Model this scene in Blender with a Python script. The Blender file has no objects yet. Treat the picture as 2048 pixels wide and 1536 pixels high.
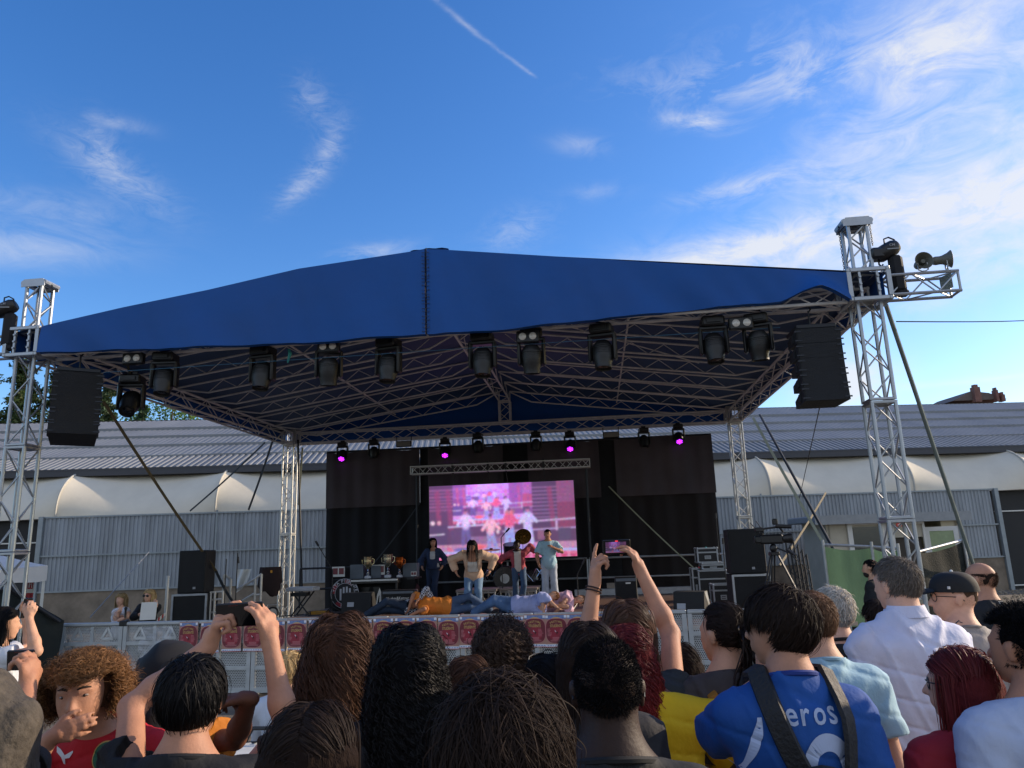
import bpy, math, random
import numpy as np
from math import sin, cos, pi, radians, hypot, atan2, sqrt, tan
from mathutils import Matrix, Vector
random.seed(7); RNG = np.random.default_rng(11)
SC = bpy.context.scene; COL = SC.collection

# ------------------------------------------------------------------ camera
F = 1479.0; PIT = radians(12.6); ROL = radians(2.0); HC = 1.9
_fw = np.array([0, cos(PIT), sin(PIT)]); _r0 = np.array([1.0, 0, 0]); _u0 = np.cross(_r0, _fw)
_rt = _r0*cos(ROL) - _u0*sin(ROL); _up = _r0*sin(ROL) + _u0*cos(ROL)
cd = bpy.data.cameras.new('camera'); cam = bpy.data.objects.new('camera', cd); COL.objects.link(cam)
cd.sensor_width = 36; cd.lens = 36*F/2048; cd.clip_start = 0.05; cd.clip_end = 3000
cam.matrix_world = Matrix(((_rt[0], _up[0], -_fw[0], 0), (_rt[1], _up[1], -_fw[1], 0), (_rt[2], _up[2], -_fw[2], HC), (0, 0, 0, 1)))
SC.camera = cam
def ray(u, v): return _fw + _rt*((u-1024)/F) + _up*((768-v)/F)
def P(u, v, Y):                                   # real point at distance Y ahead, seen in direction (u, v)
    d = ray(u, v); return np.array([0, 0, HC]) + d*(Y/d[1])
def hor(u): return 1133.9 - 0.03493*u             # where eye level lies
def M(px, Y): return px*Y/1515.0
# stage frame
LF = np.array([-7.18, 10.7]); EX = np.array([1.114, -.1156]); EX = EX/np.hypot(*EX); EY = np.array([-EX[1], EX[0]])
SA = atan2(EX[1], EX[0])
def S(x, y, z=0.0): q = LF + EX*x + EY*y; return np.array([q[0], q[1], z])
def SP(u, v, ys):                                 # point of the stage plane y = ys -> (x, z)
    d = ray(u, v); o = np.array([0, 0]); A = LF + EY*ys
    t = (A @ EY)/(d[:2] @ EY); q = d[:2]*t
    return (q - A) @ EX, HC + d[2]*t
# facade frame
FA = radians(4.45); FX = np.array([cos(FA), sin(FA)]); FY = np.array([-sin(FA), cos(FA)]); F0 = np.array([0, 24.69])
def Fc(s, d, z=0.0): q = F0 + FX*s + FY*d; return np.array([q[0], q[1], z])
def FP(u, v, dd):
    r = ray(u, v); A = F0 + FY*dd; t = (A @ FY)/(r[:2] @ FY); q = r[:2]*t
    return (q - A) @ FX, HC + r[2]*t

# ------------------------------------------------------------------ world and sun
SUN_AZ = radians(73); SUN_EL = radians(21)        # azimuth from the view direction towards the right
SUN_ENERGY = 3.3; SKY = 0.15; EXPO = 0.60
w = bpy.data.worlds.new('World'); SC.world = w; w.use_nodes = True
nt = w.node_tree; nt.nodes.clear()
def wn(t, **k):
    n = nt.nodes.new(t)
    for a, b in k.items(): setattr(n, a, b)
    return n
def mth(op, a, b=None, c=None, clamp=False):
    n = wn('ShaderNodeMath', operation=op, use_clamp=clamp)
    for i, x in enumerate((a, b, c)):
        if x is None: continue
        if isinstance(x, (int, float)): n.inputs[i].default_value = x
        else: nt.links.new(x, n.inputs[i])
    return n.outputs[0]
tc = wn('ShaderNodeTexCoord'); sep = wn('ShaderNodeSeparateXYZ'); nt.links.new(tc.outputs['Generated'], sep.inputs[0])
sky = wn('ShaderNodeTexSky', sky_type='NISHITA', sun_disc=False, sun_elevation=SUN_EL, sun_rotation=SUN_AZ)
sky.air_density = 1.0; sky.dust_density = 0.6; sky.ozone_density = 2.6; sky.altitude = 100
az = mth('ARCTAN2', sep.outputs[0], sep.outputs[1]); el = mth('ARCSINE', sep.outputs[2])
def azel(u, v):
    d = ray(u, v); d = d/np.linalg.norm(d); return atan2(d[0], d[1]), math.asin(d[2])
cmb = wn('ShaderNodeCombineXYZ'); nt.links.new(az, cmb.inputs[0]); nt.links.new(el, cmb.inputs[1])
def noise(scale, detail, rough, dist, stretch=(1, 1, 1), rot=0.0, off=(0, 0, 0)):
    mp = wn('ShaderNodeMapping'); mp.inputs['Scale'].default_value = stretch; mp.inputs['Rotation'].default_value = (0, 0, rot)
    mp.inputs['Location'].default_value = off
    nt.links.new(cmb.outputs[0], mp.inputs[0]); n = wn('ShaderNodeTexNoise'); nt.links.new(mp.outputs[0], n.inputs['Vector'])
    n.inputs['Scale'].default_value = scale; n.inputs['Detail'].default_value = detail
    n.inputs['Roughness'].default_value = rough; n.inputs['Distortion'].default_value = dist
    return n.outputs['Fac']
n1 = noise(11, 9, .66, .9, (1, 2.3, 1), radians(8)); n2 = noise(5.2, 8, .6, .5, (1, 2.0, 1), radians(10), (3, 1, 0))
n3 = noise(22, 8, .72, 1.6, (1.0, 2.6, 1), radians(55), (7, 2, 0)); n4 = noise(34, 5, .7, .4, (.5, 3.2, 1), radians(-12), (1, 5, 0))
mixn = mth('ADD', mth('MULTIPLY', n1, .55), mth('MULTIPLY', n2, .45))
def blob(u, v, ru, rv, ang, gain, src, lo=.42, hi=.75):
    a0, e0 = azel(u, v); ca, sa = cos(radians(ang)), sin(radians(ang))
    dx = mth('SUBTRACT', az, a0); dy = mth('SUBTRACT', el, e0)
    p = mth('DIVIDE', mth('ADD', mth('MULTIPLY', dx, ca), mth('MULTIPLY', dy, sa)), ru/F)
    q = mth('DIVIDE', mth('SUBTRACT', mth('MULTIPLY', dy, ca), mth('MULTIPLY', dx, sa)), rv/F)
    r = mth('ADD', mth('MULTIPLY', p, p), mth('MULTIPLY', q, q))
    g = mth('POWER', 2.718, mth('MULTIPLY', r, -1.0))
    t = mth('DIVIDE', mth('SUBTRACT', mth('ADD', src, mth('MULTIPLY', g, .16)), lo+.10), hi-lo, clamp=True)
    return mth('MULTIPLY', mth('MULTIPLY', g, t), gain)
CL = [ # u, v, ru, rv, angle, gain, noise
    (1900, 450, 460, 100, 8, .95, mixn, .30, .62), (1980, 250, 230, 260, 40, .62, mixn, .38, .72), (1500, 500, 330, 42, 3, 1.2, mixn, .32, .62),
    (1480, 165, 230, 45, -8, .55, n1, .42, .72), (1395, 243, 70, 16, -14, .9, n1, .34, .66), (1900, 60, 260, 130, 30, .58, mixn, .38, .72), (1750, 110, 260, 60, -15, .4, n1, .4, .7),
    (1680, 770, 90, 60, 0, 1.2, mixn, .28, .6), (1480, 375, 120, 20, 5, .6, n1, .40, .70), (1960, 560, 150, 26, 15, .5, mixn, .36, .7), (1660, 350, 200, 60, 20, .5, mixn, .36, .7),
    (655, 300, 26, 62, -30, .36, n3, .30, .68), (600, 375, 60, 20, 40, .40, n3, .30, .68), (235, 350, 110, 34, -24, .34, n3, .30, .68), (205, 300, 26, 50, 20, .24, n3, .32, .68),
    (110, 420, 120, 30, 3, .32, n1, .32, .68), (20, 495, 170, 34, 8, .42, n1, .30, .66), (745, 505, 80, 18, 10, .5, n1, .34, .66), (625, 200, 45, 36, -30, .25, n3, .36, .7), (235, 245, 60, 14, 0, .3, n1, .34, .7),
    (1030, 465, 80, 40, 20, .24, n3, .34, .7), (1160, 290, 60, 20, -10, .3, n1, .36, .7), (1190, 385, 70, 16, 0, .2, n1, .36, .7)]
tot = None
for c_ in CL:
    b = blob(*c_); tot = b if tot is None else mth('ADD', tot, b)
def trail(p0, p1, wd, gain, lo=.3):
    a0, e0 = azel(*p0); a1, e1 = azel(*p1); L = hypot(a1-a0, e1-e0); cx, cy = (a1-a0)/L, (e1-e0)/L
    dx = mth('SUBTRACT', az, a0); dy = mth('SUBTRACT', el, e0)
    t = mth('DIVIDE', mth('ADD', mth('MULTIPLY', dx, cx), mth('MULTIPLY', dy, cy)), L)
    q = mth('SUBTRACT', mth('MULTIPLY', dy, cx), mth('MULTIPLY', dx, cy))
    q = mth('ADD', q, mth('MULTIPLY', mth('SUBTRACT', n4, .5), wd*1.6/F))
    ww = mth('MULTIPLY', mth('SUBTRACT', 1.25, mth('MULTIPLY', t, .7)), wd/F)
    s = mth('DIVIDE', q, ww); g = mth('POWER', 2.718, mth('MULTIPLY', mth('MULTIPLY', s, s), -1.0))
    e = mth('MULTIPLY', mth('MULTIPLY', t, 14.0, clamp=True), mth('MULTIPLY', mth('SUBTRACT', 1.0, t), 14.0, clamp=True))
    k = mth('ADD', mth('MULTIPLY', n1, 1.3), lo-.45)
    return mth('MULTIPLY', mth('MULTIPLY', g, e), mth('MULTIPLY', k, gain))
tot = mth('ADD', tot, trail((830, -40), (1078, 158), 5, .62, .05)); tot = mth('ADD', tot, trail((1790, 775), (2200, 735), 6, .7))
# unseen milky cloud sheet added behind the camera for brighter, neutral fill light
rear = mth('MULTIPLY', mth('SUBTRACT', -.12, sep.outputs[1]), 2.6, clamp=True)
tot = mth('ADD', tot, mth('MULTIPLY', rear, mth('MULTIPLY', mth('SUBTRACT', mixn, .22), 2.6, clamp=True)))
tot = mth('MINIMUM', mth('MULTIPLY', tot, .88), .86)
hsv = wn('ShaderNodeHueSaturation'); hsv.inputs['Saturation'].default_value = 1.30; hsv.inputs['Value'].default_value = 1.05; hsv.inputs['Hue'].default_value = .511
nt.links.new(sky.outputs[0], hsv.inputs['Color'])
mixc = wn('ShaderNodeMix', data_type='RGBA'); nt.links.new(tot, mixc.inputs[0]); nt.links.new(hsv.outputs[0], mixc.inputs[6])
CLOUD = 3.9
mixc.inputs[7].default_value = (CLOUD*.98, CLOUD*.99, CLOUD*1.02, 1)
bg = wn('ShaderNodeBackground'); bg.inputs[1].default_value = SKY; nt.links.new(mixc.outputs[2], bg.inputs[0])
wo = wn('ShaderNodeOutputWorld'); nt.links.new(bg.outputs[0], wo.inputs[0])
sd = bpy.data.lights.new('sun', 'SUN'); sd.energy = SUN_ENERGY; sd.angle = radians(.5); sd.color = (1, .80, .58)
so = bpy.data.objects.new('sun', sd); COL.objects.link(so)
sv = Vector((sin(SUN_AZ)*cos(SUN_EL), cos(SUN_AZ)*cos(SUN_EL), sin(SUN_EL)))
so.rotation_euler = sv.to_track_quat('Z', 'Y').to_euler(); so.location = (30, 0, 20)
vs = SC.view_settings; vs.view_transform = 'Standard'; vs.look = 'None'; vs.exposure = EXPO; vs.gamma = 1

# ------------------------------------------------------------------ materials
def lin(h):
    if not isinstance(h, str): return tuple(h)[:3]
    h = h.lstrip('#'); o = []
    for i in (0, 2, 4):
        c = int(h[i:i+2], 16)/255; o.append(c/12.92 if c <= .04045 else ((c+.055)/1.055)**2.4)
    return tuple(o)
_mc = {}
def mat(name, col=(.5, .5, .5), rough=.6, metal=0.0, var=0.12, vs_=6.0, bump=0.0, bs=40.0, emit=None, es=1.0, spec=.5, stretch=(1, 1, 1), attr=None, alpha=1.0, sheen=0.0, trans=0.0, dirt=0.0, coat=0.0):
    if name in _mc: return _mc[name]
    m = bpy.data.materials.new(name); m.use_nodes = True; _mc[name] = m
    n = m.node_tree; b = n.nodes['Principled BSDF']; L = n.links
    col = lin(col); b.inputs['Roughness'].default_value = rough; b.inputs['Metallic'].default_value = metal
    b.inputs['Specular IOR Level'].default_value = spec; b.inputs['Base Color'].default_value = (*col, 1)
    if coat: b.inputs['Coat Weight'].default_value = coat
    t = n.nodes.new('ShaderNodeTexCoord'); mp = n.nodes.new('ShaderNodeMapping'); mp.inputs['Scale'].default_value = stretch
    L.new(t.outputs['Object'], mp.inputs[0])
    src = None
    if attr:
        a = n.nodes.new('ShaderNodeAttribute'); a.attribute_name = attr; src = a.outputs['Color']
        if emit is None: L.new(src, b.inputs['Base Color'])
    if var > 0:
        nz = n.nodes.new('ShaderNodeTexNoise'); nz.inputs['Scale'].default_value = vs_; nz.inputs['Detail'].default_value = 6; nz.inputs['Roughness'].default_value = .65
        L.new(mp.outputs[0], nz.inputs['Vector'])
        mr = n.nodes.new('ShaderNodeMapRange'); L.new(nz.outputs['Fac'], mr.inputs[0]); mr.inputs[1].default_value = .25; mr.inputs[2].default_value = .75
        mr.inputs[3].default_value = 1-var*1.6; mr.inputs[4].default_value = 1+var
        mu = n.nodes.new('ShaderNodeMix'); mu.data_type = 'RGBA'; mu.blend_type = 'MULTIPLY'; mu.inputs[0].default_value = 1
        if src: L.new(src, mu.inputs[6])
        else: mu.inputs[6].default_value = (*col, 1)
        L.new(mr.outputs[0], mu.inputs[7])
        if emit is None: L.new(mu.outputs[2], b.inputs['Base Color'])
        rr = n.nodes.new('ShaderNodeMapRange'); L.new(nz.outputs['Fac'], rr.inputs[0]); rr.inputs[3].default_value = max(.03, rough-.12); rr.inputs[4].default_value = min(1, rough+.12)
        L.new(rr.outputs[0], b.inputs['Roughness'])
    if bump > 0:
        nb = n.nodes.new('ShaderNodeTexNoise'); nb.inputs['Scale'].default_value = bs; nb.inputs['Detail'].default_value = 4; L.new(mp.outputs[0], nb.inputs['Vector'])
        bp = n.nodes.new('ShaderNodeBump'); bp.inputs['Strength'].default_value = bump; bp.inputs['Distance'].default_value = .02
        L.new(nb.outputs['Fac'], bp.inputs['Height']); L.new(bp.outputs[0], b.inputs['Normal'])
    if emit is not None:
        b.inputs['Emission Strength'].default_value = es
        if src: L.new(src, b.inputs['Emission Color']); b.inputs['Base Color'].default_value = (.02, .02, .02, 1)
        else: b.inputs['Emission Color'].default_value = (*lin(emit), 1)
    if alpha < 1: b.inputs['Alpha'].default_value = alpha
    if sheen: b.inputs['Sheen Weight'].default_value = sheen
    if trans > 0:
        tr = n.nodes.new('ShaderNodeBsdfTranslucent'); ms = n.nodes.new('ShaderNodeMixShader'); ms.inputs[0].default_value = trans
        bc = b.inputs['Base Color']
        if bc.is_linked: L.new(bc.links[0].from_socket, tr.inputs[0])
        else: tr.inputs[0].default_value = (*col, 1)
        out = n.nodes['Material Output']; L.new(b.outputs[0], ms.inputs[1]); L.new(tr.outputs[0], ms.inputs[2]); L.new(ms.outputs[0], out.inputs[0])
    return m

# ------------------------------------------------------------------ mesh builder
def nrm(v): v = np.asarray(v, float); return v/(np.linalg.norm(v)+1e-12)
def frame(z, hint=(0, 0, 1)):
    z = nrm(z); h = np.array(hint, float)
    if abs(z @ nrm(h)) > .98: h = np.array([1., 0, 0]) if abs(z[0]) < .9 else np.array([0, 1., 0])
    x = nrm(np.cross(h, z)); y = np.cross(z, x); return np.array([x, y, z]).T
def rotz(a): return np.array([[cos(a), -sin(a), 0], [sin(a), cos(a), 0], [0, 0, 1.]])
def rotx(a): return np.array([[1., 0, 0], [0, cos(a), -sin(a)], [0, sin(a), cos(a)]])
def roty(a): return np.array([[cos(a), 0, sin(a)], [0, 1., 0], [-sin(a), 0, cos(a)]])
class MB:
    def __init__(s, R=None, T=None): s.v = []; s.f = []; s.m = []; s.R = np.eye(3) if R is None else R; s.T = np.zeros(3) if T is None else np.array(T, float); s.mi = 0; s.n = 0
    def at(s, T, R=None): s.T = np.array(T, float); s.R = np.eye(3) if R is None else R; return s
    def mt(s, i): s.mi = i; return s
    def add(s, V, Fs):
        V = np.asarray(V, float) @ s.R.T + s.T; s.v.append(V)
        for f in Fs: s.f.append([i+s.n for i in f]); s.m.append(s.mi)
        s.n += len(V); return s
    def box(s, c, d, R=None, bev=0.0):
        x, y, z = (q/2 for q in d); b = min(bev, x*.9, y*.9, z*.9) if bev else 0
        if b:
            V = []; 
            for sx in (-1, 1):
                for sy in (-1, 1):
                    for sz in (-1, 1):
                        V += [(sx*x, sy*(y-b), sz*(z-b)), (sx*(x-b), sy*y, sz*(z-b)), (sx*(x-b), sy*(y-b), sz*z)]
            def I(a, b_, c_, k): return ((a*2+b_)*2+c_)*3+k
            Fs = [[I(0,0,0,0), I(0,0,1,0), I(0,1,1,0), I(0,1,0,0)], [I(1,0,0,0), I(1,1,0,0), I(1,1,1,0), I(1,0,1,0)],
                  [I(0,0,0,1), I(1,0,0,1), I(1,0,1,1), I(0,0,1,1)], [I(0,1,0,1), I(0,1,1,1), I(1,1,1,1), I(1,1,0,1)],
                  [I(0,0,0,2), I(0,1,0,2), I(1,1,0,2), I(1,0,0,2)], [I(0,0,1,2), I(1,0,1,2), I(1,1,1,2), I(0,1,1,2)]]
            for a in (0, 1):
                for c_ in (0, 1):
                    Fs += [[I(a,0,c_,0), I(a,1,c_,0), I(a,1,c_,2), I(a,0,c_,2)], [I(0,a,c_,1), I(1,a,c_,1), I(1,a,c_,2), I(0,a,c_,2)], [I(a,c_,0,0), I(a,c_,1,0), I(a,c_,1,1), I(a,c_,0,1)]]
                    Fs += [[I(a,c_,0,0), I(a,c_,0,1), I(a,c_,0,2)], [I(a,c_,1,0), I(a,c_,1,1), I(a,c_,1,2)]]
        else:
            V = [(i*x, j*y, k*z) for i in (-1, 1) for j in (-1, 1) for k in (-1, 1)]
            Fs = [[0, 1, 3, 2], [4, 6, 7, 5], [0, 4, 5, 1], [2, 3, 7, 6], [0, 2, 6, 4], [1, 5, 7, 3]]
        V = np.array(V)
        if R is not None: V = V @ R.T
        return s.add(V + np.array(c), Fs)
    def tube(s, a, b, r, r2=None, n=8, cap=True):
        a = np.array(a, float); b = np.array(b, float); r2 = r if r2 is None else r2; R = frame(b-a)
        t = np.arange(n)*2*pi/n; C = np.stack([np.cos(t), np.sin(t), 0*t], 1) @ R.T
        V = np.vstack([a+C*r, b+C*r2]); Fs = [[i, (i+1) % n, n+(i+1) % n, n+i] for i in range(n)]
        if cap: Fs += [list(range(n))[::-1], list(range(n, 2*n))]
        return s.add(V, Fs)
    def path(s, pts, r, n=6, closed=False):
        pts = [np.array(p, float) for p in pts]; m = len(pts); rr = r if hasattr(r, '__len__') else [r]*m; V = []; R = None
        for i, p in enumerate(pts):
            t = pts[(i+1) % m]-pts[i-1] if (closed or 0 < i < m-1) else (pts[1]-pts[0] if i == 0 else pts[-1]-pts[-2])
            R = frame(t) if R is None else frame(t, R[:, 1])
            a = np.arange(n)*2*pi/n; V.append(p + (np.stack([np.cos(a), np.sin(a), 0*a], 1) @ R.T)*rr[i])
        Fs = []
        for i in range(m if closed else m-1):
            j = (i+1) % m
            for k in range(n): Fs.append([i*n+k, i*n+(k+1) % n, j*n+(k+1) % n, j*n+k])
        if not closed: Fs += [list(range(n))[::-1], list(range((m-1)*n, m*n))]
        return s.add(np.vstack(V), Fs)
    def lathe(s, prof, n=20, c=(0, 0, 0), R=None):
        t = np.arange(n)*2*pi/n; V = []
        for r, z in prof: V.append(np.stack([np.cos(t)*r, np.sin(t)*r, 0*t+z], 1))
        V = np.vstack(V); m = len(prof)
        if R is not None: V = V @ R.T
        Fs = [[i*n+k, i*n+(k+1) % n, (i+1)*n+(k+1) % n, (i+1)*n+k] for i in range(m-1) for k in range(n)]
        if prof[0][0] > 1e-4: Fs.append(list(range(n))[::-1])
        if prof[-1][0] > 1e-4: Fs.append(list(range((m-1)*n, m*n)))
        return s.add(V+np.array(c), Fs)
    def ball(s, c, r, n=12, m=8, R=None):
        r = np.array([r]*3 if np.isscalar(r) else r, float)
        V = [(0, 0, 1)] + [(sin(pi*i/m)*cos(2*pi*k/n), sin(pi*i/m)*sin(2*pi*k/n), cos(pi*i/m)) for i in range(1, m) for k in range(n)] + [(0, 0, -1)]
        V = np.array(V)*r
        if R is not None: V = V @ R.T
        Fs = [[0, 1+k, 1+(k+1) % n] for k in range(n)]
        for i in range(m-2):
            for k in range(n): Fs.append([1+i*n+k, 1+(i+1)*n+k, 1+(i+1)*n+(k+1) % n, 1+i*n+(k+1) % n])
        e = 1+(m-1)*n; Fs += [[e, e-n+(k+1) % n, e-n+k] for k in range(n)]
        return s.add(V+np.array(c), Fs)
    def prism(s, poly, h, R=None, c=(0, 0, 0)):       # poly in xy, extruded z 0..h
        n = len(poly); V = np.array([(x, y, 0) for x, y in poly] + [(x, y, h) for x, y in poly], float)
        if R is not None: V = V @ R.T
        return s.add(V+np.array(c), [list(range(n))[::-1], list(range(n, 2*n))] + [[i, (i+1) % n, n+(i+1) % n, n+i] for i in range(n)])
    def quad(s, *p): return s.add(p, [list(range(len(p)))])
    def grid(s, fn, nu, nv):
        V = [fn(i/nu, j/nv) for i in range(nu+1) for j in range(nv+1)]
        return s.add(V, [[i*(nv+1)+j, (i+1)*(nv+1)+j, (i+1)*(nv+1)+j+1, i*(nv+1)+j+1] for i in range(nu) for j in range(nv)])
    def build(s, name, mats, parent=None, smooth=False, auto=True):
        me = bpy.data.meshes.new(name); V = np.vstack(s.v) if s.v else np.zeros((0, 3))
        me.from_pydata(V.tolist(), [], s.f)
        mats = mats if isinstance(mats, (list, tuple)) else [mats]
        for m in mats: me.materials.append(m)
        if len(mats) > 1: me.polygons.foreach_set('material_index', s.m)
        if smooth:
            me.polygons.foreach_set('use_smooth', [True]*len(me.polygons))
            if auto:
                try: me.set_sharp_from_angle(angle=radians(38))
                except Exception: pass
        return link(name, me, parent)
def link(name, me, parent=None):
    o = bpy.data.objects.new(name, me); COL.objects.link(o)
    if parent is not None: o.parent = parent
    return o
def rawmesh(name, V, Q, mats, parent=None, smooth=True, attr=None, mi=None):
    me = bpy.data.meshes.new(name); k = Q.shape[1]
    me.vertices.add(len(V)); me.vertices.foreach_set('co', np.ascontiguousarray(V, dtype=np.float32).ravel())
    me.loops.add(Q.size); me.loops.foreach_set('vertex_index', np.ascontiguousarray(Q, dtype=np.int32).ravel())
    me.polygons.add(len(Q)); me.polygons.foreach_set('loop_start', np.arange(0, Q.size, k, dtype=np.int32)); me.polygons.foreach_set('loop_total', np.full(len(Q), k, dtype=np.int32))
    if smooth: me.polygons.foreach_set('use_smooth', np.ones(len(Q), dtype=bool))
    for m in (mats if isinstance(mats, (list, tuple)) else [mats]): me.materials.append(m)
    if mi is not None: me.polygons.foreach_set('material_index', np.ascontiguousarray(mi, dtype=np.int32))
    me.update(calc_edges=True)
    if attr is not None:
        nm, A, dom = attr; a = me.color_attributes.new(nm, 'FLOAT_COLOR', dom)
        if A.shape[1] == 3: A = np.hstack([A, np.ones((len(A), 1))])
        a.data.foreach_set('color', A.astype(np.float32).ravel())
    return link(name, me, parent)
def tag(o, label=None, cat=None, group=None, kind=None):
    for k, v in (('label', label), ('category', cat), ('group', group), ('kind', kind)):
        if v: o[k] = v
    return o
def empty(name, loc=(0, 0, 0), rz=0.0, **k):
    o = bpy.data.objects.new(name, None); COL.objects.link(o); o.location = tuple(float(q) for q in loc); o.rotation_euler = (0, 0, rz); o.empty_display_size = .1
    return tag(o, **k)
def setloc(o, loc, rz=0.0): o.location = tuple(float(q) for q in loc); o.rotation_euler = (0, 0, rz); return o
def copy_tree(o, loc=None, rz=None, parent=None, **k):
    c = o.copy(); COL.objects.link(c)
    if parent is not None: c.parent = parent
    if loc is not None: c.location = tuple(float(q) for q in loc)
    if rz is not None: c.rotation_euler = (0, 0, rz)
    for ch in list(o.children): copy_tree(ch, parent=c)
    if k: tag(c, **k)
    return c
_tx = {}
def text2d(txt, size=1.0, bold=0.0):
    key = (txt, bold)
    if key not in _tx:
        cu = bpy.data.curves.new('txt', 'FONT'); cu.body = txt; cu.size = 1; cu.align_x = 'CENTER'; cu.align_y = 'CENTER'; cu.resolution_u = 3; cu.offset = bold
        ob = bpy.data.objects.new('txt', cu); COL.objects.link(ob); dg = bpy.context.evaluated_depsgraph_get(); ev = ob.evaluated_get(dg); me = ev.to_mesh()
        V = np.array([v.co[:2] for v in me.vertices]).reshape(-1, 2); Fs = [list(p.vertices) for p in me.polygons]; ev.to_mesh_clear()
        bpy.data.objects.remove(ob); bpy.data.curves.remove(cu); _tx[key] = (V, Fs)
    V, Fs = _tx[key]; return V*size, Fs
def put_text(mb, txt, size, c, R=np.eye(3), bold=0.0, sx=1.0):
    V, Fs = text2d(txt, size, bold); V3 = np.c_[V[:, 0]*sx, V[:, 1], 0*V[:, 0]] @ R.T + np.array(c); mb.add(V3, Fs)
UPR = rotx(pi/2)    # xy drawing -> upright in xz, facing -y
# ================================================================== setting
def m_ground():
    m = mat('ground', '#6d665c', .95, var=.3, vs_=1.3, bump=.5, bs=30); return m
g = MB(); g.quad((-400, -200, 0), (400, -200, 0), (400, 700, 0), (-400, 700, 0))
tag(g.build('ground', m_ground()), kind='structure')
g = MB()
V = []
for i in range(2600):                                   # loose gravel strip before the wall and by the net
    if i < 1500: s_, d_ = RNG.uniform(8, 24), RNG.uniform(-5.5, -.2); c = Fc(s_, d_)
    else: c = np.array([RNG.uniform(3.6, 6.2), RNG.uniform(9.8, 14.5), 0])
    r = RNG.uniform(.015, .05); R = rotz(RNG.uniform(0, 6)); g.box((c[0], c[1], r*.4), (r*2, r*1.5, r*1.2), R, bev=r*.4)
tag(g.build('gravel', mat('gravel', '#8d8474', .95, var=.3, vs_=3), smooth=False), kind='stuff')

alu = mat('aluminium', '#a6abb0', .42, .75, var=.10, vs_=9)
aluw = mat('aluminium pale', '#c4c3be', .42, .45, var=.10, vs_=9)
steel = mat('galvanised steel', '#a9adb0', .45, .6, var=.14, vs_=8)
black = mat('black paint', '#17181a', .55, var=.15, vs_=12)
blackp = mat('black plastic', '#101114', .4, var=.1, vs_=12)
dkmetal = mat('dark metal', '#2b2d31', .5, .5, var=.15, vs_=14)

# ------------------------------------------------------------------ market hall behind
hall = empty('market_hall', Fc(0, 0), FA, label='long grey market hall with ribbed roof and white awning running behind the stage', cat='building')
mcor = mat('corrugated steel', '#959da4', .6, .1, var=.24, vs_=2.2, stretch=(1, 1, .18))
mroof = mat('roof sheet', '#7d8184', .6, .15, var=.16, vs_=.6, stretch=(1, .3, .3)); mroofd = mat('eave band', '#3d3f45', .6, var=.1)
maw = mat('awning canvas', '#d3ccba', .8, var=.06, vs_=1.2, trans=.0, bump=.15, bs=6); mawr = mat('awning rib', '#b8b5aa', .7, var=.1)
mston = mat('old render', '#857a6c', .95, var=.38, vs_=1.1, bump=.6, bs=9)
def corrug(mb, s0, s1, z0, z1, d, pitch, amp, slopefn=None):
    n = int((s1-s0)/pitch); prof = [(0, 0), (.32, 0), (.45, 1), (.82, 1), (.95, 0)]
    xs = [(s0+(i+a)*pitch, b*amp) for i in range(n) for a, b in prof]
    V = []; Fs = []
    for k, (x, y) in enumerate(xs):
        if slopefn: V += [slopefn(x, y, 0), slopefn(x, y, 1)]
        else: V += [(x, d-y, z0), (x, d-y, z1)]
        if k: Fs.append([2*k-2, 2*k, 2*k+1, 2*k-1])
    mb.add(V, Fs)
S0, S1 = -14.9, 16.55
m_ = MB(); corrug(m_, S0, S1, 1.1, 3.36, 0, .125, .028); m_.build('corrugated_wall', mcor, hall)
m_ = MB()
for z in (2.18, 1.1): m_.box(((S0+S1)/2, -.05, z), (S1-S0, .05, .05))
m_.box(((S0+S1)/2, -.045, 3.37), (S1-S0, .04, .05))
for s_ in (-9.6, -5.3, -2.3, 3.1, 8.3): m_.box((s_, -.042, 2.3), (.05, .03, 2.3))
m_.build('wall_rail', mat('rail', '#8e979c', .5, .4), hall)
m_ = MB(); m_.box(((S0+S1)/2, .22, .54), (S1-S0, .5, 1.08)); m_.build('stone_base', mston, hall)
for s_ in (S0-.05, S1+.08):
    m_ = MB(); m_.box((s_, -.04, 1.7), (.14, .16, 3.4)); m_.build('corner_post', mat('rail'), hall)
# awning: taut ribs with canvas sagging between
ribs = [FP(u, v, 1.4)[0] for u, v in ((165, 942), (462, 935), (1500, 907), (1770, 900), (1995, 897))]
sp = (ribs[1]-ribs[0]+ribs[3]-ribs[2]+ribs[4]-ribs[3])/3
nmid = round((ribs[2]-ribs[1])/sp); mids = [ribs[1]+(ribs[2]-ribs[1])*i/nmid for i in range(1, nmid)]
allr = [ribs[0]-2*sp, ribs[0]-sp, ribs[0], ribs[1]] + mids + ribs[2:] + [ribs[4]+sp, ribs[4]+2*sp]
def aw(s_, t, sag):      # t 0 at the eave, 1 at the wall top
    a = t*pi/2; d = 1.45*(1-sin(a*.92)/sin(pi/2*.92)); z = 4.86-1.5*t**1.25
    n = np.array([0, -cos(.78), sin(.78)]); q = np.array([0, d, z]) + n*(.22*sin(pi*min(1, t*.98+.02))**.8*(1-sag)) - n*(.20*sag*sin(pi*min(1, .1+t*.8)))
    return (s_, q[1]-.02, q[2])
for i in range(len(allr)-1):
    m_ = MB(); a, b = allr[i], allr[i+1]
    def fn(u, t): 
        sg = sin(pi*u)**.75; return aw(a+(b-a)*u, t, sg)
    m_.grid(fn, 28, 14); m_.build('awning_panel', maw, hall, smooth=True, auto=False)
for s_ in allr:
    m_ = MB(); m_.path([np.array(aw(s_, t/14, 0))+(0, -.01, .02) for t in range(15)], .035, 6)
    m_.box((s_, 1.38, 4.9), (.9, .06, .03)); m_.build('awning_rib', mawr, hall, smooth=True)
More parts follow.
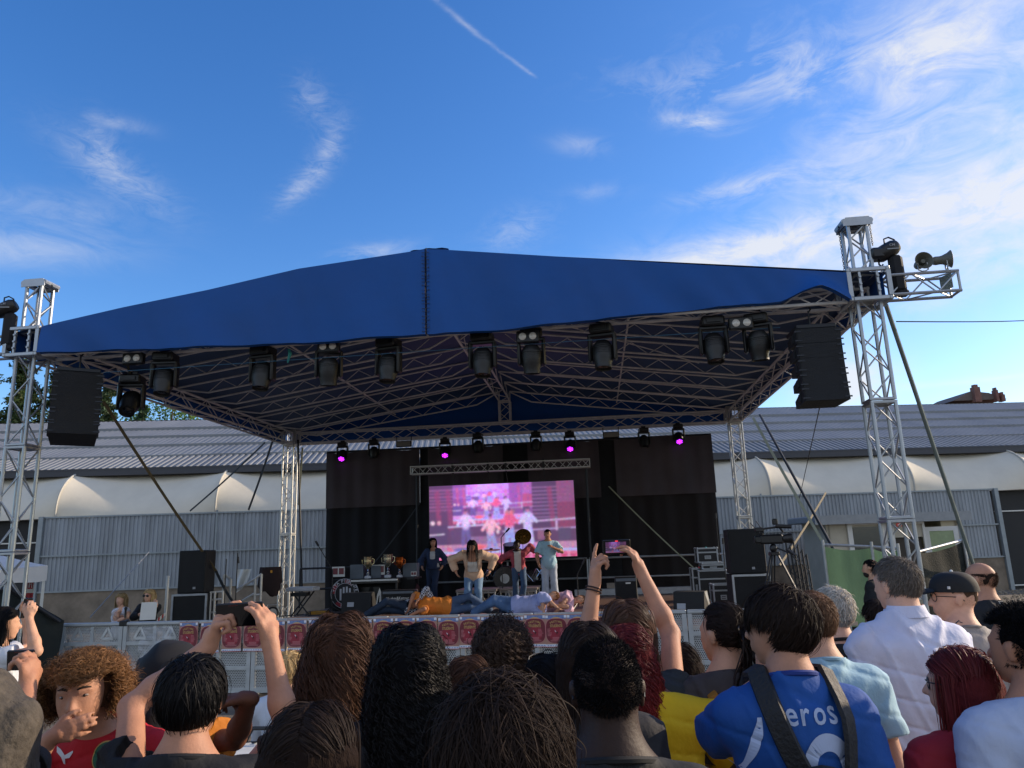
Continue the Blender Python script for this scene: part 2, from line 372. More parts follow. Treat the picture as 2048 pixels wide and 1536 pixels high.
# the hall roof in stepped tiers of ribbed sheet
vv = [863, 857, 841, 829, 803]; tiers = [(1.15, 4.98), (2.9, 5.6), (4.7, 6.2), (6.4, 6.76), (8.2, 7.34), (10.6, 8.1)]
m_ = MB()
for k in range(5):
    (d0, z0), (d1, z1) = tiers[k], tiers[k+1]; lift = .05*k
    def sl(x, y, e, d0=d0, z0=z0, d1=d1, z1=z1, lift=lift, k=k): return (x, (d0 if e == 0 else d1+.15), (z0 if e == 0 else z1+.05)+y+lift*1.0+(0 if k else 0))
    corrug(m_, -36, 40, 0, 0, 0, .22, .05 if k < 1 else .018, sl)
    m_.box((2, d0-.02, z0+lift-.015), (76, .05, .05+.02*k))
m_.build('roof', mroof, hall)
m_ = MB(); m_.box((2, 1.2, 4.86), (76, .5, .2)); m_.box((2, 1.0, 4.97), (76, .12, .05)); m_.build('gutter', mroofd, hall)
m_ = MB(); m_.box((2, 12.5, 4.2), (76, 3.4, 8.4)); m_.box((2, 7, 2.5), (76, 10, 4.9)); m_.build('hall_body', mat('hall body', '#55524e', .9), hall)
# dark openings left and right of the metal wall
for nm, a, b, lab in (('gate', S1+.2, 24, 'black roller gate beside the right end of the grey metal wall'), ('gate', -24, S0-.2, 'dark gate at the left end of the grey metal wall, half hidden by the gazebo')):
    e = empty(nm, Fc((a+b)/2, .3), FA, label=lab, cat='gate', group='dark hall gates')
    m_ = MB(); m_.box((0, .1, 1.7), (b-a, .1, 3.36)); m_.build('panel', mat('gate black', '#15171c', .6, var=.2, vs_=2), e)
    m_ = MB()
    for z in (3.38, 2.62, .12): m_.box((0, .02, z), (b-a, .05, .04 if z < 3 else .10))
    m_.build('rail', mat('white paint', '#d8d8d4', .5), e)
    if a > 0: 
        m_ = MB(); m_.box((.4, .0, 1.47), (2.6, .05, .04)); m_.build('stripe', mat('red paint', '#a3202a', .5), e)

# prefab cabin in front of the wall on the right
cab = empty('site_cabin', (0, 0, 0), label='small cream prefab cabin with open glazed door behind the green net fence', cat='cabin')
Yc = 22.0
def cabp(u, v): q = P(u, v, Yc); return q
x0, x1 = P(1690, 1090, Yc)[0], P(1905, 1090, Yc)[0]; zt = P(1790, 1040, Yc)[2]
setloc(cab, (x0, Yc, 0), radians(3)); W_ = x1-x0; crm = mat('cream panel', '#b3ad9c', .6, var=.1, vs_=3)
m_ = MB(); m_.box((W_*.18-.2, 0.05, zt/2), (W_*.36+.5, .1, zt)); m_.box((W_*.56, .05, zt-.25), (W_*.45, .1, .5)); m_.box((W_*.56, 1.6, zt/2), (W_*1.0, .1, zt)); m_.box((W_*.47, .05, .3), (W_*1.1, .1, .6))
m_.box((-.45, .8, zt/2), (.1, 1.6, zt)); m_.box((W_+.1, .05, zt/2), (.5, .1, zt)); m_.box((W_+.3, .8, zt/2), (.1, 1.6, zt)); m_.build('wall', crm, cab)
m_ = MB(); m_.box((W_*.45, .75, zt+.09), (W_+1.5, 2.0, .2), bev=.03); m_.box((W_*.45, -.27, zt+.06), (W_+1.56, .05, .26)); m_.build('roof', mat('cabin roof', '#8b9094', .5, .2), cab)
wht = mat('white frame', '#cfd0cc', .45, var=.05); gls = mat('dark glass', '#1d2b2f', .12, var=0.05, spec=.8); glg = mat('green glass', '#8fa07a', .25, var=.1)
def framed(mb, x, z, w_, h, t=.07, y=-.03, dep=.06):
    for dx in (-w_/2+t/2, w_/2-t/2): mb.box((x+dx, y, z), (t, dep, h))
    for dz in (-h/2+t/2, h/2-t/2): mb.box((x, y, z+dz), (w_-2*t, dep, t))
wd = empty('window', (W_*.22, 0, 0)); wd.parent = cab; zc = P(1745, 1078, Yc)[2]
m_ = MB(); framed(m_, 0, zc-.1, 1.15, 1.3, .14, -.03); m_.build('frame', wht, wd); m_ = MB(); m_.box((.05, -.01, zc-.15), (.9, .03, 1.0)); m_.build('pane', gls, wd)
do = empty('door', (W_*.80, -.05, 0), -.5); do.parent = cab
m_ = MB(); framed(m_, .35, 1.15, .85, 1.95, .12, 0); m_.box((.35, 0, .55), (.7, .04, .7)); m_.build('frame', wht, do); m_ = MB(); m_.box((.35, 0, 1.45), (.62, .02, 1.1)); m_.build('pane', glg, do)
m_ = MB(); m_.box((.70, -.05, 1.2), (.03, .05, .5)); m_.build('handle', wht, do)
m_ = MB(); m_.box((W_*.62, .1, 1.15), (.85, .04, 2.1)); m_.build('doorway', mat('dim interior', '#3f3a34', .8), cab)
m_ = MB(); framed(m_, W_*.62, 1.2, 1.0, 2.2, .07, -.02); m_.build('door_frame', wht, cab)
sg = empty('sign', (P(1800, 1049, Yc-.3)), radians(3), label='small red notice fixed under the eave of the cream cabin', cat='sign')
m_ = MB(); m_.box((0, 0, 0), (.22, .02, .11)); m_.build('panel', mat('sign red', '#c9402e', .5), sg); m_ = MB(); m_.box((0, -.013, -.01), (.15, .006, .025)); m_.box((.02, -.013, .025), (.1, .006, .015)); m_.build('marking', wht, sg)

# green net fence sections with posts
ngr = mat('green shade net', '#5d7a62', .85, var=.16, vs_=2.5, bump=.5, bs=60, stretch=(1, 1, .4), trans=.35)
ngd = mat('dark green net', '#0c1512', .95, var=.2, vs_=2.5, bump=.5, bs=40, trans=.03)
def net_fence(pts, ztop, label, mt_, zb=.04, posts=True, tilt=0.0):
    e = empty('net_fence', pts[0], label=label, cat='fence', group='netted site fences'); o_ = np.array(pts[0], float)
    for i in range(len(pts)-1):
        a, b = np.array(pts[i], float)-o_, np.array(pts[i+1], float)-o_
        zt0, zt1 = ztop[i], ztop[i+1]; R_ = random.random()*9
        def fn(u, t, a=a, b=b):
            q = a+(b-a)*u; n = nrm(np.cross(b-a, (0, 0, 1))); wv = .02*sin(5*u+R_+3*t)+.006*sin(17*u+R_*2+2*t)+.04*sin(pi*u)*sin(pi*t)
            top = zt0+(zt1-zt0)*u-.05*sin(pi*u); return (q[0]+n[0]*wv, q[1]+n[1]*wv, zb+(top-zb)*t)
        m_ = MB(); m_.grid(fn, 26, 14); m_.build('net', mt_, e, smooth=True, auto=False)
        m_ = MB(); m_.tube((a[0], a[1], zt0+.02), (b[0], b[1], zt1+.02), .022); m_.build('top_rail', steel, e, smooth=True)
    if posts:
        for i, p_ in enumerate(pts):
            q = np.array(p_, float)-o_; m_ = MB(); m_.tube((q[0], q[1]-.03, 0), (q[0], q[1]-.03, ztop[i]+.1), .025); m_.build('post', steel, e, smooth=True)
    return e
zn = P(1645, 1092, 12.5)[2]
pa = P(1645, 1092, 12.5); pb = P(1742, 1096, 12.2); pc = P(1795, 1100, 12.0); pd_ = P(1835, 1100, 12.0); pe = P(1925, 1083, 12.6)
net_fence([(pa[0], 12.5, 0), (pb[0], 12.2, 0), (pc[0], 12.0, 0)], [pa[2], pb[2], pc[2]], 'pale green net fence stretched between steel posts right of the stage', ngr)
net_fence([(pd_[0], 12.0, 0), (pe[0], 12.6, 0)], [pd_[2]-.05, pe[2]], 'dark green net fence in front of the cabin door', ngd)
# leaning bundle of dark truss frames behind the net
rk = empty('truss_stack', P(1618, 1240, 15)*np.array([1, 1, 0]), .1, label='dark ladder trusses stood upright behind the pale green net', cat='truss stack')
for i in range(4):
    m_ = MB(); x_ = i*.13-.2; zt_ = P(1600, 1080, 15)[2]-.1*i
    for q in (0, .16): m_.tube((x_+q, i*.1, 0), (x_+q+.0, i*.1+.2, zt_), .018)
    for k in range(9): m_.tube((x_+(k % 2)*.16, i*.1+k*.02, .1+k*zt_/9.5), (x_+((k+1) % 2)*.16, i*.1+(k+1)*.02, .1+(k+1)*zt_/9.5), .01)
    m_.build('ladder_truss', dkmetal, rk, smooth=True)
# left black covered ramp side and red rail
lf = empty('stair_cover', (0, 0, 0), label='black mesh cover sloping down beside the left tower', cat='cover')
A_ = P(-60, 1176, 11.0); B_ = P(28, 1180, 11.0); C_ = P(124, 1243, 11.3); o_ = np.array([B_[0], B_[1], 0]); lf.location = o_
def fn(u, t):
    if u < .4: q = A_+(B_-A_)*(u/.4)
    else: q = B_+(C_-B_)*((u-.4)/.6)
    return (q[0]-o_[0], q[1]-o_[1]-.05*sin(7*u+4*t), q[2]*t+.01)
m_ = MB(); m_.grid(fn, 30, 14); m_.build('mesh_sheet', mat('black mesh', '#0c1716', .8, var=.25, vs_=3, bump=.4, bs=12), lf, smooth=True, auto=False)
m_ = MB(); m_.tube(A_-o_+(0, -.05, 0), B_-o_+(0, -.05, 0), .03); m_.tube(B_-o_+(0, -.05, 0), C_-o_+(0, -.05, 0), .03); m_.build('top_bar', dkmetal, lf, smooth=True)

# white gazebo, left
gc_ = P(94, 1150, 13.6)-rotz(radians(32)) @ np.array([1.38, -1.38, 0]); gz = empty('gazebo', (gc_[0], gc_[1], 0), radians(32), label='white pop-up gazebo behind the left tower', cat='gazebo')
xr = 1.38; zt = P(92, 1131, 13.6)[2]; zap = P(-10, 1092, 15.5)[2]
m_ = MB(); h_ = xr
cv = [(-h_, -h_), (h_, -h_), (h_, h_), (-h_, h_)]
for i in range(4):
    a, b = np.array(cv[i]), np.array(cv[(i+1) % 4])
    def fn(u, t):
        q = a+(b-a)*u; c0 = q*(1-t); return (c0[0], c0[1], zt+(zap-zt)*(t**1.15)-.06*sin(pi*u)*(1-t))
    m_.grid(fn, 8, 6)
    def fn2(u, t):
        q = a+(b-a)*u; return (q[0], q[1], zt-.06*sin(pi*u)-.26*t+.015*sin(25*u)*t)
    m_.grid(fn2, 20, 2)
m_.build('canopy', mat('white canvas', '#dedee0', .7, var=.05, trans=.15), gz, smooth=True)
for x, y in cv: m_ = MB(); m_.box((x*.97, y*.97, zt/2-.1), (.05, .05, zt-.2)); m_.build('leg', wht, gz)
rp = empty('pillar', P(52, 1250, 14.2)*np.array([1, 1, 0]), label='red post carrying a fire hose sign under the gazebo edge', cat='post')
m_ = MB(); m_.box((0, 0, .9), (.09, .09, 1.62)); m_.build('shaft', mat('red paint', '#a3202a', .5), rp)
sg = empty('sign', P(61, 1174, 14.1), 0, label='small red and white fire hose sign on the red post', cat='sign')
m_ = MB(); m_.box((0, 0, 0), (.13, .012, .21)); m_.build('panel', wht, sg); m_ = MB(); m_.box((0, -.008, .025), (.10, .006, .12)); m_.build('pictogram', mat('red paint'), sg)
m_ = MB(); m_.box((-.018, -.013, .03), (.02, .004, .08)); m_.box((.02, -.013, .05), (.03, .004, .02)); m_.box((.03, -.013, .02), (.012, .004, .07)); m_.box((0, -.013, -.07), (.09, .004, .018)); m_.build('symbol', wht, sg)

# far brick house with chimneys
fh = empty('brick_house', P(1955, 802, 85)*np.array([1, 1, 0]), radians(4), label='distant red brick house top with chimneys above the hall roof', cat='house')
zb = P(1955, 806, 85)[2]; ze = P(1905, 800, 85)[2]; za = P(1950, 783, 85)[2]-.25
m_ = MB(); m_.box((0, 3, ze/2-.4), (5.6, 6, ze-.6)); m_.build('wall', mat('brick red', '#7c5a52', .9, var=.25, vs_=2), fh)
m_ = MB(); m_.add([(-3.2, -.3, ze-.2), (3.4, -.3, ze-.1), (1.3, -.3, za), (-.8, -.3, za+.25), (-3.2, 6, ze-.2), (3.4, 6, ze-.1), (1.3, 6, za), (-.8, 6, za+.25)], [[0, 1, 2, 3], [7, 6, 5, 4], [0, 3, 7, 4], [3, 2, 6, 7], [2, 1, 5, 6]]); m_.build('roof', mat('roof tile', '#6a5f5c', .9, var=.2, vs_=3), fh)
for x, h, w_ in ((-.35, .75, .75), (2.0, .35, .3), (2.7, -.2, .4)):
    m_ = MB(); m_.box((x, -.4, za-.6+h/2), (w_, .7, h+1.0)); m_.box((x, -.4, za-.05+h), (w_*.6, .5, .5)); m_.build('chimney', mat('brick red'), fh)

# trees behind the hall on the left
def tree(name, loc, H, rad, n, leafc, lsz, label, conifer=False, seed=1):
    rg = np.random.default_rng(seed); e = empty(name, loc, label=label, cat='tree', group='trees behind the hall')
    tr = MB(); tr.path([(0, 0, 0), (.1, 0, H*.35), (0, .1, H*.7), (.05, 0, H*.97)], [H*.02, H*.016, H*.01, .02], 8)
    cen = []
    if conifer:
        for k in range(60):
            z = H*(.18+.8*(k/60)); r = rad*(1-(k/60))**.8*rg.uniform(.6, 1.1)+.15; a = rg.uniform(0, 6.28); tr.path([(0, 0, z), (cos(a)*r*.5, sin(a)*r*.5, z-.1*r), (cos(a)*r, sin(a)*r, z-.35*r)], [.05, .03, .01], 4)
            for t in np.linspace(.2, 1, 7): cen.append((cos(a)*r*t, sin(a)*r*t, z-.3*r*t*t, .42*rad*.35))
    else:
        for k in range(34):
            a = rg.uniform(0, 6.28); t = rg.uniform(.1, 1)**.5; z = H*rg.uniform(.35, .98); rr = rad*t*sqrt(max(.05, 1-((z/H-.62)/.42)**2)); c = (cos(a)*rr, sin(a)*rr, z); tr.path([(0, 0, z*.6), (c[0]*.5, c[1]*.5, z*.85), c], [.09, .05, .02], 5); cen.append((*c, rad*.32))
    tr.build('trunk', mat('bark', '#4a3f33', .9, var=.3), e, smooth=True)
    cen = np.array(cen); ci = rg.integers(0, len(cen), n); q = rg.normal(0, 1, (n, 3)); q /= np.linalg.norm(q, axis=1)[:, None]
    Pp = cen[ci, :3] + q*cen[ci, 3:4]*rg.uniform(.3, 1.1, (n, 1))*(np.array([1, 1, .45]) if conifer else 1)
    a1 = rg.normal(0, 1, (n, 3)); a1 /= np.linalg.norm(a1, axis=1)[:, None]; a2 = np.cross(a1, rg.normal(0, 1, (n, 3))); a2 /= np.linalg.norm(a2, axis=1)[:, None]
    s_ = lsz*rg.uniform(.6, 1.3, (n, 1)); V = np.stack([Pp-a1*s_, Pp+a2*s_*.5, Pp+a1*s_, Pp-a2*s_*.5], 1).reshape(-1, 3)
    colr = np.array(lin(leafc))*rg.uniform(.55, 1.35, (n, 1))*np.array([1, 1, 1]); colr[:, 0] *= rg.uniform(.8, 1.3, n)
    rawmesh('crown', V, np.arange(4*n).reshape(-1, 4), mat('leaf '+leafc, leafc, .7, var=.0, attr='tone', trans=.4), e, smooth=False, attr=('tone', np.repeat(colr, 4, 0), 'POINT'))
for i, (u, v, Y, rd, con, lc, lab) in enumerate((
    (-30, 700, 46, 3.8, 1, '#3f5132', 'tall dark conifer at the left edge above the hall roof'), (52, 722, 44, 3.4, 1, '#46582f', 'conifer with yellowish tips left of the hanging speakers'),
    (125, 742, 45, 3.6, 1, '#4c5c33', 'conifer hidden mostly by the left speaker array'), (218, 765, 44, 2.6, 1, '#41563a', 'thin conifer just right of the left speaker array'),
    (286, 812, 50, 1.8, 1, '#3e5a3c', 'small pointed conifer over the hall ridge'), (345, 800, 52, 3.6, 0, '#5f7f35', 'light green leafy tree under the roof corner'),
    (-120, 730, 47, 4, 0, '#4a6030', 'leafy tree beyond the left edge of the hall'))):
    q = P(u, v, Y); tree('conifer_tree' if con else 'leafy_tree', (q[0], q[1], 0), q[2]+.4, rd, 18000 if con else 12000, lc, .11 if con else .12, lab, bool(con), 20+i)

# overhead cable
cb = MB(); a, b = P(1793, 643, 9.6), P(2300, 598, 22); cb.path([a+(b-a)*t-np.array([0, 0, .25*sin(pi*t)]) for t in np.linspace(0, 1, 14)], .009, 5)
tag(cb.build('cable', mat('cable rubber', '#0a0a0b', .95, var=0, spec=.05)), 'thin black cable running from the right tower to the right', 'cable')

# ================================================================== roof rig
def truss(mb, a, b, w_=.29, h=.29, r=.025, bay=.42, rd=.010, up=(0, 0, 1), n=6, plates=True, faces=(0, 1, 2, 3)):
    a = np.array(a, float); b = np.array(b, float); L = np.linalg.norm(b-a); z = (b-a)/L; x = nrm(np.cross(np.array(up, float), z)); y = np.cross(z, x)
    cs = [x*sx*w_/2+y*sy*h/2 for sx, sy in ((-1, -1), (1, -1), (1, 1), (-1, 1))]
    for c in cs: mb.tube(a+c, b+c, r, n=n+2)
    k = max(1, int(round(L/bay))); st = L/k
    for f in faces:
        p, q = cs[f], cs[(f+1) % 4]
        for i in range(k):
            s0, s1 = (p, q) if (i+f) % 2 == 0 else (q, p); mb.tube(a+z*(i*st+.01)+s0, a+z*((i+1)*st-.01)+s1, rd, n=5, cap=False)
        if plates:
            for e in (a+z*.012, b-z*.012): mb.tube(e+p, e+q, r*.8, n=5)
def ladder(mb, a, b, h, r=.02, bay=.35, rd=.009):
    a = np.array(a, float); b = np.array(b, float); L = np.linalg.norm(b-a); z = (b-a)/L; H_ = np.array([0, 0, h])
    mb.tube(a, b, r, n=6); mb.tube(a+H_, b+H_, r, n=6); k = max(1, round(L/bay))
    for i in range(k): mb.tube(a+z*L*i/k+(H_ if i % 2 else 0), a+z*L*(i+1)/k+(0 if i % 2 else H_), rd, n=5, cap=False)
Wd, Dp = 12.0, 9.64
blue = mat('blue tarpaulin', '#014a92', .6, var=.09, vs_=.9, bump=.55, bs=3.2, spec=.35)
roof = empty('stage_roof', S(0, 0, 0), SA, label='gabled blue tarpaulin stage roof on aluminium trusses', cat='stage roof')
trm = mat('roof truss', '#d3d0ce', .55, .0, var=.15, vs_=6)
for a, b in (((.2, 0, 5.085), (Wd-.2, 0, 5.085)), ((.2, Dp, 5.085), (Wd-.2, Dp, 5.085)), ((0, .2, 5.085), (0, Dp-.2, 5.085)), ((Wd, .2, 5.085), (Wd, Dp-.2, 5.085)), ((6, 0, 5.97), (6, Dp, 5.97))):
    m_ = MB(); truss(m_, a, b, .29, .29, .024, .5, .011); m_.build('main_truss', trm, roof, smooth=True)
m_ = MB(); truss(m_, (6, Dp, 5.25), (6, Dp, 5.83), .29, .29, .022, .3, .01, up=(0, 1, 0)); m_.build('king_post', trm, roof, smooth=True)
nR = 9
for i in range(nR):
    y = .15+(Dp-.3)*i/(nR-1)
    for sd_ in (-1, 1):
        m_ = MB(); xe = 6+sd_*5.95; xr_ = 6+sd_*.16
        a = np.array([xe, y, 5.24]); b = np.array([xr_, y, 6.06]); L = b-a
        m_.tube(a, b, .02, n=6); a2 = a+L*.13+(0, 0, -.22); b2 = b-L*.10+(0, 0, -.24); m_.tube(a, a2, .018, n=6); m_.tube(a2, b2, .02, n=6); m_.tube(b2, b-(0, 0, .02), .018, n=6)
        k = 15
        for j in range(k): m_.tube(a2+(b2-a2)*j/k+((0, 0, .2) if j % 2 else (0, 0, 0)), a2+(b2-a2)*(j+1)/k+((0, 0, 0) if j % 2 else (0, 0, .2)), .009, n=5, cap=False)
        m_.build('rafter_truss', trm, roof, smooth=True)
for sd_ in (-1, 1):
    m_ = MB()
    for f_ in (.5,):
        x = 6+sd_*6*f_; z = 6.0-.8*f_; m_.tube((x, .1, z), (x, Dp-.1, z), .018, n=6)
    for i in (2,):
        y0 = .15+(Dp-.3)*i/(nR-1); y1 = .15+(Dp-.3)*(i+2)/(nR-1); m_.tube((6+sd_*1.5, y0, 5.83), (6+sd_*4.5, y1, 5.42), .012, n=5); 
    m_.build('purlin', trm, roof, smooth=True)
def roofz(x): return 5.32+.79*(1-abs(x-6)/6.0)
m_ = MB()
for a, b in ((-.25, 6), (6, 12.25)):
    m_.grid(lambda u, t: (a+(b-a)*u, -.22+(Dp+.45)*t, roofz(a+(b-a)*u)+.02*sin(pi*((t*8) % 1))*-1+.0), 24, 32)
m_.build('canopy', mat('canopy underside', '#24426a', .6, var=.1, vs_=.8), roof, smooth=True, auto=False)
fb = [SP(u, v, -.22) for u, v in ((62, 709), (85, 708), (240, 700), (380, 697), (600, 687), (850, 671))]
fb2 = [SP(u, v, -.22) for u, v in ((862, 671), (1000, 660), (1150, 646), (1300, 630), (1440, 615), (1560, 606), (1600, 590), (1630, 583), (1670, 596), (1712, 606))]
fxa = np.array([p[0] for p in fb+fb2]); fza = np.array([p[1] for p in fb+fb2])
ftp = [SP(u, v, -.22) for u, v in ((88, 655), (107, 650), (250, 617), (420, 582), (600, 540), (830, 505), (850, 501), (885, 502), (1280, 526), (1480, 537), (1660, 546), (1710, 549))]
ftx = np.array([p[0] for p in ftp]); ftz = np.array([p[1] for p in ftp])
def fascia(xa, xb):
    m_ = MB()
    def fn(u, t):
        x = xa+(xb-xa)*u; zb_, zt_ = np.interp(x, fxa, fza), np.interp(x, ftx, ftz)
        yb = -.275-.03*sin(x*2.3+1)*(1-t)-.025*sin(x*5.1+2*t)*(1-t)-.010*sin(x*11+5*t+2*sin(x*3))*(1-t)**.5
        if 10.9 < x < 11.75: yb -= .16*sin(pi*(x-10.9)/.85)*(1-t)**2
        return (x, yb, zb_+(zt_-zb_)*t)
    m_.grid(fn, 150, 14)
    def hem(u, t):
        q = np.array(fn(u, 0)); return q+np.array([0, .10*t, .015*sin(pi*t)])
    m_.grid(hem, 70, 2); return m_
fascia(.31, 6.07).build('fascia', blue, roof, smooth=True, auto=False); fascia(6.10, 11.74).build('fascia', blue, roof, smooth=True, auto=False)
m_ = MB()
for k in range(22):
    z = 4.88+1.2*k/22+random.uniform(-.01, .01); m_.tube((6.03, -.305, z), (6.14, -.305, z+random.uniform(-.02, .02)), .004, n=5); m_.ball((6.04+(k % 2)*.09, -.31, z), .009, 6, 4)
m_.tube((6.085, -.24, 4.86), (6.085, -.24, 6.12), .012, n=5); m_.build('lacing', mat('cord grey', '#30405c', .8), roof)
m_ = MB(); m_.grid(lambda u, t: (5.85+.55*u, -.22+.3*t, roofz(6)+.018*sin(pi*u)+.006*sin(17*u)-.005), 12, 4); m_.build('ridge_flap', blue, roof, smooth=True)
for x in (-.2, 12.2):      # side valances and the rear gable sheet
    m_ = MB(); m_.grid(lambda u, t: (x+(.03*sin(9*u)), -.2+(Dp+.4)*u, 4.98+.02*sin(20*u)+(roofz(x)-4.97)*t), 50, 3); m_.build('side_flap', blue, roof, smooth=True, auto=False)
m_ = MB(); m_.grid(lambda u, t: (u*12, Dp+.19, 5.0+(roofz(12*u)-5.0)*t), 40, 4); m_.build('rear_gable', blue, roof, smooth=True, auto=False)

# towers
def tower(x, y, ztop, label, head=True):
    e = empty('truss_tower', S(x, y, 0), SA, label=label, cat='tower', group='aluminium towers carrying the roof')
    segs = [0.12, 2.1, 3.6, 5.0] if head else [.12, 2.5, 4.93]
    for a, b in zip(segs[:-1], segs[1:]):
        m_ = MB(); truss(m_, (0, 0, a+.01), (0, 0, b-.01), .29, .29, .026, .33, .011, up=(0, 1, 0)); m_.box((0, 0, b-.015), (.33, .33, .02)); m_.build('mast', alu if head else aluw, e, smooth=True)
    m_ = MB(); m_.box((0, 0, .06), (.7, .7, .05), bev=.01); m_.tube((-.5, -.5, .04), (.5, .5, .04), .03); m_.tube((.5, -.5, .04), (-.5, .5, .04), .03); m_.build('base_plate', steel, e, smooth=True)
    if head:
        m_ = MB(); truss(m_, (0, 0, 5.3), (0, 0, ztop-.07), .24, .24, .026, .3, .012, up=(0, 1, 0)); m_.build('top_mast', alu, e, smooth=True)
    m_ = MB(); hh = .2 if head else .16; s_ = .25 if head else .2; zc = 5.14
    for zz in (zc-hh, zc+hh):
        for sx in (-1, 1): m_.box((sx*s_, 0, zz), (.05, 2*s_+.05, .055), bev=.008)
        for sy in (-1, 1): m_.box((0, sy*s_, zz), (2*s_-.05, .05, .055), bev=.008)
    for sx in (-1, 1):
        for sy in (-1, 1): m_.box((sx*s_, sy*s_, zc), (.055, .055, 2*hh-.055))
        m_.box((sx*s_*.45, -s_+.005, zc), (.03, .03, 2*hh-.055)); m_.box((-s_+.005 if sx < 0 else s_-.005, sx*.05, zc), (.03, .03, 2*hh-.055))
        for kk in range(3): m_.tube((sx*s_*.45, -s_-.03, zc-hh+.1+kk*.1), (sx*s_*.45, -s_+.03, zc-hh+.1+kk*.1), .016, n=6)
    m_.build('sleeve_block', alu if head else aluw, e, smooth=True)
    if head:
        m_ = MB()
        for sy in (-.15, .15):
            pl = [(-.19, 0), (.19, 0), (.19, .07), (.15, .12), (-.15, .12), (-.19, .07)]; m_.prism(pl, .012, UPR, (0, sy, ztop-.12))
        m_.box((0, 0, ztop-.006), (.30, .31, .012)); m_.tube((-.17, -.15, ztop-.05), (-.17, .15, ztop-.05), .04); m_.tube((.17, -.15, ztop-.05), (.17, .15, ztop-.05), .04); m_.build('top_pulley', alu, e, smooth=True)
        for sx, zl in ((-.205, 5.28), (.205, 5.75)):
            m_ = MB(); z = ztop-.06; k = 0
            while z > zl:
                ring = [(sx+(.011*cos(t) if k % 2 else 0), -.02+(.011*cos(t) if k % 2 == 0 else 0), z+.019*sin(t)) for t in np.linspace(0, 2*pi, 8, endpoint=False)]
                m_.path(ring, .0045, 4, closed=True); z -= .030; k += 1
            m_.build('chain', dkmetal, e)
    return e
tower(0, 0, 6.15, 'left front truss tower with its head above the blue roof')
tR = tower(Wd, 0, 6.13, 'right front truss tower with a side arm for loudspeakers')
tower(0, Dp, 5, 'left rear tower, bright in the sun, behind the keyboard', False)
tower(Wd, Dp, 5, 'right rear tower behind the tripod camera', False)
# chain hoists
def hoist(loc, rz, label):
    e = empty('chain_hoist', loc, rz, label=label, cat='hoist', group='black chain hoists on the tower heads')
    m_ = MB(); R_ = rotx(radians(90)); prof = [(.0, -.16), (.08, -.15), (.105, -.10), (.11, 0), (.105, .10), (.08, .15), (0, .16)]
    m_.lathe([(r, z*1.05) for r, z in prof], 18, (.02, 0, 0), roty(radians(62))); m_.box((-.12, 0, -.04), (.18, .2, .16), bev=.03); m_.build('housing', blackp, e, smooth=True)
    m_ = MB(); m_.path([(-.0, -.02, .10), (.0, -.02, .17), (.06, -.02, .19), (.13, -.02, .15), (.15, -.02, .08)], .011, 6); m_.build('handle', blackp, e, smooth=True)
    m_ = MB(); put_text(m_, 'CM', .05, (.05, -.128, .04), UPR, .01); m_.box((.06, -.118, -.01), (.15, .004, .015)); m_.build('marking', mat('grey print', '#8a8d92', .5), e)
    m_ = MB(); m_.box((.11, 0, -.33), (.17, .14, .52), bev=.04); m_.box((.14, 0, -.6), (.15, .12, .1), bev=.03); m_.build('chain_bag', mat('chain bag', '#121319', .8, var=.2), e, smooth=True)
    m_ = MB(); m_.path([(-.10, 0, -.12), (-.10, 0, -.18), (-.07, 0, -.21), (-.05, 0, -.18)], .012, 6); m_.build('hook', dkmetal, e, smooth=True)
    return e
hoist(P(1770, 503, 9.35), SA, 'black chain hoist with carrying handle on the right tower')
hoist(P(8, 618, 10.5), SA+.2, 'black chain hoist cut by the left edge beside the left tower')
# side arms with horn loudspeakers
def arm(x, L, label):
    e = empty('outrigger', S(x, 0, 5.14), SA if L > 0 else SA+pi, label=label, cat='truss arm', group='short truss arms outside the towers')
    m_ = MB(); truss(m_, (.28, 0, 0), (abs(L)+.28, 0, 0), .27, .27, .022, .3, .011); m_.build('truss', alu, e, smooth=True)
    m_ = MB(); m_.box((abs(L)+.16, -.02, .02), (.012, .2, .2), rotz(.3)); m_.build('end_plate', mat('plate', '#7b8276', .6, .2), e); return e
arm(Wd, .90, 'short truss arm sticking out from the right tower'); arm(0, -1.0, 'short truss arm cut by the left edge')
def horn(loc, rz, ry, label):
    e = empty('horn_speaker', loc, rz, label=label, cat='loudspeaker', group='olive horn loudspeakers on the arm')
    R_ = roty(ry) @ rotx(pi/2)
    prof = [(.115, .0), (.118, .012), (.108, .02), (.095, .01), (.07, -.04), (.045, -.10), (.035, -.13), (.03, -.10), (.02, -.02), (.0, -.01)]
    m_ = MB(); m_.lathe([(.0, -.2), (.05, -.2), (.058, -.17), (.055, -.12), (.06, -.09), (.085, -.03), (.108, 0), (.118, .012), (.11, .016), (.085, -.02), (.05, -.07), (.03, -.09), (.028, -.02), (0, -.015)], 22, (0, 0, .14), R_)
    m_.build('horn', mat('horn olive', '#5c5d55', .55, var=.12, vs_=8), e, smooth=True)
    m_ = MB(); m_.path([(-.06, .05, .13), (-.06, .05, .03), (0, .05, .0), (.06, .05, .03), (.06, .05, .13)], .009, 6); m_.box((0, .05, 0), (.03, .03, .03)); m_.build('bracket', steel, e, smooth=True)
q = P(1851, 541, 9.22); horn(q, SA, 0, 'round horn speaker facing the crowd on the right truss arm'); q = P(1903, 538, 9.2); horn(q, SA+radians(78), radians(-6), 'horn speaker turned sideways at the tip of the right truss arm')
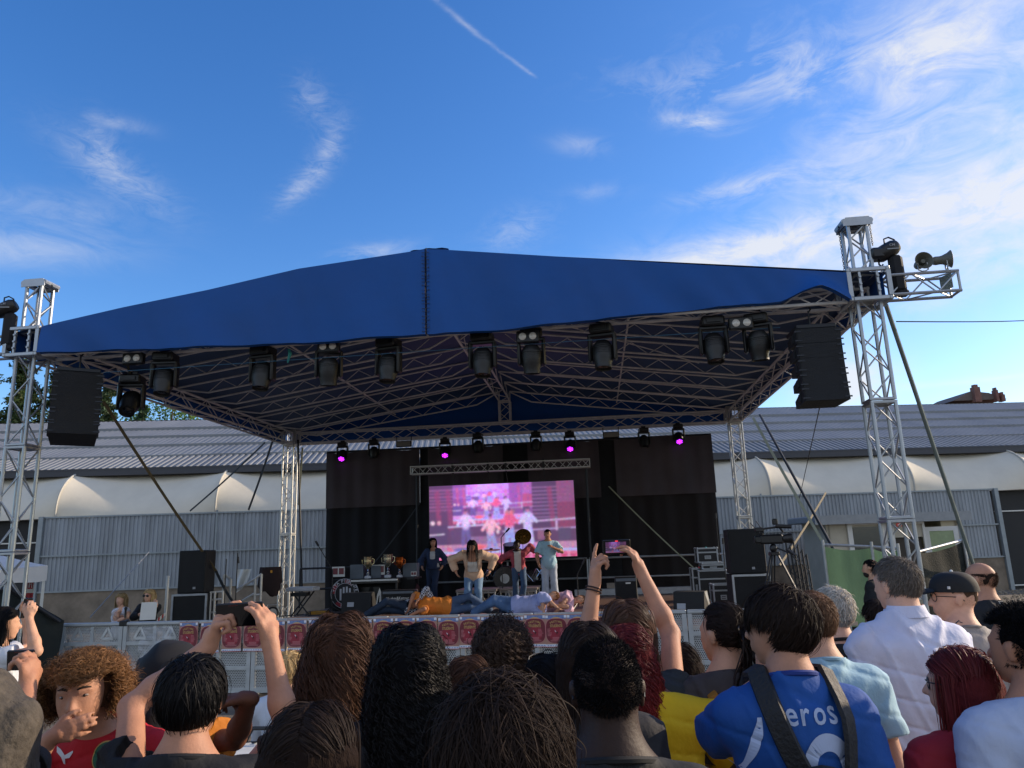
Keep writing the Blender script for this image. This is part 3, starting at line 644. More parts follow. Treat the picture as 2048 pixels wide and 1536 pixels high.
# ratchet straps and braces
def strap(a, b, wd_, m, label, r=None, group='bracing straps of the roof', knob=None):
    e = MB(); a = np.array(a); b = np.array(b)
    if r: e.path([a, a+(b-a)*.5, b], r, 8)
    else:
        d = nrm(b-a); s_ = nrm(np.cross(d, (0, 1, 0)))*wd_/2; t = nrm(np.cross(d, s_))*.003
        K = 16; V = []; Fs = []
        for i in range(K+1):
            q = a+(b-a)*i/K-np.array([0, 0, .04*sin(pi*i/K)]); V += [q-s_+t, q+s_+t, q+s_-t, q-s_-t]
        for i in range(K):
            for j in range(4): Fs.append([4*i+j, 4*i+(j+1) % 4, 4*i+4+(j+1) % 4, 4*i+4+j])
        e.add(V, Fs)
    if knob is not None:
        q = a+(b-a)*knob; e.box(q, (.10, .08, .26), frame(b-a), bev=.02); e.box(q+(.03, -.05, -.05), (.05, .1, .2), frame(b-a), bev=.01)
    o = e.build('strap' if not r else 'brace', m); tag(o, label, 'strap' if not r else 'brace', group); return o
sy = mat('yellow strap', '#6e6248', .8, var=.2); sgk = mat('dark strap', '#2c333a', .7, var=.2); sgr = mat('green grey pole', '#728080', .7, .0, var=.15); sgy = mat('grey strap', '#8d9078', .7, var=.15)
strap(P(207, 803, 11.3), P(432, 1142, 14.6), .05, sy, 'broad ochre strap descending from the left speaker array')
strap(P(432, 1142, 14.6), P(470, 1210, 14.8), .05, sgk, 'dark lower end of the ochre strap beside the stairs')
strap(P(530, 885, 20.0), P(380, 1022, 23.3), .05, sgk, 'dark cable slanting across the white awning left of the rear tower')
strap(P(546, 880, 20.0), P(497, 1020, 22), .06, sgk, 'dark strap from the left roof corner down to the metal wall')
strap(P(605, 895, 20.3), P(597, 1010, 21), .05, sgy, 'pale strap right beside the left rear tower')
strap(P(596, 880, 20.0), P(604, 1190, 19.6), 0, black, 'black cable run down the left rear tower', r=.028)
strap(P(1772, 610, 9.7), P(1952, 1145, 12.6), 0, sgr, 'thick green-grey pole leaning out from the right tower', r=.030)
strap(P(1506, 835, 19.0), P(1650, 1092, 16.2), .07, sgy, 'pale strap from the right rear tower to the green net')
strap(P(1520, 830, 18.9), P(1712, 1180, 12.6), 0, sgk, 'dark brace from the roof corner ending in a black turnbuckle', r=.03, knob=.985)
strap(P(1712, 1180, 12.6), P(1745, 1226, 12.2), .05, sgk, 'short dark strap below the turnbuckle at the green net')
strap(P(1652, 985, 21), P(1560, 1130, 17.5), .05, sy, 'ochre strap crossing behind the tripod camera')
strap(P(1640, 812, 11), P(1598, 1000, 20), 0, black, 'hair-thin cable hanging from the right speaker array', r=.008)
strap(P(298, 1104, 20), P(180, 1235, 14), 0, mat('wire', '#8f9397', .5), 'thin wire from the metal wall to the barrier', r=.009)
strap(P(160, 748, 10.6), P(1560, 655, 9.7), 0, mat('thin line', '#3d6f8f', .6), 'thin blue line strung under the front truss', r=.004)

# hung line arrays
def line_array(loc, rz, w_, hs, tilt, label):
    e = empty('line_array', loc, rz, label=label, cat='loudspeaker', group='hung black loudspeaker arrays')
    z = 0; y = 0; 
    m_ = MB(); m_.box((0, 0, .04), (w_*.9, .5, .06), bev=.01); m_.tube((0, 0, .06), (0, 0, .32), .012); m_.path([(0, 0, .30), (.03, 0, .34), (.02, 0, .39), (-.02, 0, .38)], .012, 6); m_.build('fly_frame', dkmetal, e, smooth=True)
    ang = 0
    for i, h in enumerate(hs):
        ang = tilt[i]; R_ = rotx(ang); c = np.array([0, y, z]) + R_ @ np.array([0, .0, -h/2]); m_ = MB()
        pr = [(-.28, -h/2+.003), (.22, -h/2+.05), (.22, h/2-.05), (-.28, h/2-.003)]
        m_.at(c, R_); V = [(sx*w_/2*(1 if y_ < 0 else .9), y_, z_) for sx in (-1, 1) for y_, z_ in pr]
        m_.add(V, [[0, 1, 2, 3], [7, 6, 5, 4], [0, 4, 5, 1], [1, 5, 6, 2], [2, 6, 7, 3], [3, 7, 4, 0]])
        b_ = m_.build('cabinet', mat('cabinet black', '#14161a', .7, var=.2, vs_=20, bump=.3, bs=80), e)
        g_ = MB(); g_.at(c, R_); g_.box((0, -.286, 0), (w_*.96, .012, h*.96)); g_.build('grille', mat('grille black', '#0a0b0d', .6, bump=.8, bs=180), b_)
        for sx in (-1, 1):
            t_ = MB(); t_.at(c, R_); t_.box((sx*(w_/2+.003), -.1, 0), (.014, .07, h*.5)); t_.build('rigging_link', mat('link grey', '#2f3238', .5, .5), b_)
            for zz in (-h*.3, h*.3): t_ = MB(); t_.at(c, R_); t_.box((sx*w_*.46, -.293, zz), (.09, .008, .018)); t_.build('handle', mat('link grey'), b_)
        e2 = R_ @ np.array([0, 0, -h]); y += e2[1]; z += e2[2]
    return e
line_array(P(158, 752, 10.6), SA+.62, .62, [.2, .21, .2, .21, .2], [0, -.03, -.08, -.16, -.3], 'curved black line array hung at the left roof corner')
line_array(P(1622, 668, 9.5), SA+.02, .56, [.2]*5, [0, -.01, -.03, -.06, -.12], 'black line array hung at the right roof corner')

# moving heads and blinders
glow = mat('purple lens', '#c020ff', .3, emit='#c82bff', es=3.2, var=0); lensd = mat('dark lens', '#08090c', .08, var=0, spec=.9)
def moving_head(loc, rz, tilt, s_, label, lit=False, group='black moving head lights on the front truss'):
    e = empty('moving_head', loc, rz, label=label, cat='stage light', group=group)
    m_ = MB(); m_.box((0, 0, -.06*s_), (.27*s_, .24*s_, .12*s_), bev=.02*s_); m_.box((0, 0, .02*s_), (.12*s_, .04, .07*s_)); m_.box((0, -.135*s_, -.06*s_), (.16*s_, .012, .05*s_)); m_.build('base', blackp, e, smooth=True)
    m_ = MB()
    for sx in (-1, 1): m_.box((sx*.15*s_, 0, -.29*s_), (.045*s_, .12*s_, .34*s_), bev=.02*s_)
    m_.box((0, 0, -.135*s_), (.34*s_, .12*s_, .05*s_), bev=.015*s_); m_.build('yoke', blackp, e, smooth=True)
    R_ = rotx(-tilt); m_ = MB()
    pr = [(0, .17), (.08, .165), (.118, .11), (.128, .02), (.122, -.07), (.10, -.13), (.102, -.185), (.094, -.185), (.09, -.165)]
    m_.lathe([(r*s_, z*s_) for r, z in pr[::-1]], 20, (0, 0, -.37*s_), R_)
    for k in range(5): m_.lathe([(.124*s_, (-.01+k*.022)*s_), (.131*s_, (-.01+k*.022)*s_), (.131*s_, (k*.022)*s_), (.124*s_, k*.022*s_)], 20, (0, 0, -.37*s_), R_)
    hd = m_.build('head', mat('head shell', '#08090b', .5, var=.1, vs_=12, spec=.6), e, smooth=True)
    m_ = MB()
    if lit:
        m_.lathe([(0, -.176*s_), (.09*s_, -.168*s_)][::-1], 20, (0, 0, -.37*s_), R_); m_.build('lens_rim', mat('dim purple', '#4a1466', .4, emit='#8a1fd0', es=.9, var=0), hd)
        m_ = MB()
        for k in range(13):
            a = 2*pi*k/6 if k < 7 else 2*pi*(k-7)/6+.5; r = 0 if k == 0 else (.036 if k < 7 else .068)
            m_.ball(np.array([0, 0, -.37*s_]) + R_ @ np.array([cos(a)*r*s_, sin(a)*r*s_, -.178*s_]), .014*s_, 6, 4)
        m_.build('lens', glow, hd)
    else:
        m_.lathe([(0, -.172*s_), (.05*s_, -.168*s_), (.09*s_, -.155*s_)][::-1], 20, (0, 0, -.37*s_), R_); m_.build('lens', lensd, hd, smooth=True)
    return e
fl = [(262, 800, .7, 0), (330, 735, .25, 1), (525, 735, .2, 2), (658, 715, -.1, 3), (777, 720, .15, 4), (965, 705, .15, 5), (1062, 690, -.1, 6), (1205, 695, .15, 7), (1427, 680, .2, 8), (1515, 667, -.1, 9)]
pos = ['lowest moving head, tipped outward beside the left line array', 'moving head second from the left roof corner', 'moving head hanging left of the green tape scrap', 'moving head under the second pair of round lamps', 'moving head left of the roof seam',
       'moving head right of the roof seam, in front of the ridge truss', 'moving head under the third pair of round lamps', 'moving head hanging in the middle of the right roof half', 'large moving head third from the right line array', 'moving head nearest the right line array']
for u, v, tl, i in fl:
    x, z = SP(u, v, .15 if i else .5); ztop = z+.33*1.15
    if i: ztop = 4.93
    moving_head(S(x, .15 if i else .5, ztop), SA+random.uniform(-.3, .3), tl, 1.15, pos[i])
m_ = MB(); x, z = SP(262, 770, .5); m_.tube(S(x, .5, z+.06), S(x, .3, 5.0), .02); tag(m_.build('drop_pole', dkmetal), 'short black pole carrying the lowest moving head', 'pole')
lw = mat('lamp glass', '#d8d4cc', .2, var=.1, vs_=60, spec=.8, coat=.5)
for k, (u, v) in enumerate(((263, 716), (655, 692), (1055, 672), (1483, 645))):
    x, z = SP(u, v, -.02); e = empty('blinder_light', S(x, -.02, z), SA, label='pair of round pale lamps on the front truss, ' + ['nearest the left tower', 'left of the roof seam', 'right of the roof seam', 'nearest the right tower'][k], cat='stage light', group='twin lamp blinders on the front truss')
    m_ = MB(); m_.box((0, .06, 0), (.32, .10, .17), bev=.015); m_.build('housing', blackp, e, smooth=True)
    for sx in (-1, 1): m_ = MB(); m_.lathe([(0, -.022), (.03, -.018), (.052, 0), (.052, .02)], 16, (sx*.072, 0, 0), rotx(-pi/2)); m_.build('lamp', lw, e, smooth=True)
for i, (u, v, lit) in enumerate(((685, 905, 1), (748, 900, 0), (890, 898, 1), (956, 888, 0), (1072, 885, 0), (1140, 885, 1), (1288, 877, 0), (1357, 870, 1))):
    x, z = SP(u, v, 9.3); moving_head(S(x, 9.3, z+.33*.82+.0), SA+random.uniform(-.2, .2), .75 if lit else random.uniform(0, .4), .92, ('small light glowing purple, ' if lit else 'unlit black moving head on the rear truss, ') + ['leftmost of the rear row', 'second of the rear row', 'just left of the screen truss', 'above the left half of the screen', 'above the right half of the screen', 'above the right end of the screen', 'second last of the rear row', 'last one at the right end of the rear row'][i], bool(lit), 'stage lights on the rear truss')
for i, (u, v) in enumerate(((808, 888), (1222, 870))):
    x, z = SP(u, v, 9.3); e = empty('flood_light', S(x, 9.3, z), SA, label=['flat wash panel light on the rear truss, left of the screen', 'flat wash panel light on the rear truss, right of the screen'][i], cat='stage light', group='flat panel lights')
    m_ = MB(); m_.box((0, 0, 0), (.42, .1, .16), bev=.015); m_.tube((-.2, 0, 0), (-.2, 0, .2), .012); m_.tube((.2, 0, 0), (.2, 0, .2), .012); m_.build('housing', blackp, e, smooth=True); m_ = MB(); m_.box((0, -.054, 0), (.37, .01, .12)); m_.build('lens', mat('frosted', '#7d7a72', .4), e)
m_ = MB(); x, z = SP(577, 715, .1)
m_.path([S(x, .1, z+.12), S(x+.03, .08, z+.05), S(x-.01, .1, z-.08)], [.02, .03, .012], 6); tag(m_.build('tape_scrap', mat('teal tape', '#2f8f8a', .6)), 'scrap of teal tape hanging under the front truss', 'tape')
# ================================================================== stage
HS = .72
stg = empty('stage_platform', S(0, 0, 0), SA, label='low stage deck of brown boards under the blue roof', cat='stage')
deck = mat('deck board', '#6a5348', .45, var=.22, vs_=3, stretch=(.4, 2.2, 1), bump=.1, bs=8)
for i in range(5):
    for j in range(4): m_ = MB(); m_.box((2.0+1.98*(i+.5), 1.7+1.96*(j+.5), HS-.03), (1.974, 1.954, .06)); m_.build('deck_panel', deck, stg)
m_ = MB()
for i in range(6):
    for j in range(5): m_.tube((2.0+1.98*i+(.1 if i == 0 else -.1 if i == 5 else 0), 1.7+1.96*j+(.1 if j == 0 else -.1 if j == 4 else 0), 0), (2.0+1.98*i+(.1 if i == 0 else -.1 if i == 5 else 0), 1.7+1.96*j+(.1 if j == 0 else -.1 if j == 4 else 0), HS-.07), .03)
m_.build('leg_frame', steel, stg); m_ = MB(); m_.box((6.95, 1.69, .34), (9.9, .012, .62)); m_.build('skirt', mat('skirt cloth', '#0d0e12', .85), stg)
m_ = MB(); m_.box((6.95, 1.66, HS-.025), (9.9, .03, .05)); m_.build('edge_strip', mat('pale edge', '#a79a8c', .6, var=.2), stg)
# barriers
def holes(name, base, s_=.026, rad=.36):
    m = mat(name, base, .5, .45, var=.10, vs_=5); n = m.node_tree; L = n.links; b = n.nodes['Principled BSDF']
    t = n.nodes.new('ShaderNodeTexCoord'); sp_ = n.nodes.new('ShaderNodeSeparateXYZ'); L.new(t.outputs['Object'], sp_.inputs[0])
    def q(op, a, b_=None):
        k = n.nodes.new('ShaderNodeMath'); k.operation = op
        for i, x in enumerate((a, b_)):
            if x is None: continue
            if isinstance(x, (int, float)): k.inputs[i].default_value = x
            else: L.new(x, k.inputs[i])
        return k.outputs[0]
    z = q('DIVIDE', sp_.outputs[2], s_*.866); row = q('FLOOR', z); x = q('ADD', q('DIVIDE', sp_.outputs[0], s_), q('MULTIPLY', q('MODULO', row, 2.0), .5))
    fx = q('SUBTRACT', q('FRACT', x), .5); fz = q('MULTIPLY', q('SUBTRACT', q('FRACT', z), .5), .866)
    d = q('SQRT', q('ADD', q('MULTIPLY', fx, fx), q('MULTIPLY', fz, fz))); h = q('LESS_THAN', d, rad)
    tr = n.nodes.new('ShaderNodeBsdfTransparent'); mx = n.nodes.new('ShaderNodeMixShader'); L.new(h, mx.inputs[0]); L.new(b.outputs[0], mx.inputs[1]); L.new(tr.outputs[0], mx.inputs[2]); L.new(mx.outputs[0], n.nodes['Material Output'].inputs[0]); return m
perf = holes('perforated sheet', '#b4b9bc', .026, .33)
B0 = S(.2, .93); B1 = S(11.42, .38); bd = nrm(B1-B0); BA = atan2(bd[1], bd[0]); nB = 11; bw = np.linalg.norm(B1-B0)/nB; BH = 1.045
def barrier(loc):
    e = empty('crowd_barrier', loc, BA); w2 = bw/2-.006
    m_ = MB(); m_.box((0, -.0, BH-.025), (2*w2, .07, .05), bev=.012); m_.box((-w2+.03, 0, BH/2), (.06, .05, BH-.1)); m_.box((w2-.03, 0, BH/2), (.06, .05, BH-.1)); m_.box((0, 0, .74), (2*w2-.12, .04, .05)); m_.box((0, 0, .38), (2*w2-.12, .04, .05)); m_.box((0, 0, .08), (2*w2-.12, .04, .06)); m_.box((0, 0, BH/2+.06), (.05, .035, BH-.24)); m_.build('frame', mat('barrier frame', '#b0b5b8', .5, .5, var=.12), e)
    m_ = MB(); m_.box((0, .012, BH/2), (2*w2-.1, .004, BH-.1)); m_.build('perforated_panel', perf, e)
    m_ = MB()
    for cx in (-bw*.24, bw*.24):
        for k in range(3):
            a0, a1 = pi/2+k*2*pi/3, pi/2+(k+1)*2*pi/3; R0 = .135; p, q = np.array([cos(a0), sin(a0)])*R0, np.array([cos(a1), sin(a1)])*R0; d = (q-p)/np.linalg.norm(q-p); nn = np.array([-d[1], d[0]])*(-1); p = p+d*.03; q = q-d*.018
            pts = [p, q, q-nn*.032-d*.012, p-nn*.032+d*.02]; m_.prism([(x+cx, y+.862) for x, y in pts], .008, UPR, (0, .006, 0))
    m_.build('triangle_emblem', mat('emblem', '#c2c6c9', .4, .5), e)
    m_ = MB(); m_.box((-w2+.03, .45, .02), (.05, .9, .04)); m_.box((w2-.03, .45, .02), (.05, .9, .04)); m_.tube((-w2+.03, .85, .04), (-w2+.03, .03, .85), .018); m_.tube((w2-.03, .85, .04), (w2-.03, .03, .85), .018); m_.build('brace', alu, e)
    return e
b0 = None; names = ['first', 'second', 'third', 'fourth', 'fifth', 'sixth', 'seventh', 'eighth', 'ninth', 'tenth', 'last']
for i in range(nB):
    loc = B0+bd*bw*(i+.5); e = barrier(loc) if b0 is None else copy_tree(b0, loc); b0 = b0 or e
    tag(e, f'{names[i]} perforated barrier from the left, ' + ('bare panel with triangle emblems' if i in (0, 10) else 'beside the bare panel at the left' if i == 1 else 'with red posters taped on' if i < 8 else 'bare beside the last posters' if i == 8 else 'behind the ponytail woman'), 'barrier', 'crowd barriers in front of the stage')
m_ = MB(); q = B0+bd*bw*1.0; m_.at(q, rotz(BA)); m_.box((0, 0, BH-.02), (.13, .085, .075), bev=.01); tag(m_.build('tape_wrap', black), 'black tape wrapped round the joint of the first two barriers', 'tape')
# posters
pc_ = [mat('poster paper', '#ab8373', .35, var=.15, vs_=60, spec=.6), mat('poster red', '#6b1a2c', .35, var=.1, vs_=30, spec=.6), mat('poster gold', '#c9a765', .35, var=0, spec=.6), mat('poster blue', '#6f86b8', .35, var=.3, vs_=40, spec=.6), mat('poster white', '#d7dbe6', .35, var=0), mat('poster crimson', '#8e2438', .35, var=.1), mat('poster ink', '#2a0d14', .4, var=0), mat('poster pink', '#c07a80', .4, var=0), mat('poster edge red', '#b03038', .4, var=0)]
def poster():
    m_ = MB(); w_, h = .297, .42; R = UPR
    def sh(pts, mi, k): m_.mt(mi); m_.add(np.c_[np.array(pts), np.zeros(len(pts))] @ R.T + np.array([0, -.0012*k, 0]), [list(range(len(pts)))])
    def rc(x0, y0, x1, y1, mi, k): sh([(x0, y0), (x1, y0), (x1, y1), (x0, y1)], mi, k)
    rc(-w_/2, -h/2, w_/2, h/2, 0, 0)
    rc(-w_/2+.008, h/2-.06, w_/2-.008, h/2-.012, 3, 1)
    for sx in (-1, 1): rc(min(sx*.143, sx*.108), h/2-.045, max(sx*.143, sx*.108), h/2-.012, 4, 2)
    sh([(cos(a)*.14, .01+sin(a)*(.165 if sin(a) > 0 else .15)*(1) ) for a in np.linspace(0, 2*pi, 36, endpoint=False)], 2, 3)
    def sup(a, rx, ry, e=.62): return (math.copysign(abs(cos(a))**e, cos(a))*rx, math.copysign(abs(sin(a))**e, sin(a))*ry+.0)
    sh([sup(a, .146, .160) for a in np.linspace(0, 2*pi, 36, endpoint=False)], 7, 4)
    sh([sup(a, .141, .155) for a in np.linspace(0, 2*pi, 36, endpoint=False)], 1, 5)
    sh([sup(a, .10, .085, .7)[:1]+(sup(a, .1, .085, .7)[1]-.035,) for a in np.linspace(0, 2*pi, 28, endpoint=False)], 5, 6)
    m_.mt(2); word = 'FESTIVAL'
    for i, c in enumerate(word):
        t = (i-3.5)/3.5; V, Fs = text2d(c, .036, .012); a = -t*.5; Rr = np.array([[cos(a), -sin(a)], [sin(a), cos(a)]]); V2 = V @ Rr.T + np.array([t*.075, .118-.018*t*t]); m_.add(np.c_[V2, 0*V2[:, 0]] @ R.T+np.array([0, -.0084, 0]), Fs)
    V, Fs = text2d('dello', .016, 0); m_.mt(0); m_.add(np.c_[V+np.array([0, .088]), 0*V[:, 0]] @ R.T+np.array([0, -.0084, 0]), Fs)
    V, Fs = text2d('STUDENTE', .047, .012); m_.mt(2); m_.add(np.c_[V*np.array([.72, 1])+np.array([0, .060]), 0*V[:, 0]] @ R.T+np.array([0, -.0084, 0]), Fs)
    rg = random.Random(4)
    for k in range(6):
        y = .02-k*.017; rc(-.122, y, -.122+rg.uniform(.03, .06), y+.006, 7, 7); rc(.045, y-.004, .045+rg.uniform(.04, .075), y+.001, 7, 7)
    for k in range(5): l = rg.uniform(.05, .09); rc(-l, -.088-k*.012, l, -.083-k*.012, 7, 7)
    sh([(-.024, .012), (-.016, .002), (-.004, -.012), (-.010, -.018), (-.02, -.008)], 4, 8); sh([(.0, -.015), (.014, -.014), (.022, -.03), (.016, -.034), (.01, -.026), (.006, -.05), (-.001, -.05), (-.003, -.03)], 6, 8)
    rc(-w_/2, -h/2, w_/2, -h/2+.036, 4, 1); rc(-w_/2, -h/2, w_/2, -h/2+.006, 8, 2)
    for k in range(8): x = -.13+k*.035; rc(x, -h/2+.014, x+rg.uniform(.01, .024), -h/2+.025, 3, 3)
    m_.mt(0)
    return m_.build('poster', pc_)
PW = {3: 'fourth from the left, under the stage corner light', 4: 'fifth from the left, left of the wavy brown head', 5: 'sixth from the left, beside the wavy brown head', 6: 'hidden behind the crown of the wavy brown head', 7: 'behind the wavy brown head, right part', 8: 'right of the wavy brown head', 9: 'between the wavy and the black curly heads', 10: 'left of the black curly head', 11: 'behind the black curly head', 12: 'just right of the black curly head', 13: 'under the orange dancer', 14: 'left of the ash brown curls', 15: 'behind the ash brown curls', 16: 'just right of the ash brown curls', 17: 'third last in the row, left of the smooth dark head'}
p0 = None; npst = 20; ua, ub = 381, 1200
for i in range(npst):
    u = ua+(ub-ua)*i/(npst-1); d = ray(u, 1260); A = B0[:2]; nn = np.array([-bd[1], bd[0]]); t = (A @ nn)/(d[:2] @ nn); xy = d[:2]*t; along = (xy-A) @ bd[:2]
    loc = B0+bd*along+np.array([nn[0], nn[1], 0])*(-.045 - .004*(i % 2)); loc[2] = BH-.225-random.choice([0, .004, .012, .0])
    o = poster() if p0 is None else p0.copy()
    if p0 is None: p0 = o
    else: COL.objects.link(o)
    setloc(o, loc, BA); o.rotation_euler[1] = random.uniform(-.012, .012)
    where = {0: 'leftmost red poster, half covered by the raised hand', 1: 'second red poster from the left, behind the raised phone', 2: 'third red poster from the left, by the phone', 19: 'last red poster at the right end of the row', 18: 'second last red poster on the right'}.get(i, 'red poster ' + PW.get(i, ''))
    tag(o, where, 'poster', 'red festival posters taped to the barrier')
# crumpled film on the second barrier
m_ = MB(); q0 = B0+bd*bw*1.55+np.array([0, -.05, .72]); m_.at(q0, rotz(BA))
def fn(u, t): return ((u-.5)*.5+.02*sin(9*t), -.012-.012*abs(sin(13*u+5*t)+sin(21*t)), (t-.5)*.5)
m_.grid(fn, 30, 30); tag(m_.build('plastic_film', mat('clear film', '#c9ced6', .08, var=0, alpha=.28, spec=1), smooth=False), 'crinkled clear plastic film taped on the second barrier', 'film')

# backdrop cloth
bc = empty('backdrop', S(0, 9.33, 0), SA, label='tall black backdrop cloth with browner upper lengths behind the screen', cat='backdrop')
def drape(x0, x1, z0, z1, amp, y=0, ph=0): 
    m_ = MB(); m_.grid(lambda u, t: (x0+(x1-x0)*u, y+amp*(sin((x0+(x1-x0)*u)*7+ph+1.5*sin(2*t))+.5*sin((x0+(x1-x0)*u)*17+ph)), z0+(z1-z0)*t-(.03*sin(3*pi*u)*t)), 60, 8); return m_
cup = mat('upper cloth', '#3e3638', .9, var=.2, vs_=1.2, bump=.2, bs=10, trans=.04); clo = mat('lower cloth', '#0c0b10', .9, var=.25, vs_=2, trans=.02); clb = mat('black cloth', '#07080b', .9, var=.2); crd = mat('brown cloth', '#17100f', .9, var=.25, trans=.02)  # upper brown is lightened to stand for light passing through the cloth
x1_, x2_ = 1.17, 11.32
for a, b, m in ((x1_, 3.72, cup), (3.95, 5.95, cup), (6.6, 8.45, cup), (8.85, x2_, cup)): drape(a, b, 3.12, 4.60, .02, -.05).build('upper_cloth', m, bc, smooth=True, auto=False)
for a, b in ((3.71, 3.96), (5.94, 6.61), (8.44, 8.86)): drape(a, b, 1.0, 4.62, .015, .03).build('joint_strip', clb, bc, smooth=True, auto=False)
for a, b, m in ((x1_, 3.72, clo), (3.95, 5.95, clo), (6.6, 8.45, clo), (8.85, x2_, crd)): drape(a, b, .55, 3.17, .035, .05, a).build('lower_cloth', m, bc, smooth=True, auto=False)
m_ = MB(); m_.tube((x1_, 0, 4.62), (x2_, 0, 4.60), .03); m_.build('hanging_bar', dkmetal, bc)
for a, b, lab in (((P(840, 1005, 19.3)), P(745, 1130, 18.9), 'left'), (P(1205, 960, 19.2), P(1392, 1140, 18.0), 'right')):
    strap(a, b, .03, sgy if lab == 'right' else sgk, f'{lab} strap crossing the backdrop beside the screen')
# led wall
(sx0, sz0), (sx1, sz1) = (4.11, 1.69), (7.77, 3.53); SWd, SHt = sx1-sx0, sz1-sz0
led = empty('led_screen', S((sx0+sx1)/2, 8.72, (sz0+sz1)/2), SA, label='large LED video screen showing the dancers in pink light', cat='screen')
NX, NY = 236, 120; img = np.zeros((NY, NX, 3)); yy, xx = np.mgrid[0:NY, 0:NX]/np.array([NY, NX]).reshape(2, 1, 1)
def rect(x0, y0, x1, y1, c, a=1.0): k = (xx >= x0) & (xx < x1) & (yy >= y0) & (yy < y1); img[k] = img[k]*(1-a)+np.array(lin(c))*a
def elp(x, y, rx, ry, c, a=1.0, rot=0): dx, dy = xx-x, (yy-y)/2; u_ = (dx*cos(rot)+dy*sin(rot))/rx; v_ = (-dx*sin(rot)+dy*cos(rot))/(ry/2); k = np.clip(1.3-(u_*u_+v_*v_), 0, 1)[..., None]*a; img[:] = img*(1-k)+np.array(lin(c))*k
def lnn(x0, y0, x1, y1, w_, c, a=1.0):
    d = np.array([x1-x0, (y1-y0)/2]); L = np.hypot(*d)+1e-9; px_, py_ = xx-x0, (yy-y0)/2; t = np.clip((px_*d[0]+py_*d[1])/L**2, 0, 1); q = np.hypot(px_-d[0]*t, py_-d[1]*t); k = np.clip((w_-q)*NX*.9+.5, 0, 1)[..., None]*a; img[:] = img*(1-k)+np.array(lin(c))*k
def tint(x0, y0, x1, y1, c, a): rect(x0, y0, x1, y1, c, a)
def figures(x0, y0, sw, sh, hz_):     # persons in the shown picture
    def X(x): return x0+x*sw
    def Y(y): return y0+y*sh
    for hx, hy, top, bot, lean, k in ((.25, .36, '#d9c6ea', '#4a4b86', 0, 1), (.42, .44, '#f0b3bd', '#8d93c8', .01, 1), (.55, .37, '#e2506e', '#8fa2dd', .0, 1.2), (.675, .36, '#c7c3f2', '#c3bff0', 0, 1.1)):
        lnn(X(hx-.012), Y(hy+.22), X(hx-.02+lean), Y(hy+.42), .014*sw*k, bot); lnn(X(hx+.012), Y(hy+.22), X(hx+.025+lean), Y(hy+.43), .014*sw*k, bot)
        elp(X(hx), Y(hy+.13), .034*sw*k, .115*sh, top); lnn(X(hx-.02), Y(hy+.07), X(hx-.055), Y(hy+.17), .010*sw, top); lnn(X(hx+.02), Y(hy+.07), X(hx+.06), Y(hy+.16), .010*sw, top)
        elp(X(hx), Y(hy), .013*sw, .04*sh, '#c0788a'); elp(X(hx), Y(hy-.02), .014*sw, .025*sh, '#3a1f38')
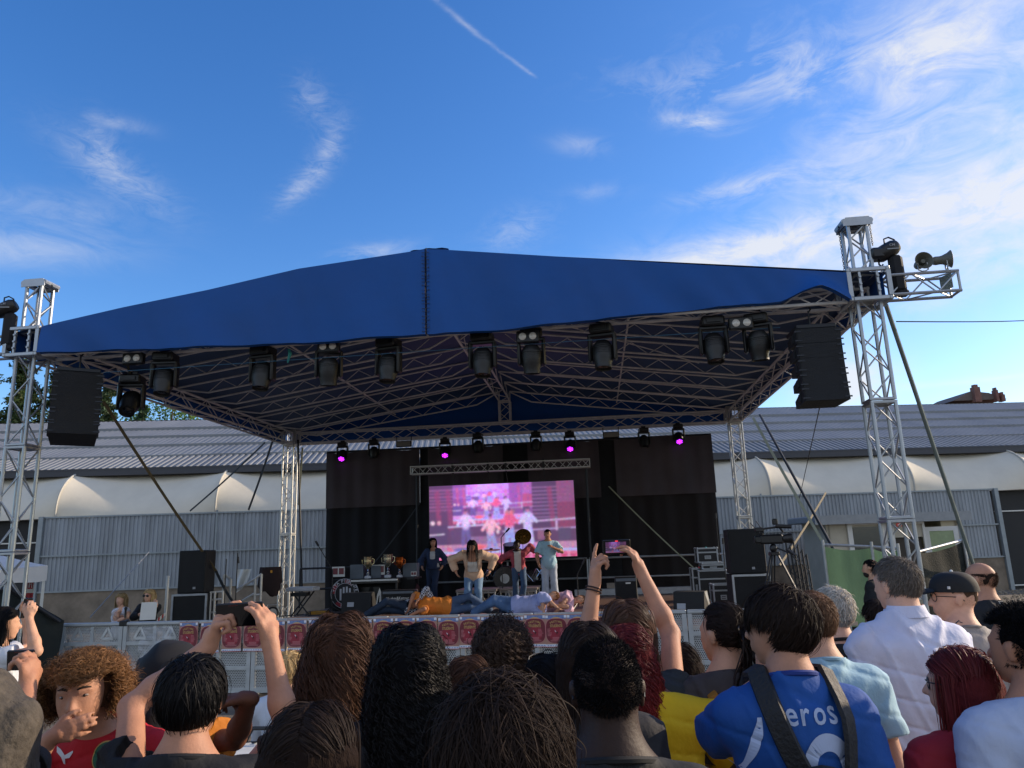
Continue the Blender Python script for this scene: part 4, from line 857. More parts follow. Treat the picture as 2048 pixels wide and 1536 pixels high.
def paint(x0, y0, sw, sh, lv):
    def X(x): return x0+x*sw
    def Y(y): return y0+y*sh
    base = ['#371a2e', '#7a3f86', '#b27be0'][lv]
    rect(x0, y0, x0+sw, y0+sh, base)
    for k in range(7): rect(X(0), Y(.05+.045*k), X(.165), Y(.07+.045*k), ['#b06a9c', '#c58ad8', '#d2b0f4'][lv], .45)
    rect(X(.165), Y(0), X(.71), Y(.36), ['#8e4f78', '#bb76d8', '#c99df0'][lv]); rect(X(.70), Y(0), X(.88), Y(.6), ['#1f1226', '#8c4a9a', '#c08ce8'][lv])
    if lv == 0:
        for k in range(9): rect(X(.71), Y(.06+.05*k), X(.97), Y(.077+.05*k), '#a77cae', .5)
    for cx in (.04, .12, .82, .9): 
        for k in range(3): lnn(X(cx+.01*k), Y(.08), X(cx+.02+.01*k), Y(.6), .008*sw, ['#8c2240', '#c04a70', '#d276b8'][lv], .5)
    rect(X(.88), Y(.0), X(1), Y(.28), ['#87446c', '#b060b0', '#c79be8'][lv], .8); rect(X(.88), Y(.28), X(1), Y(.62), ['#7a1f38', '#b0446a', '#c473bd'][lv], .9)
    if lv < 2: paint(x0+.165*sw, y0+.0*sh, .545*sw, .52*sh, lv+1)
    lnn(X(.13), Y(.56), X(1), Y(.50), .005*sw, '#c9b4d8'); lnn(X(.5), Y(.64), X(1), Y(.62), .004*sw, '#b9a0cc'); lnn(X(.87), Y(.5), X(.87), Y(.64), .006*sw, '#c9b4d8')
    rect(X(0), Y(.53), X(.12), Y(.82), ['#1e1a36', '#4a3f84', '#6d5cb8'][lv]); rect(X(.14), Y(.60), X(.30), Y(.8), '#3a2a44', .8); elp(X(.02), Y(.50), .016*sw, .03*sh, '#f4d0e0'); elp(X(.065), Y(.50), .014*sw, .03*sh, '#e8b0b8'); lnn(X(0), Y(.66), X(.1), Y(.65), .003*sw, '#e8dcf4')
    rect(X(.27), Y(.70), X(.6), Y(.80), '#a77ba4', .55); elp(X(.47), Y(.63), .03*sw, .09*sh, '#4a2436'); elp(X(.47), Y(.64), .012*sw, .035*sh, '#e0bcd8'); elp(X(.55), Y(.40), .035*sw, .05*sh, '#c56a58'); rect(X(.88), Y(.62), X(.965), Y(.79), '#28303e'); rect(X(.74), Y(.65), X(.78), Y(.76), '#7c5560')
    rect(X(0), Y(.80), X(1), Y(.89), ['#c58aa8', '#d79ae0', '#cfa6f2'][lv], .9)
    figures(x0, y0, sw, sh, 0)
    elp(X(.33), Y(.84), .065*sw, .045*sh, '#f0614e'); elp(X(.22), Y(.865), .06*sw, .03*sh, '#4f5fa8'); elp(X(.14), Y(.86), .018*sw, .035*sh, '#e26a7c'); elp(X(.43), Y(.87), .07*sw, .025*sh, '#8f9adf'); elp(X(.58), Y(.85), .08*sw, .05*sh, '#8f98f4'); elp(X(.69), Y(.86), .05*sw, .04*sh, '#394a94'); elp(X(.78), Y(.85), .07*sw, .045*sh, '#e59ad8')
    rect(X(0), Y(.885), X(1), Y(.925), '#a9b4ee'); rect(X(0), Y(.92), X(1), Y(1.0), '#e287a8')
    for k in range(16): elp(X(.03+k*.063), Y(.965), .026*sw, .045*sh, '#c52a58'); elp(X(.03+k*.063), Y(.95), .014*sw, .008*sh, '#e8a0a8')
paint(0, 0, 1, 1, 0)
for _ in range(4):
    pd2 = np.pad(img, ((1, 1), (1, 1), (0, 0)), 'edge'); img = (pd2[:-2, 1:-1]+pd2[2:, 1:-1]+pd2[1:-1, :-2]+pd2[1:-1, 2:]+2*img)/6
mot = RNG.normal(0, 1, (NY//4+2, NX//4+2, 3)).repeat(4, 0).repeat(4, 1)[:NY, :NX]; img = np.clip(img*(1+RNG.normal(0, .05, (NY, NX, 1)))*(1+.10*mot), 0, 1)
tin = np.exp(-(((xx-.38)/.32)**2+((yy-.12)/.45)**2))[..., None]; img = img*(1+.35*tin*np.array([.9, .5, 1.3]))+tin*np.array([.05, .0, .10]); img = np.clip(img*.85+np.array([.10, .05, .13])*.9, 0, 1.15)
gx, gz = np.meshgrid(np.linspace(-SWd/2, SWd/2, NX+1), np.linspace(SHt/2, -SHt/2, NY+1)); V = np.stack([gx, 0*gx-.045, gz], -1).reshape(-1, 3)
ii, jj = np.mgrid[0:NY, 0:NX]; a_ = (ii*(NX+1)+jj).ravel(); Q = np.stack([a_, a_+NX+1, a_+NX+2, a_+1], 1)
rawmesh('display', V, Q, mat('led image', '#ffffff', .4, attr='pix', emit='#ffffff', es=.66, var=0), led, smooth=False, attr=('pix', np.repeat(img.reshape(-1, 3), 4, 0), 'CORNER'))
m_ = MB(); m_.box((0, .03, 0), (SWd+.04, .14, SHt+.04)); m_.build('cabinet', blackp, led)
lt = empty('screen_truss', S(0, 8.6, 0), SA, label='flat aluminium truss above the LED screen', cat='truss')
m_ = MB(); truss(m_, (3.66, 0, 3.94), (8.21, 0, 3.93), .2, .19, .018, .2, .008, n=5); m_.build('truss', aluw, lt, smooth=True)
for x in (3.78, 8.1): m_ = MB(); m_.tube((x, .12, HS), (x, .12, 3.84), .03); m_.build('post', dkmetal, lt, smooth=True)
for x in (4.75, 5.65, 6.1, 7.05):
    m_ = MB(); m_.box((x, -.06, 3.95), (.05, .1, .26)); m_.tube((x, -.02, 3.86), (x+.02, .08, 3.55), .012); m_.build('clamp', black, lt, smooth=True)
# stage rails
def railing(pts, label, zt=.9, mid=True, m=steel):
    e = empty('guard_rail', S(pts[0][0], pts[0][1], HS), SA, label=label, cat='railing', group='tube railings round the stage')
    o_ = np.array([pts[0][0], pts[0][1], 0])
    for i in range(len(pts)-1):
        a, b = np.array([*pts[i], 0])-o_, np.array([*pts[i+1], 0])-o_
        for z in ((zt, zt*.47) if mid else (zt,)): m_ = MB(); m_.tube(a+(0, 0, z), b+(0, 0, z), .024); m_.build('rail', m, e, smooth=True)
    for p_ in pts: q = np.array([*p_, 0])-o_; m_ = MB(); m_.tube(q, q+(0, 0, zt-.02), .022); m_.build('post', m, e, smooth=True)
    return e
railing([(3.95, 9.15), (6.0, 9.15), (8.0, 9.15)], 'tube railing behind the dancers below the screen'); railing([(8.05, 9.15), (9.3, 9.15), (11.4, 9.15)], 'tube railing before the backdrop at the right'); railing([(1.2, 7.6), (2.75, 7.6), (2.75, 9.0)], 'dark railing by the left rear tower', m=dkmetal)
a, b = SP(1150, 1200, 8.9)[0], SP(1390, 1200, 8.9)[0]; e = empty('floor_beam', S((a+b)/2, 8.9, HS+.09), SA, label='pale metal beam lying along the back edge of the stage', cat='beam'); m_ = MB(); m_.box((0, 0, 0), (b-a, .12, .16), bev=.01); m_.build('beam', steel, e)
def floorY(u, v): return (HC-HS)*1515/(v-hor(u))
def on_stage(u, v): Y = floorY(u, v); q = P(u, v, Y); return np.array([q[0], q[1], HS])
# side fills (speaker stacks)
def spk_box(loc, rz, w_, d, h, label, case=False, grp='black loudspeaker boxes stacked beside the stage'):
    e = empty('speaker_box', loc, rz, label=label, cat='loudspeaker', group=grp)
    m_ = MB(); m_.box((0, 0, h/2), (w_, d, h), bev=.012); m_.build('cabinet', mat('cabinet black'), e, smooth=False)
    m_ = MB(); m_.box((0, -d/2-.008, h/2), (w_*.93, .014, h*.94)); m_.build('grille', mat('grille black'), e)
    m_ = MB(); m_.box((w_*.12, -d/2-.018, h*.12), (.05, .006, .04)); m_.build('badge', mat('badge', '#8b8f96', .4, .5), e)
    if case:
        m_ = MB()
        for sx in (-1, 1): m_.box((sx*(w_/2-.01), -d/2-.012, h/2), (.035, .03, h))
        m_.box((0, -d/2-.012, h-.015), (w_-.055, .03, .035)); m_.build('edge_trim', alu, e)
    for sx in (-1, 1): m_ = MB(); m_.box((sx*(w_/2+.004), 0, h*.6), (.012, .16, .08)); m_.build('handle', dkmetal, e)
    return e
YL = 14.4; q = P(391, 1185, YL); zc = q[2]; spk_box((P(389, 1240, YL)[0], YL, 0), .05, M(66, YL), .6, zc-.01, 'lower box of the left speaker stack by the stairs', True); spk_box((P(392, 1180, YL)[0], YL, zc), .08, M(52, YL), .55, P(391, 1101, YL)[2]-zc, 'upper box of the left speaker stack, above the raised phone')
YR = 13.4; zc = P(1497, 1146, YR)[2]; spk_box((P(1505, 1240, YR)[0], YR, 0), -.1, M(74, YR), .6, zc-.01, 'lower box of the right speaker stack by the tripod', True); spk_box((P(1493, 1140, YR)[0], YR, zc), -.13, M(68, YR), .55, P(1493, 1058, YR)[2]-zc, 'upper box of the right speaker stack in front of the rear tower')
def wedge(loc, rz, w_, d, h, label, side=None):
    e = empty('stage_monitor', loc, rz, label=label, cat='monitor', group='wedge monitors on the stage edge')
    pr = [(-d/2, .02), (-d*.30, h*.98), (d*.10, h), (d/2, h*.25), (d/2, .02)]; V = [(sx*w_/2, y, z) for sx in (-1, 1) for y, z in pr]
    m_ = MB(); m_.add(V, [[4, 3, 2, 1, 0], [5, 6, 7, 8, 9]] + [[i, (i+1) % 5, 5+(i+1) % 5, 5+i] for i in range(5)]); m_.build('cabinet', mat('cabinet black'), e)
    m_ = MB(); m_.box((0, d*.34, h*.62), (w_*.88, .012, h*.72), rotx(radians(-28))); m_.build('grille', mat('grille black'), e)
    if side: m_ = MB(); V = [(side*(w_/2+.006), y, z) for y, z in pr[1:]]; m_.add(V, [[0, 1, 2, 3]]); m_.build('side_plate', steel, e)
    m_ = MB(); m_.box((-.12, -d*.41, h*.45), (.14, .015, .09), rotx(radians(-12))); m_.build('socket_plate', mat('badge'), e); return e
q = on_stage(718, 1221); wedge(q, SA, .62, .45, .42, 'black wedge monitor before the round logo at the left'); q = on_stage(1385, 1228); q = P(1385, 1228, 12.6); wedge((q[0], 12.6, HS), SA-.35, .5, .5, .42, 'wedge monitor with pale side plate at the right stage edge', 1)
e = empty('music_stand', on_stage(757, 1221), SA+.3, label='folded white paper stand beside the left wedge monitor', cat='stand')
m_ = MB(); m_.prism([(0, 0), (.05, 0), (.055, .2), (.05, .42), (.02, .5), (-.03, .36), (-.05, .18), (-.03, .18), (.0, .33), (.02, .36)], .02, UPR); m_.build('sheet', wht, e)
# desk with trophies
Yd = 17.0; xd0, xd1 = P(672, 1160, Yd)[0], P(838, 1160, Yd)[0]; ztop = P(755, 1156, Yd)[2]; cx = (xd0+xd1)/2; wd_ = xd1-xd0
dk = empty('judges_table', (cx, Yd, HS), SA, label='long table under a black cloth carrying the trophies', cat='table')
m_ = MB(); m_.box((0, 0, ztop-HS-.02), (wd_, .7, .04)); m_.build('table_top', black, dk)
m_ = MB(); m_.grid(lambda u, t: ((u-.5)*wd_, -.355-.02*sin(30*u)*t-.01*sin(11*u), (ztop-HS)*(1-t)+.0), 60, 3); m_.build('cloth', clb, dk, smooth=True, auto=False)
for x in (-wd_*.45, wd_*.45):
    for y in (-.3, .3): m_ = MB(); m_.box((x, y, (ztop-HS)/2-.02), (.04, .04, ztop-HS-.04)); m_.build('leg', dkmetal, dk)
kb = empty('piano', (P(752, 1157, Yd-.5)[0], Yd-.45, P(752, 1160, Yd-.5)[2]), SA, label='slim dark digital piano with pale key edge before the trophies', cat='piano')
kw = M(96, Yd-.5); m_ = MB(); m_.box((0, 0, -.02), (kw, .32, .1), bev=.01); m_.build('body', blackp, kb); m_ = MB(); m_.box((0, -.166, .0), (kw*.98, .012, .035)); m_.build('keys', wht, kb)
m_ = MB(); hk = kb.location[2]-HS-.07
for sx in (-1, 1): m_.box((sx*kw*.46, 0, -.07-hk/2), (.04, .28, hk))
m_.box((0, .1, -.3), (kw*.9, .02, .3)); m_.build('stand', blackp, kb)
for u0, u1, hh, lb in ((700, 727, 1130, 'grey panelled box standing on the table left of the silver gilt cup'), (742, 762, 1132, 'grey box behind the certificates between the trophies'), (806, 834, 1127, 'grey panelled box right of the copper coloured cup')):
    a, b = P(u0, 1150, Yd)[0], P(u1, 1150, Yd)[0]; h = P(u0, hh, Yd)[2]-ztop; pn = empty('display_box', ((a+b)/2, Yd+.1, ztop), SA, label=lb, cat='box', group='grey boxes on the trophy table'); m_ = MB(); m_.box((0, .05, h/2), (b-a, .25, h)); m_.build('panel', mat('panel grey', '#5d6670', .6), pn)
def trophy(u, v0, v1, colr, label):
    q = P(u, v1, Yd-.05); h = P(u, v0, Yd-.05)[2]-ztop; e = empty('trophy', (q[0], Yd-.1, ztop), 0, label=label, cat='trophy', group='trophy cups on the table'); s_ = h
    mc = mat('trophy '+colr, colr, .18, .9, var=.1, vs_=30)
    m_ = MB(); m_.box((0, 0, s_*.06), (s_*.28, s_*.28, s_*.12), bev=.01); m_.build('plinth', mat('marble', '#b9bcc4', .3, var=.3), e)
    m_ = MB(); m_.lathe([(s_*.10, s_*.12), (s_*.06, s_*.16), (s_*.09, s_*.24), (s_*.03, s_*.3), (s_*.05, s_*.36), (s_*.025, s_*.42)], 12); m_.build('stem', mat('silver', '#d5d8de', .2, .8), e, smooth=True)
    m_ = MB(); m_.lathe([(s_*.03, s_*.42), (s_*.12, s_*.5), (s_*.19, s_*.66), (s_*.2, s_*.8), (s_*.19, s_*.96), (s_*.215, s_*1.0), (s_*.2, s_*.99), (s_*.17, s_*.7), (0, s_*.5)], 14)
    for sx in (-1, 1): m_.path([(sx*s_*.19, 0, s_*.9), (sx*s_*.29, 0, s_*.86), (sx*s_*.27, 0, s_*.68), (sx*s_*.17, 0, s_*.62)], .008, 5)
    m_.build('cup', mc, e, smooth=True)
trophy(737, 1113, 1151, '#d8c9a0', 'silver gilt trophy cup on the left of the table'); trophy(777, 1108, 1149, '#cfc8b0', 'largest silver trophy cup in the middle'); trophy(800, 1114, 1149, '#b5602c', 'copper coloured trophy cup on the right of the table')
def frame_pic(u0, v0, u1, v1, Y, label, group='framed certificates'):
    a, b = P(u0, v1, Y), P(u1, v0, Y); e = empty('certificate', ((a[0]+b[0])/2, Y, a[2]), SA, label=label, cat='certificate', group=group); w_, h = b[0]-a[0], b[2]-a[2]
    m_ = MB(); m_.box((0, 0, h/2), (w_, .02, h)); m_.build('board', wht, e); m_ = MB()
    for sx in (-.24, .24): m_.box((sx*w_, -.014, h*.55), (w_*.38, .006, h*.62))
    m_.build('print', mat('poster red'), e)
frame_pic(664, 1133, 690, 1154, Yd-.1, 'pair of red certificates at the left end of the table'); frame_pic(744, 1129, 770, 1150, Yd+.05, 'pair of red certificates between the trophies')
frame_pic(822, 1143, 833, 1152, Yd-.2, 'small white card at the right end of the table')
# round emblem banner
def ring_banner(u, v, Y, r, label, txt1, part=1.0):
    q = P(u, v, Y); e = empty('round_banner', q, SA, label=label, cat='banner'); m_ = MB(); m_.lathe([(0, 0), (r, 0), (r, .02), (0, .02)][:2]+[(r, .012)], 36, (0, 0, 0), rotx(pi/2)); m_.build('cloth', mat('banner dark', '#14131a', .7), e)
    m_ = MB(); mm = [mat('banner red', '#8c1d2c', .6), mat('banner white', '#b9bcc4', .6)]
    K = 24
    for k in range(K):
        a0, a1 = 2*pi*k/K, 2*pi*(k+1)/K; m_.mt(0 if (k//3) % 2 else 1)
        if (k//3) % 2: m_.add([(cos(a0)*r*.72, -.016, sin(a0)*r*.72), (cos(a1)*r*.72, -.016, sin(a1)*r*.72), (cos(a1)*r*.95, -.016, sin(a1)*r*.95), (cos(a0)*r*.95, -.016, sin(a0)*r*.95)], [[0, 1, 2, 3]])
    m_.mt(1)
    for rr in (.97, .68):
        for k in range(K*2): a0, a1 = pi*k/K, pi*(k+1)/K; m_.add([(cos(a0)*r*rr, -.018, sin(a0)*r*rr), (cos(a1)*r*rr, -.018, sin(a1)*r*rr), (cos(a1)*r*(rr+.03), -.018, sin(a1)*r*(rr+.03)), (cos(a0)*r*(rr+.03), -.018, sin(a0)*r*(rr+.03))], [[0, 1, 2, 3]])
    for i, c in enumerate(txt1):
        a = radians(165-150*i/(len(txt1)-1)); V2, Fs = text2d(c, r*.30, .015); th = a-pi/2; Rr = np.array([[cos(th), -sin(th)], [sin(th), cos(th)]]); W2 = V2 @ Rr.T + np.array([cos(a), sin(a)])*r*.84; m_.add(np.c_[W2[:, 0], 0*W2[:, 0]-.022, W2[:, 1]], Fs)
    for x in (-.36, -.14, .08, .3): m_.add([(x*r, -.02, -.45*r), ((x+.13)*r, -.02, -.45*r), ((x+.13)*r, -.02, (.5-abs(x)*.5)*r), (x*r, -.02, (.5-abs(x)*.5)*r)], [[0, 1, 2, 3]])
    V2, Fs = text2d('FOR', r*.30, .015); m_.add(np.c_[V2[:, 0], 0*V2[:, 0]-.024, V2[:, 1]-r*.83], Fs)
    m_.build('emblem', mm, e)
ring_banner(690, 1187, Yd-.5, .31, 'round red and white lettered emblem hanging at the left of the table', 'VITA PIEMONTE')
e = empty('pennant', P(832, 1178, Yd-.4), SA, label='dark pennant with red letters at the right end of the table', cat='pennant'); m_ = MB(); m_.add([(-.1, 0, -.24), (.08, 0, -.24), (.08, 0, .05), (.02, 0, .12)], [[0, 1, 2, 3]]); m_.build('cloth', mat('pennant', '#3c1520', .8), e); m_ = MB(); put_text(m_, 'OF', .1, (0, -.006, -.16), UPR, .01); m_.build('letters', mat('banner white'), e)
def amp(u0, v0, u1, v1, label, txt=None, rz=SA, trim=False):
    Y = floorY((u0+u1)/2, v1); q = P((u0+u1)/2, v1, Y); w_, h = M(u1-u0, Y), M(v1-v0, Y); e = empty('guitar_amplifier', (q[0], Y, HS), rz, label=label, cat='amplifier', group='black amplifiers on the stage')
    m_ = MB(); m_.box((0, .15, h/2+.01), (w_, .3, h), bev=.015); m_.build('cabinet', black, e); m_ = MB(); m_.box((0, -.005, h*.45), (w_*.9, .012, h*.78)); m_.build('grille', mat('grille black'), e)
    m_ = MB(); m_.box((0, -.006, h*.92), (w_*.9, .014, h*.1)); m_.build('control_panel', mat('panel grey'), e)
    m_ = MB(); 
    if txt: put_text(m_, txt, .085, (0, -.016, h*.66), UPR, .008, .8)
    else: m_.box((w_*.1, -.014, h*.8), (.1, .006, .03))
    m_.build('name_plate', wht, e); return e
amp(762, 1178, 830, 1221, 'wide black amplifier with white script lettering behind the lying dancers', 'Hughes&Kettner'); amp(1233, 1152, 1276, 1206, 'black guitar amplifier between the raised arms'); amp(838, 1187, 860, 1219, 'small black amplifier beside the standing girl')
# flight cases
def fcase(u, v1, Y, w_, d, h, label, z0=None, rz=SA):
    q = P(u, v1, Y); e = empty('flight_case', (q[0], Y, q[2] if z0 is None else z0), rz, label=label, cat='flight case', group='black flight cases with metal edges')
    m_ = MB(); m_.box((0, 0, h/2), (w_, d, h)); m_.build('panel', mat('case black', '#15171b', .5), e); m_ = MB()
    for sx in (-1, 1):
        for sy in (-1, 1): m_.box((sx*w_/2, sy*d/2, h/2), (.03, .03, h-.02)); m_.ball((sx*w_/2, sy*d/2, h), .026, 8, 6); m_.ball((sx*w_/2, sy*d/2, 0.02), .026, 8, 6)
        for zz in (0.015, h-.0, h*.72): m_.box((sx*w_/2, 0, zz), (.032, d-.03, .03))
    for sy in (-1, 1):
        for zz in (0.015, h-.0, h*.72): m_.box((0, sy*d/2, zz), (w_-.03, .032, .03))
    m_.build('edge_trim', alu, e); m_ = MB(); framed(m_, 0, h*.38, w_*.32, h*.24, .02, -d/2-.012, .012); m_.box((0, -d/2-.012, h*.38), (w_*.2, .01, .02)); m_.build('latch', alu, e); return e
Yf = 16.3; fcase(1425, 1193, Yf, M(52, Yf), .5, M(56, Yf), 'large flight case at the bottom of the pile by the backdrop', HS); z_ = HS+M(56, Yf); fcase(1424, 1140, Yf, M(42, Yf), .45, M(12, Yf), 'thin black mixer case in the middle of the pile', z_+.02); fcase(1414, 1128, Yf, M(38, Yf), .4, M(28, Yf), 'small flight case with latch on top of the pile', z_+.03+M(12, Yf)); fcase(1393, 1195, Yf+.1, M(12, Yf), .4, M(60, Yf), 'narrow dark case standing left of the pile', HS)
Yq = 15.0; fcase(1447, 1225, Yq, M(36, Yq), .4, M(38, Yq), 'low case with open pale lid right of the pile', HS)
m_ = MB()
for k, (u, v, c) in enumerate(((1397, 1098, '#c9d030'), (1412, 1096, '#3ac0c8'), (1424, 1097, '#dfe6ee'), (1398, 1135, '#d84a5a'), (1408, 1135, '#d03a70'))):
    m_ = MB(); m_.ball((0, 0, 0), .022, 8, 6); o = m_.build('tape_roll', mat('roll '+c, c, .5), smooth=True); setloc(o, P(u, v, Yf-.12)); tag(o, 'small ' + ['yellow', 'turquoise', 'white', 'red', 'pink'][k] + ' tape roll lying on the flight cases', 'tape roll')
# risers
def riser(u0, u1, v0, v1, label):
    Y = floorY((u0+u1)/2, v1); a, b = P(u0, v1, Y), P(u1, v1, Y); w_ = b[0]-a[0]; h = M(v1-v0, Y); e = empty('riser', ((a[0]+b[0])/2, Y+.5, HS), SA, label=label, cat='riser', group='low risers on small trusses')
    m_ = MB(); m_.box((0, 0, h-.02), (w_, 1.0, .05)); m_.build('top', mat('riser top', '#8b8078', .5), e); m_ = MB()
    for y in (-.47, .47): ladder(m_, (-w_/2+.03, y, .03), (w_/2-.03, y, .03), h-.1, .015, .16, .007)
    for x in np.linspace(-w_/2+.03, w_/2-.03, 4):
        for y in (-.47, .47): m_.tube((x, y, 0), (x, y, h-.05), .017)
    m_.build('truss_frame', aluw, e, smooth=True)
riser(916, 998, 1176, 1206, 'left low riser on truss frames behind the crouching dancer'); riser(1003, 1080, 1173, 1202, 'right low riser carrying the drum kit')
# drum kit
Yk = 18.1; dr = empty('drum_kit', (P(1012, 1160, Yk)[0], Yk, HS+.42), SA, label='black drum kit with brass cymbals on the riser', cat='drum kit'); ko = np.array(dr.location)
def kp(u, v, dy=0): return P(u, v, Yk+dy)-ko
dbl = mat('drum shell', '#15161c', .25, var=.1); skin = mat('drum skin', '#1a1b20', .5); crom = mat('chrome', '#c9ced4', .15, .95, var=0); brs = mat('brass', '#9a7030', .28, .85, var=.2, vs_=20)
c = kp(1010, 1157); m_ = MB(); m_.lathe([(0, -.02), (.27, -.02), (.29, 0), (.29, .35), (0, .35)], 26, c, rotx(-pi/2)); m_.build('bass_drum', dbl, dr, smooth=True)
m_ = MB(); m_.lathe([(.085, -.03), (.11, -.035), (.11, -.03)], 22, c+(.0, -.0, 0), rotx(-pi/2)); m_.lathe([(0, -.026), (.05, -.026)], 20, c, rotx(-pi/2)); m_.build('port_ring', wht, dr)
for u, v, r, t in ((1018, 1098, .17, .3), (1060, 1150, .2, 0), (960, 1150, .18, 0)):
    c = kp(u, v, .3); m_ = MB(); m_.lathe([(0, -.12), (r, -.12), (r*1.03, -.11), (r, -.09), (r, .09), (r*1.03, .11), (r, .12), (0, .12)], 20, c, rotx(t)); m_.build('tom_drum', dbl, dr, smooth=True)
for u, v, r, t, b in ((1047, 1073, .20, 1.15, (1047, 1185)), (983, 1100, .22, .12, (975, 1185)), (1100, 1112, .17, .15, (1075, 1185))):
    c = kp(u, v, -.1); R_ = rotx(t); m_ = MB(); m_.lathe([(r, 0), (r*.5, .012), (r*.22, .02), (r*.15, .045), (0, .05)], 28, c, R_); m_.lathe([(0, .04), (r*.14, .035), (r*.22, .012), (r*.5, .004), (r, -.004)], 28, c, R_); m_.build('cymbal', brs, dr, smooth=True)
    bb = kp(*b); bb[2] = 0; m_ = MB(); m_.tube(c, bb+(0, 0, .1), .010); 
    for k in range(3): a = 2*pi*k/3+.4; m_.tube(bb+(0, 0, .3), bb+(cos(a)*.25, sin(a)*.25, 0), .009)
    m_.build('cymbal_stand', crom, dr, smooth=True)
# keyboard on x stand
def micstand(u, v0, v1, Y, label, boom=None, z0=None):
    q = P(u, v1, Y); z0 = q[2] if z0 is None else z0; e = empty('microphone_stand', (q[0], Y, z0), 0, label=label, cat='mic stand', group='black microphone stands'); h = P(u, v0, Y)[2]-z0
    m_ = MB(); m_.tube((0, 0, .05), (0, 0, h), .011); 
    for k in range(3): a = 2*pi*k/3; m_.tube((0, 0, .16), (cos(a)*.26, sin(a)*.26, .01), .009)
    m_.build('pole', blackp, e, smooth=True)
    if boom: b = P(*boom, Y)-np.array([q[0], Y, z0]); m_ = MB(); m_.tube((0, 0, h), b, .009); m_.tube(b, b+nrm(b-np.array([0, 0, h]))*.12, .022); m_.build('boom', blackp, e, smooth=True)
    return e
Yk2 = 15.8; q = P(605, 1215, Yk2); e = empty('keyboard', (q[0], Yk2, HS), SA-.12, label='pale grey keyboard on a black cross stand near the left rear tower', cat='keyboard'); kz = P(605, 1178, Yk2)[2]-HS; kw = .62
m_ = MB(); m_.box((0, 0, kz), (kw, .3, .08), bev=.015); m_.build('body', mat('keyboard grey', '#a9adb3', .5), e); m_ = MB(); m_.box((0, -.02, kz+.044), (kw*.9, .14, .008)); m_.build('keys', wht, e)
m_ = MB(); m_.tube((-.2, -.1, 0), (.2, -.1, kz-.05), .016); m_.tube((.2, -.08, 0), (-.2, -.08, kz-.05), .016); m_.tube((-.2, .1, 0), (.2, .1, kz-.05), .016); m_.box((0, -.1, kz-.1), (kw*.55, .2, .07)); m_.build('cross_stand', blackp, e, smooth=True)
micstand(664, 1140, 1215, 15.9, 'microphone stand with boom in front of the backdrop edge', (637, 1092), HS); micstand(447, 1118, 1235, 14.2, 'thin black stand left of the stair rails', None, HS-.3); micstand(470, 1106, 1225, 14.6, 'tall mic stand with boom among the stair rails', (476, 1114), HS-.3); micstand(1006, 1075, 1200, 17.2, 'thin stand left of the drum kit', (1012, 1064), HS); micstand(1158, 1150, 1222, 15, 'dark mic stand next to the raised left arm', (1165, 1128), HS)
micstand(1456, 1100, 1200, 15.4, 'stand with a tilted black lamp left of the right stack', (1446, 1088), HS); micstand(1446, 1085, 1190, 17, 'boom stand pointing up left behind the right stack', (1432, 1037), HS)
# stairs with rails, left
st = empty('stage_stairs', (P(470, 1200, 14.9)[0], 14.9, 0), .0, label='aluminium steps with handrails up to the left end of the stage', cat='stairs'); so_ = np.array(st.location)
for k in range(4): m_ = MB(); m_.box((-.35+.33*k+.35, .35, .15+.17*k), (.3, .9, .04)); m_.build('step', steel, st)
for dy in (0, .75):
    m_ = MB(); Y = 14.9+dy
    for u, v in ((448, 1150), (462, 1158), (511, 1157), (523, 1148)): t_ = P(u, v, Y)-so_; m_.tube((t_[0], t_[1], .0), t_, .024)
    m_.tube(P(472, 1180, Y)-so_, P(511, 1157, Y)-so_, .022); m_.tube(P(462, 1215, Y)-so_, P(511, 1186, Y)-so_, .022); m_.tube(P(511, 1157, Y)-so_, P(523, 1148, Y)-so_, .022); m_.tube(P(511, 1190, Y)-so_, P(523, 1189, Y)-so_, .022); m_.tube(P(448, 1150, Y)-so_, P(462, 1158, Y)-so_, .022)
    m_.build('handrail', aluw, st, smooth=True)
e = empty('scaffold_frame', (P(427, 1200, 14.3)[0], 14.3, 0), 0, label='pale metal frame between the left stack and the stairs', cat='frame'); eo = np.array(e.location); m_ = MB()
for u in (422, 430, 446): t_ = P(u, 1183, 14.3)-eo; m_.tube((t_[0], t_[1], 0), t_, .022)
for v in (1185, 1200, 1225): m_.tube(P(420, v, 14.3)-eo, P(447, v-2, 14.3)-eo, .018)
m_.build('frame', aluw, e, smooth=True)
e = empty('pole', (P(330, 1240, 13.6)[0], 13.6, 0), 0, label='upright bare metal pole with barrier tape left of the speaker stack', cat='pole'); m_ = MB(); h = P(330, 1152, 13.6)[2]; m_.tube((0, 0, 0), (0, 0, h), .026); m_.build('shaft', steel, e, smooth=True)
m_ = MB(); a, b = P(331, 1228, 13.55), P(308, 1246, 13.3); 
for k in range(6): p_, q_ = a+(b-a)*k/6, a+(b-a)*(k+1)/6; m_.mt(k % 2); m_.add([p_+(0, 0, -.03), q_+(0, 0, -.03), q_+(0, 0, .03), p_+(0, 0, .03)], [[0, 1, 2, 3]])
tag(m_.build('barrier_tape', [wht, mat('red paint')]), 'scrap of red and white barrier tape beside the bare pole', 'tape')
e = empty('jacket', P(541, 1137, 15.5), .2, label='dark brown jacket hung over the left stair rail', cat='jacket'); m_ = MB()
def fn(u, t): a = 2*pi*u; w_ = .20+.05*t+.02*sin(5*a); return (cos(a)*w_*(1 if t < .8 else .8), sin(a)*.07, .03-.55*t+.05*abs(cos(a))*t+.06*sin(3*a+1)*t)
m_.grid(fn, 24, 10); m_.build('cloth', mat('brown jacket', '#2c1d1c', .9, var=.3), e, smooth=True); m_ = MB(); m_.box((.03, -.085, -.06), (.04, .01, .05)); m_.build('patch', brs, e)
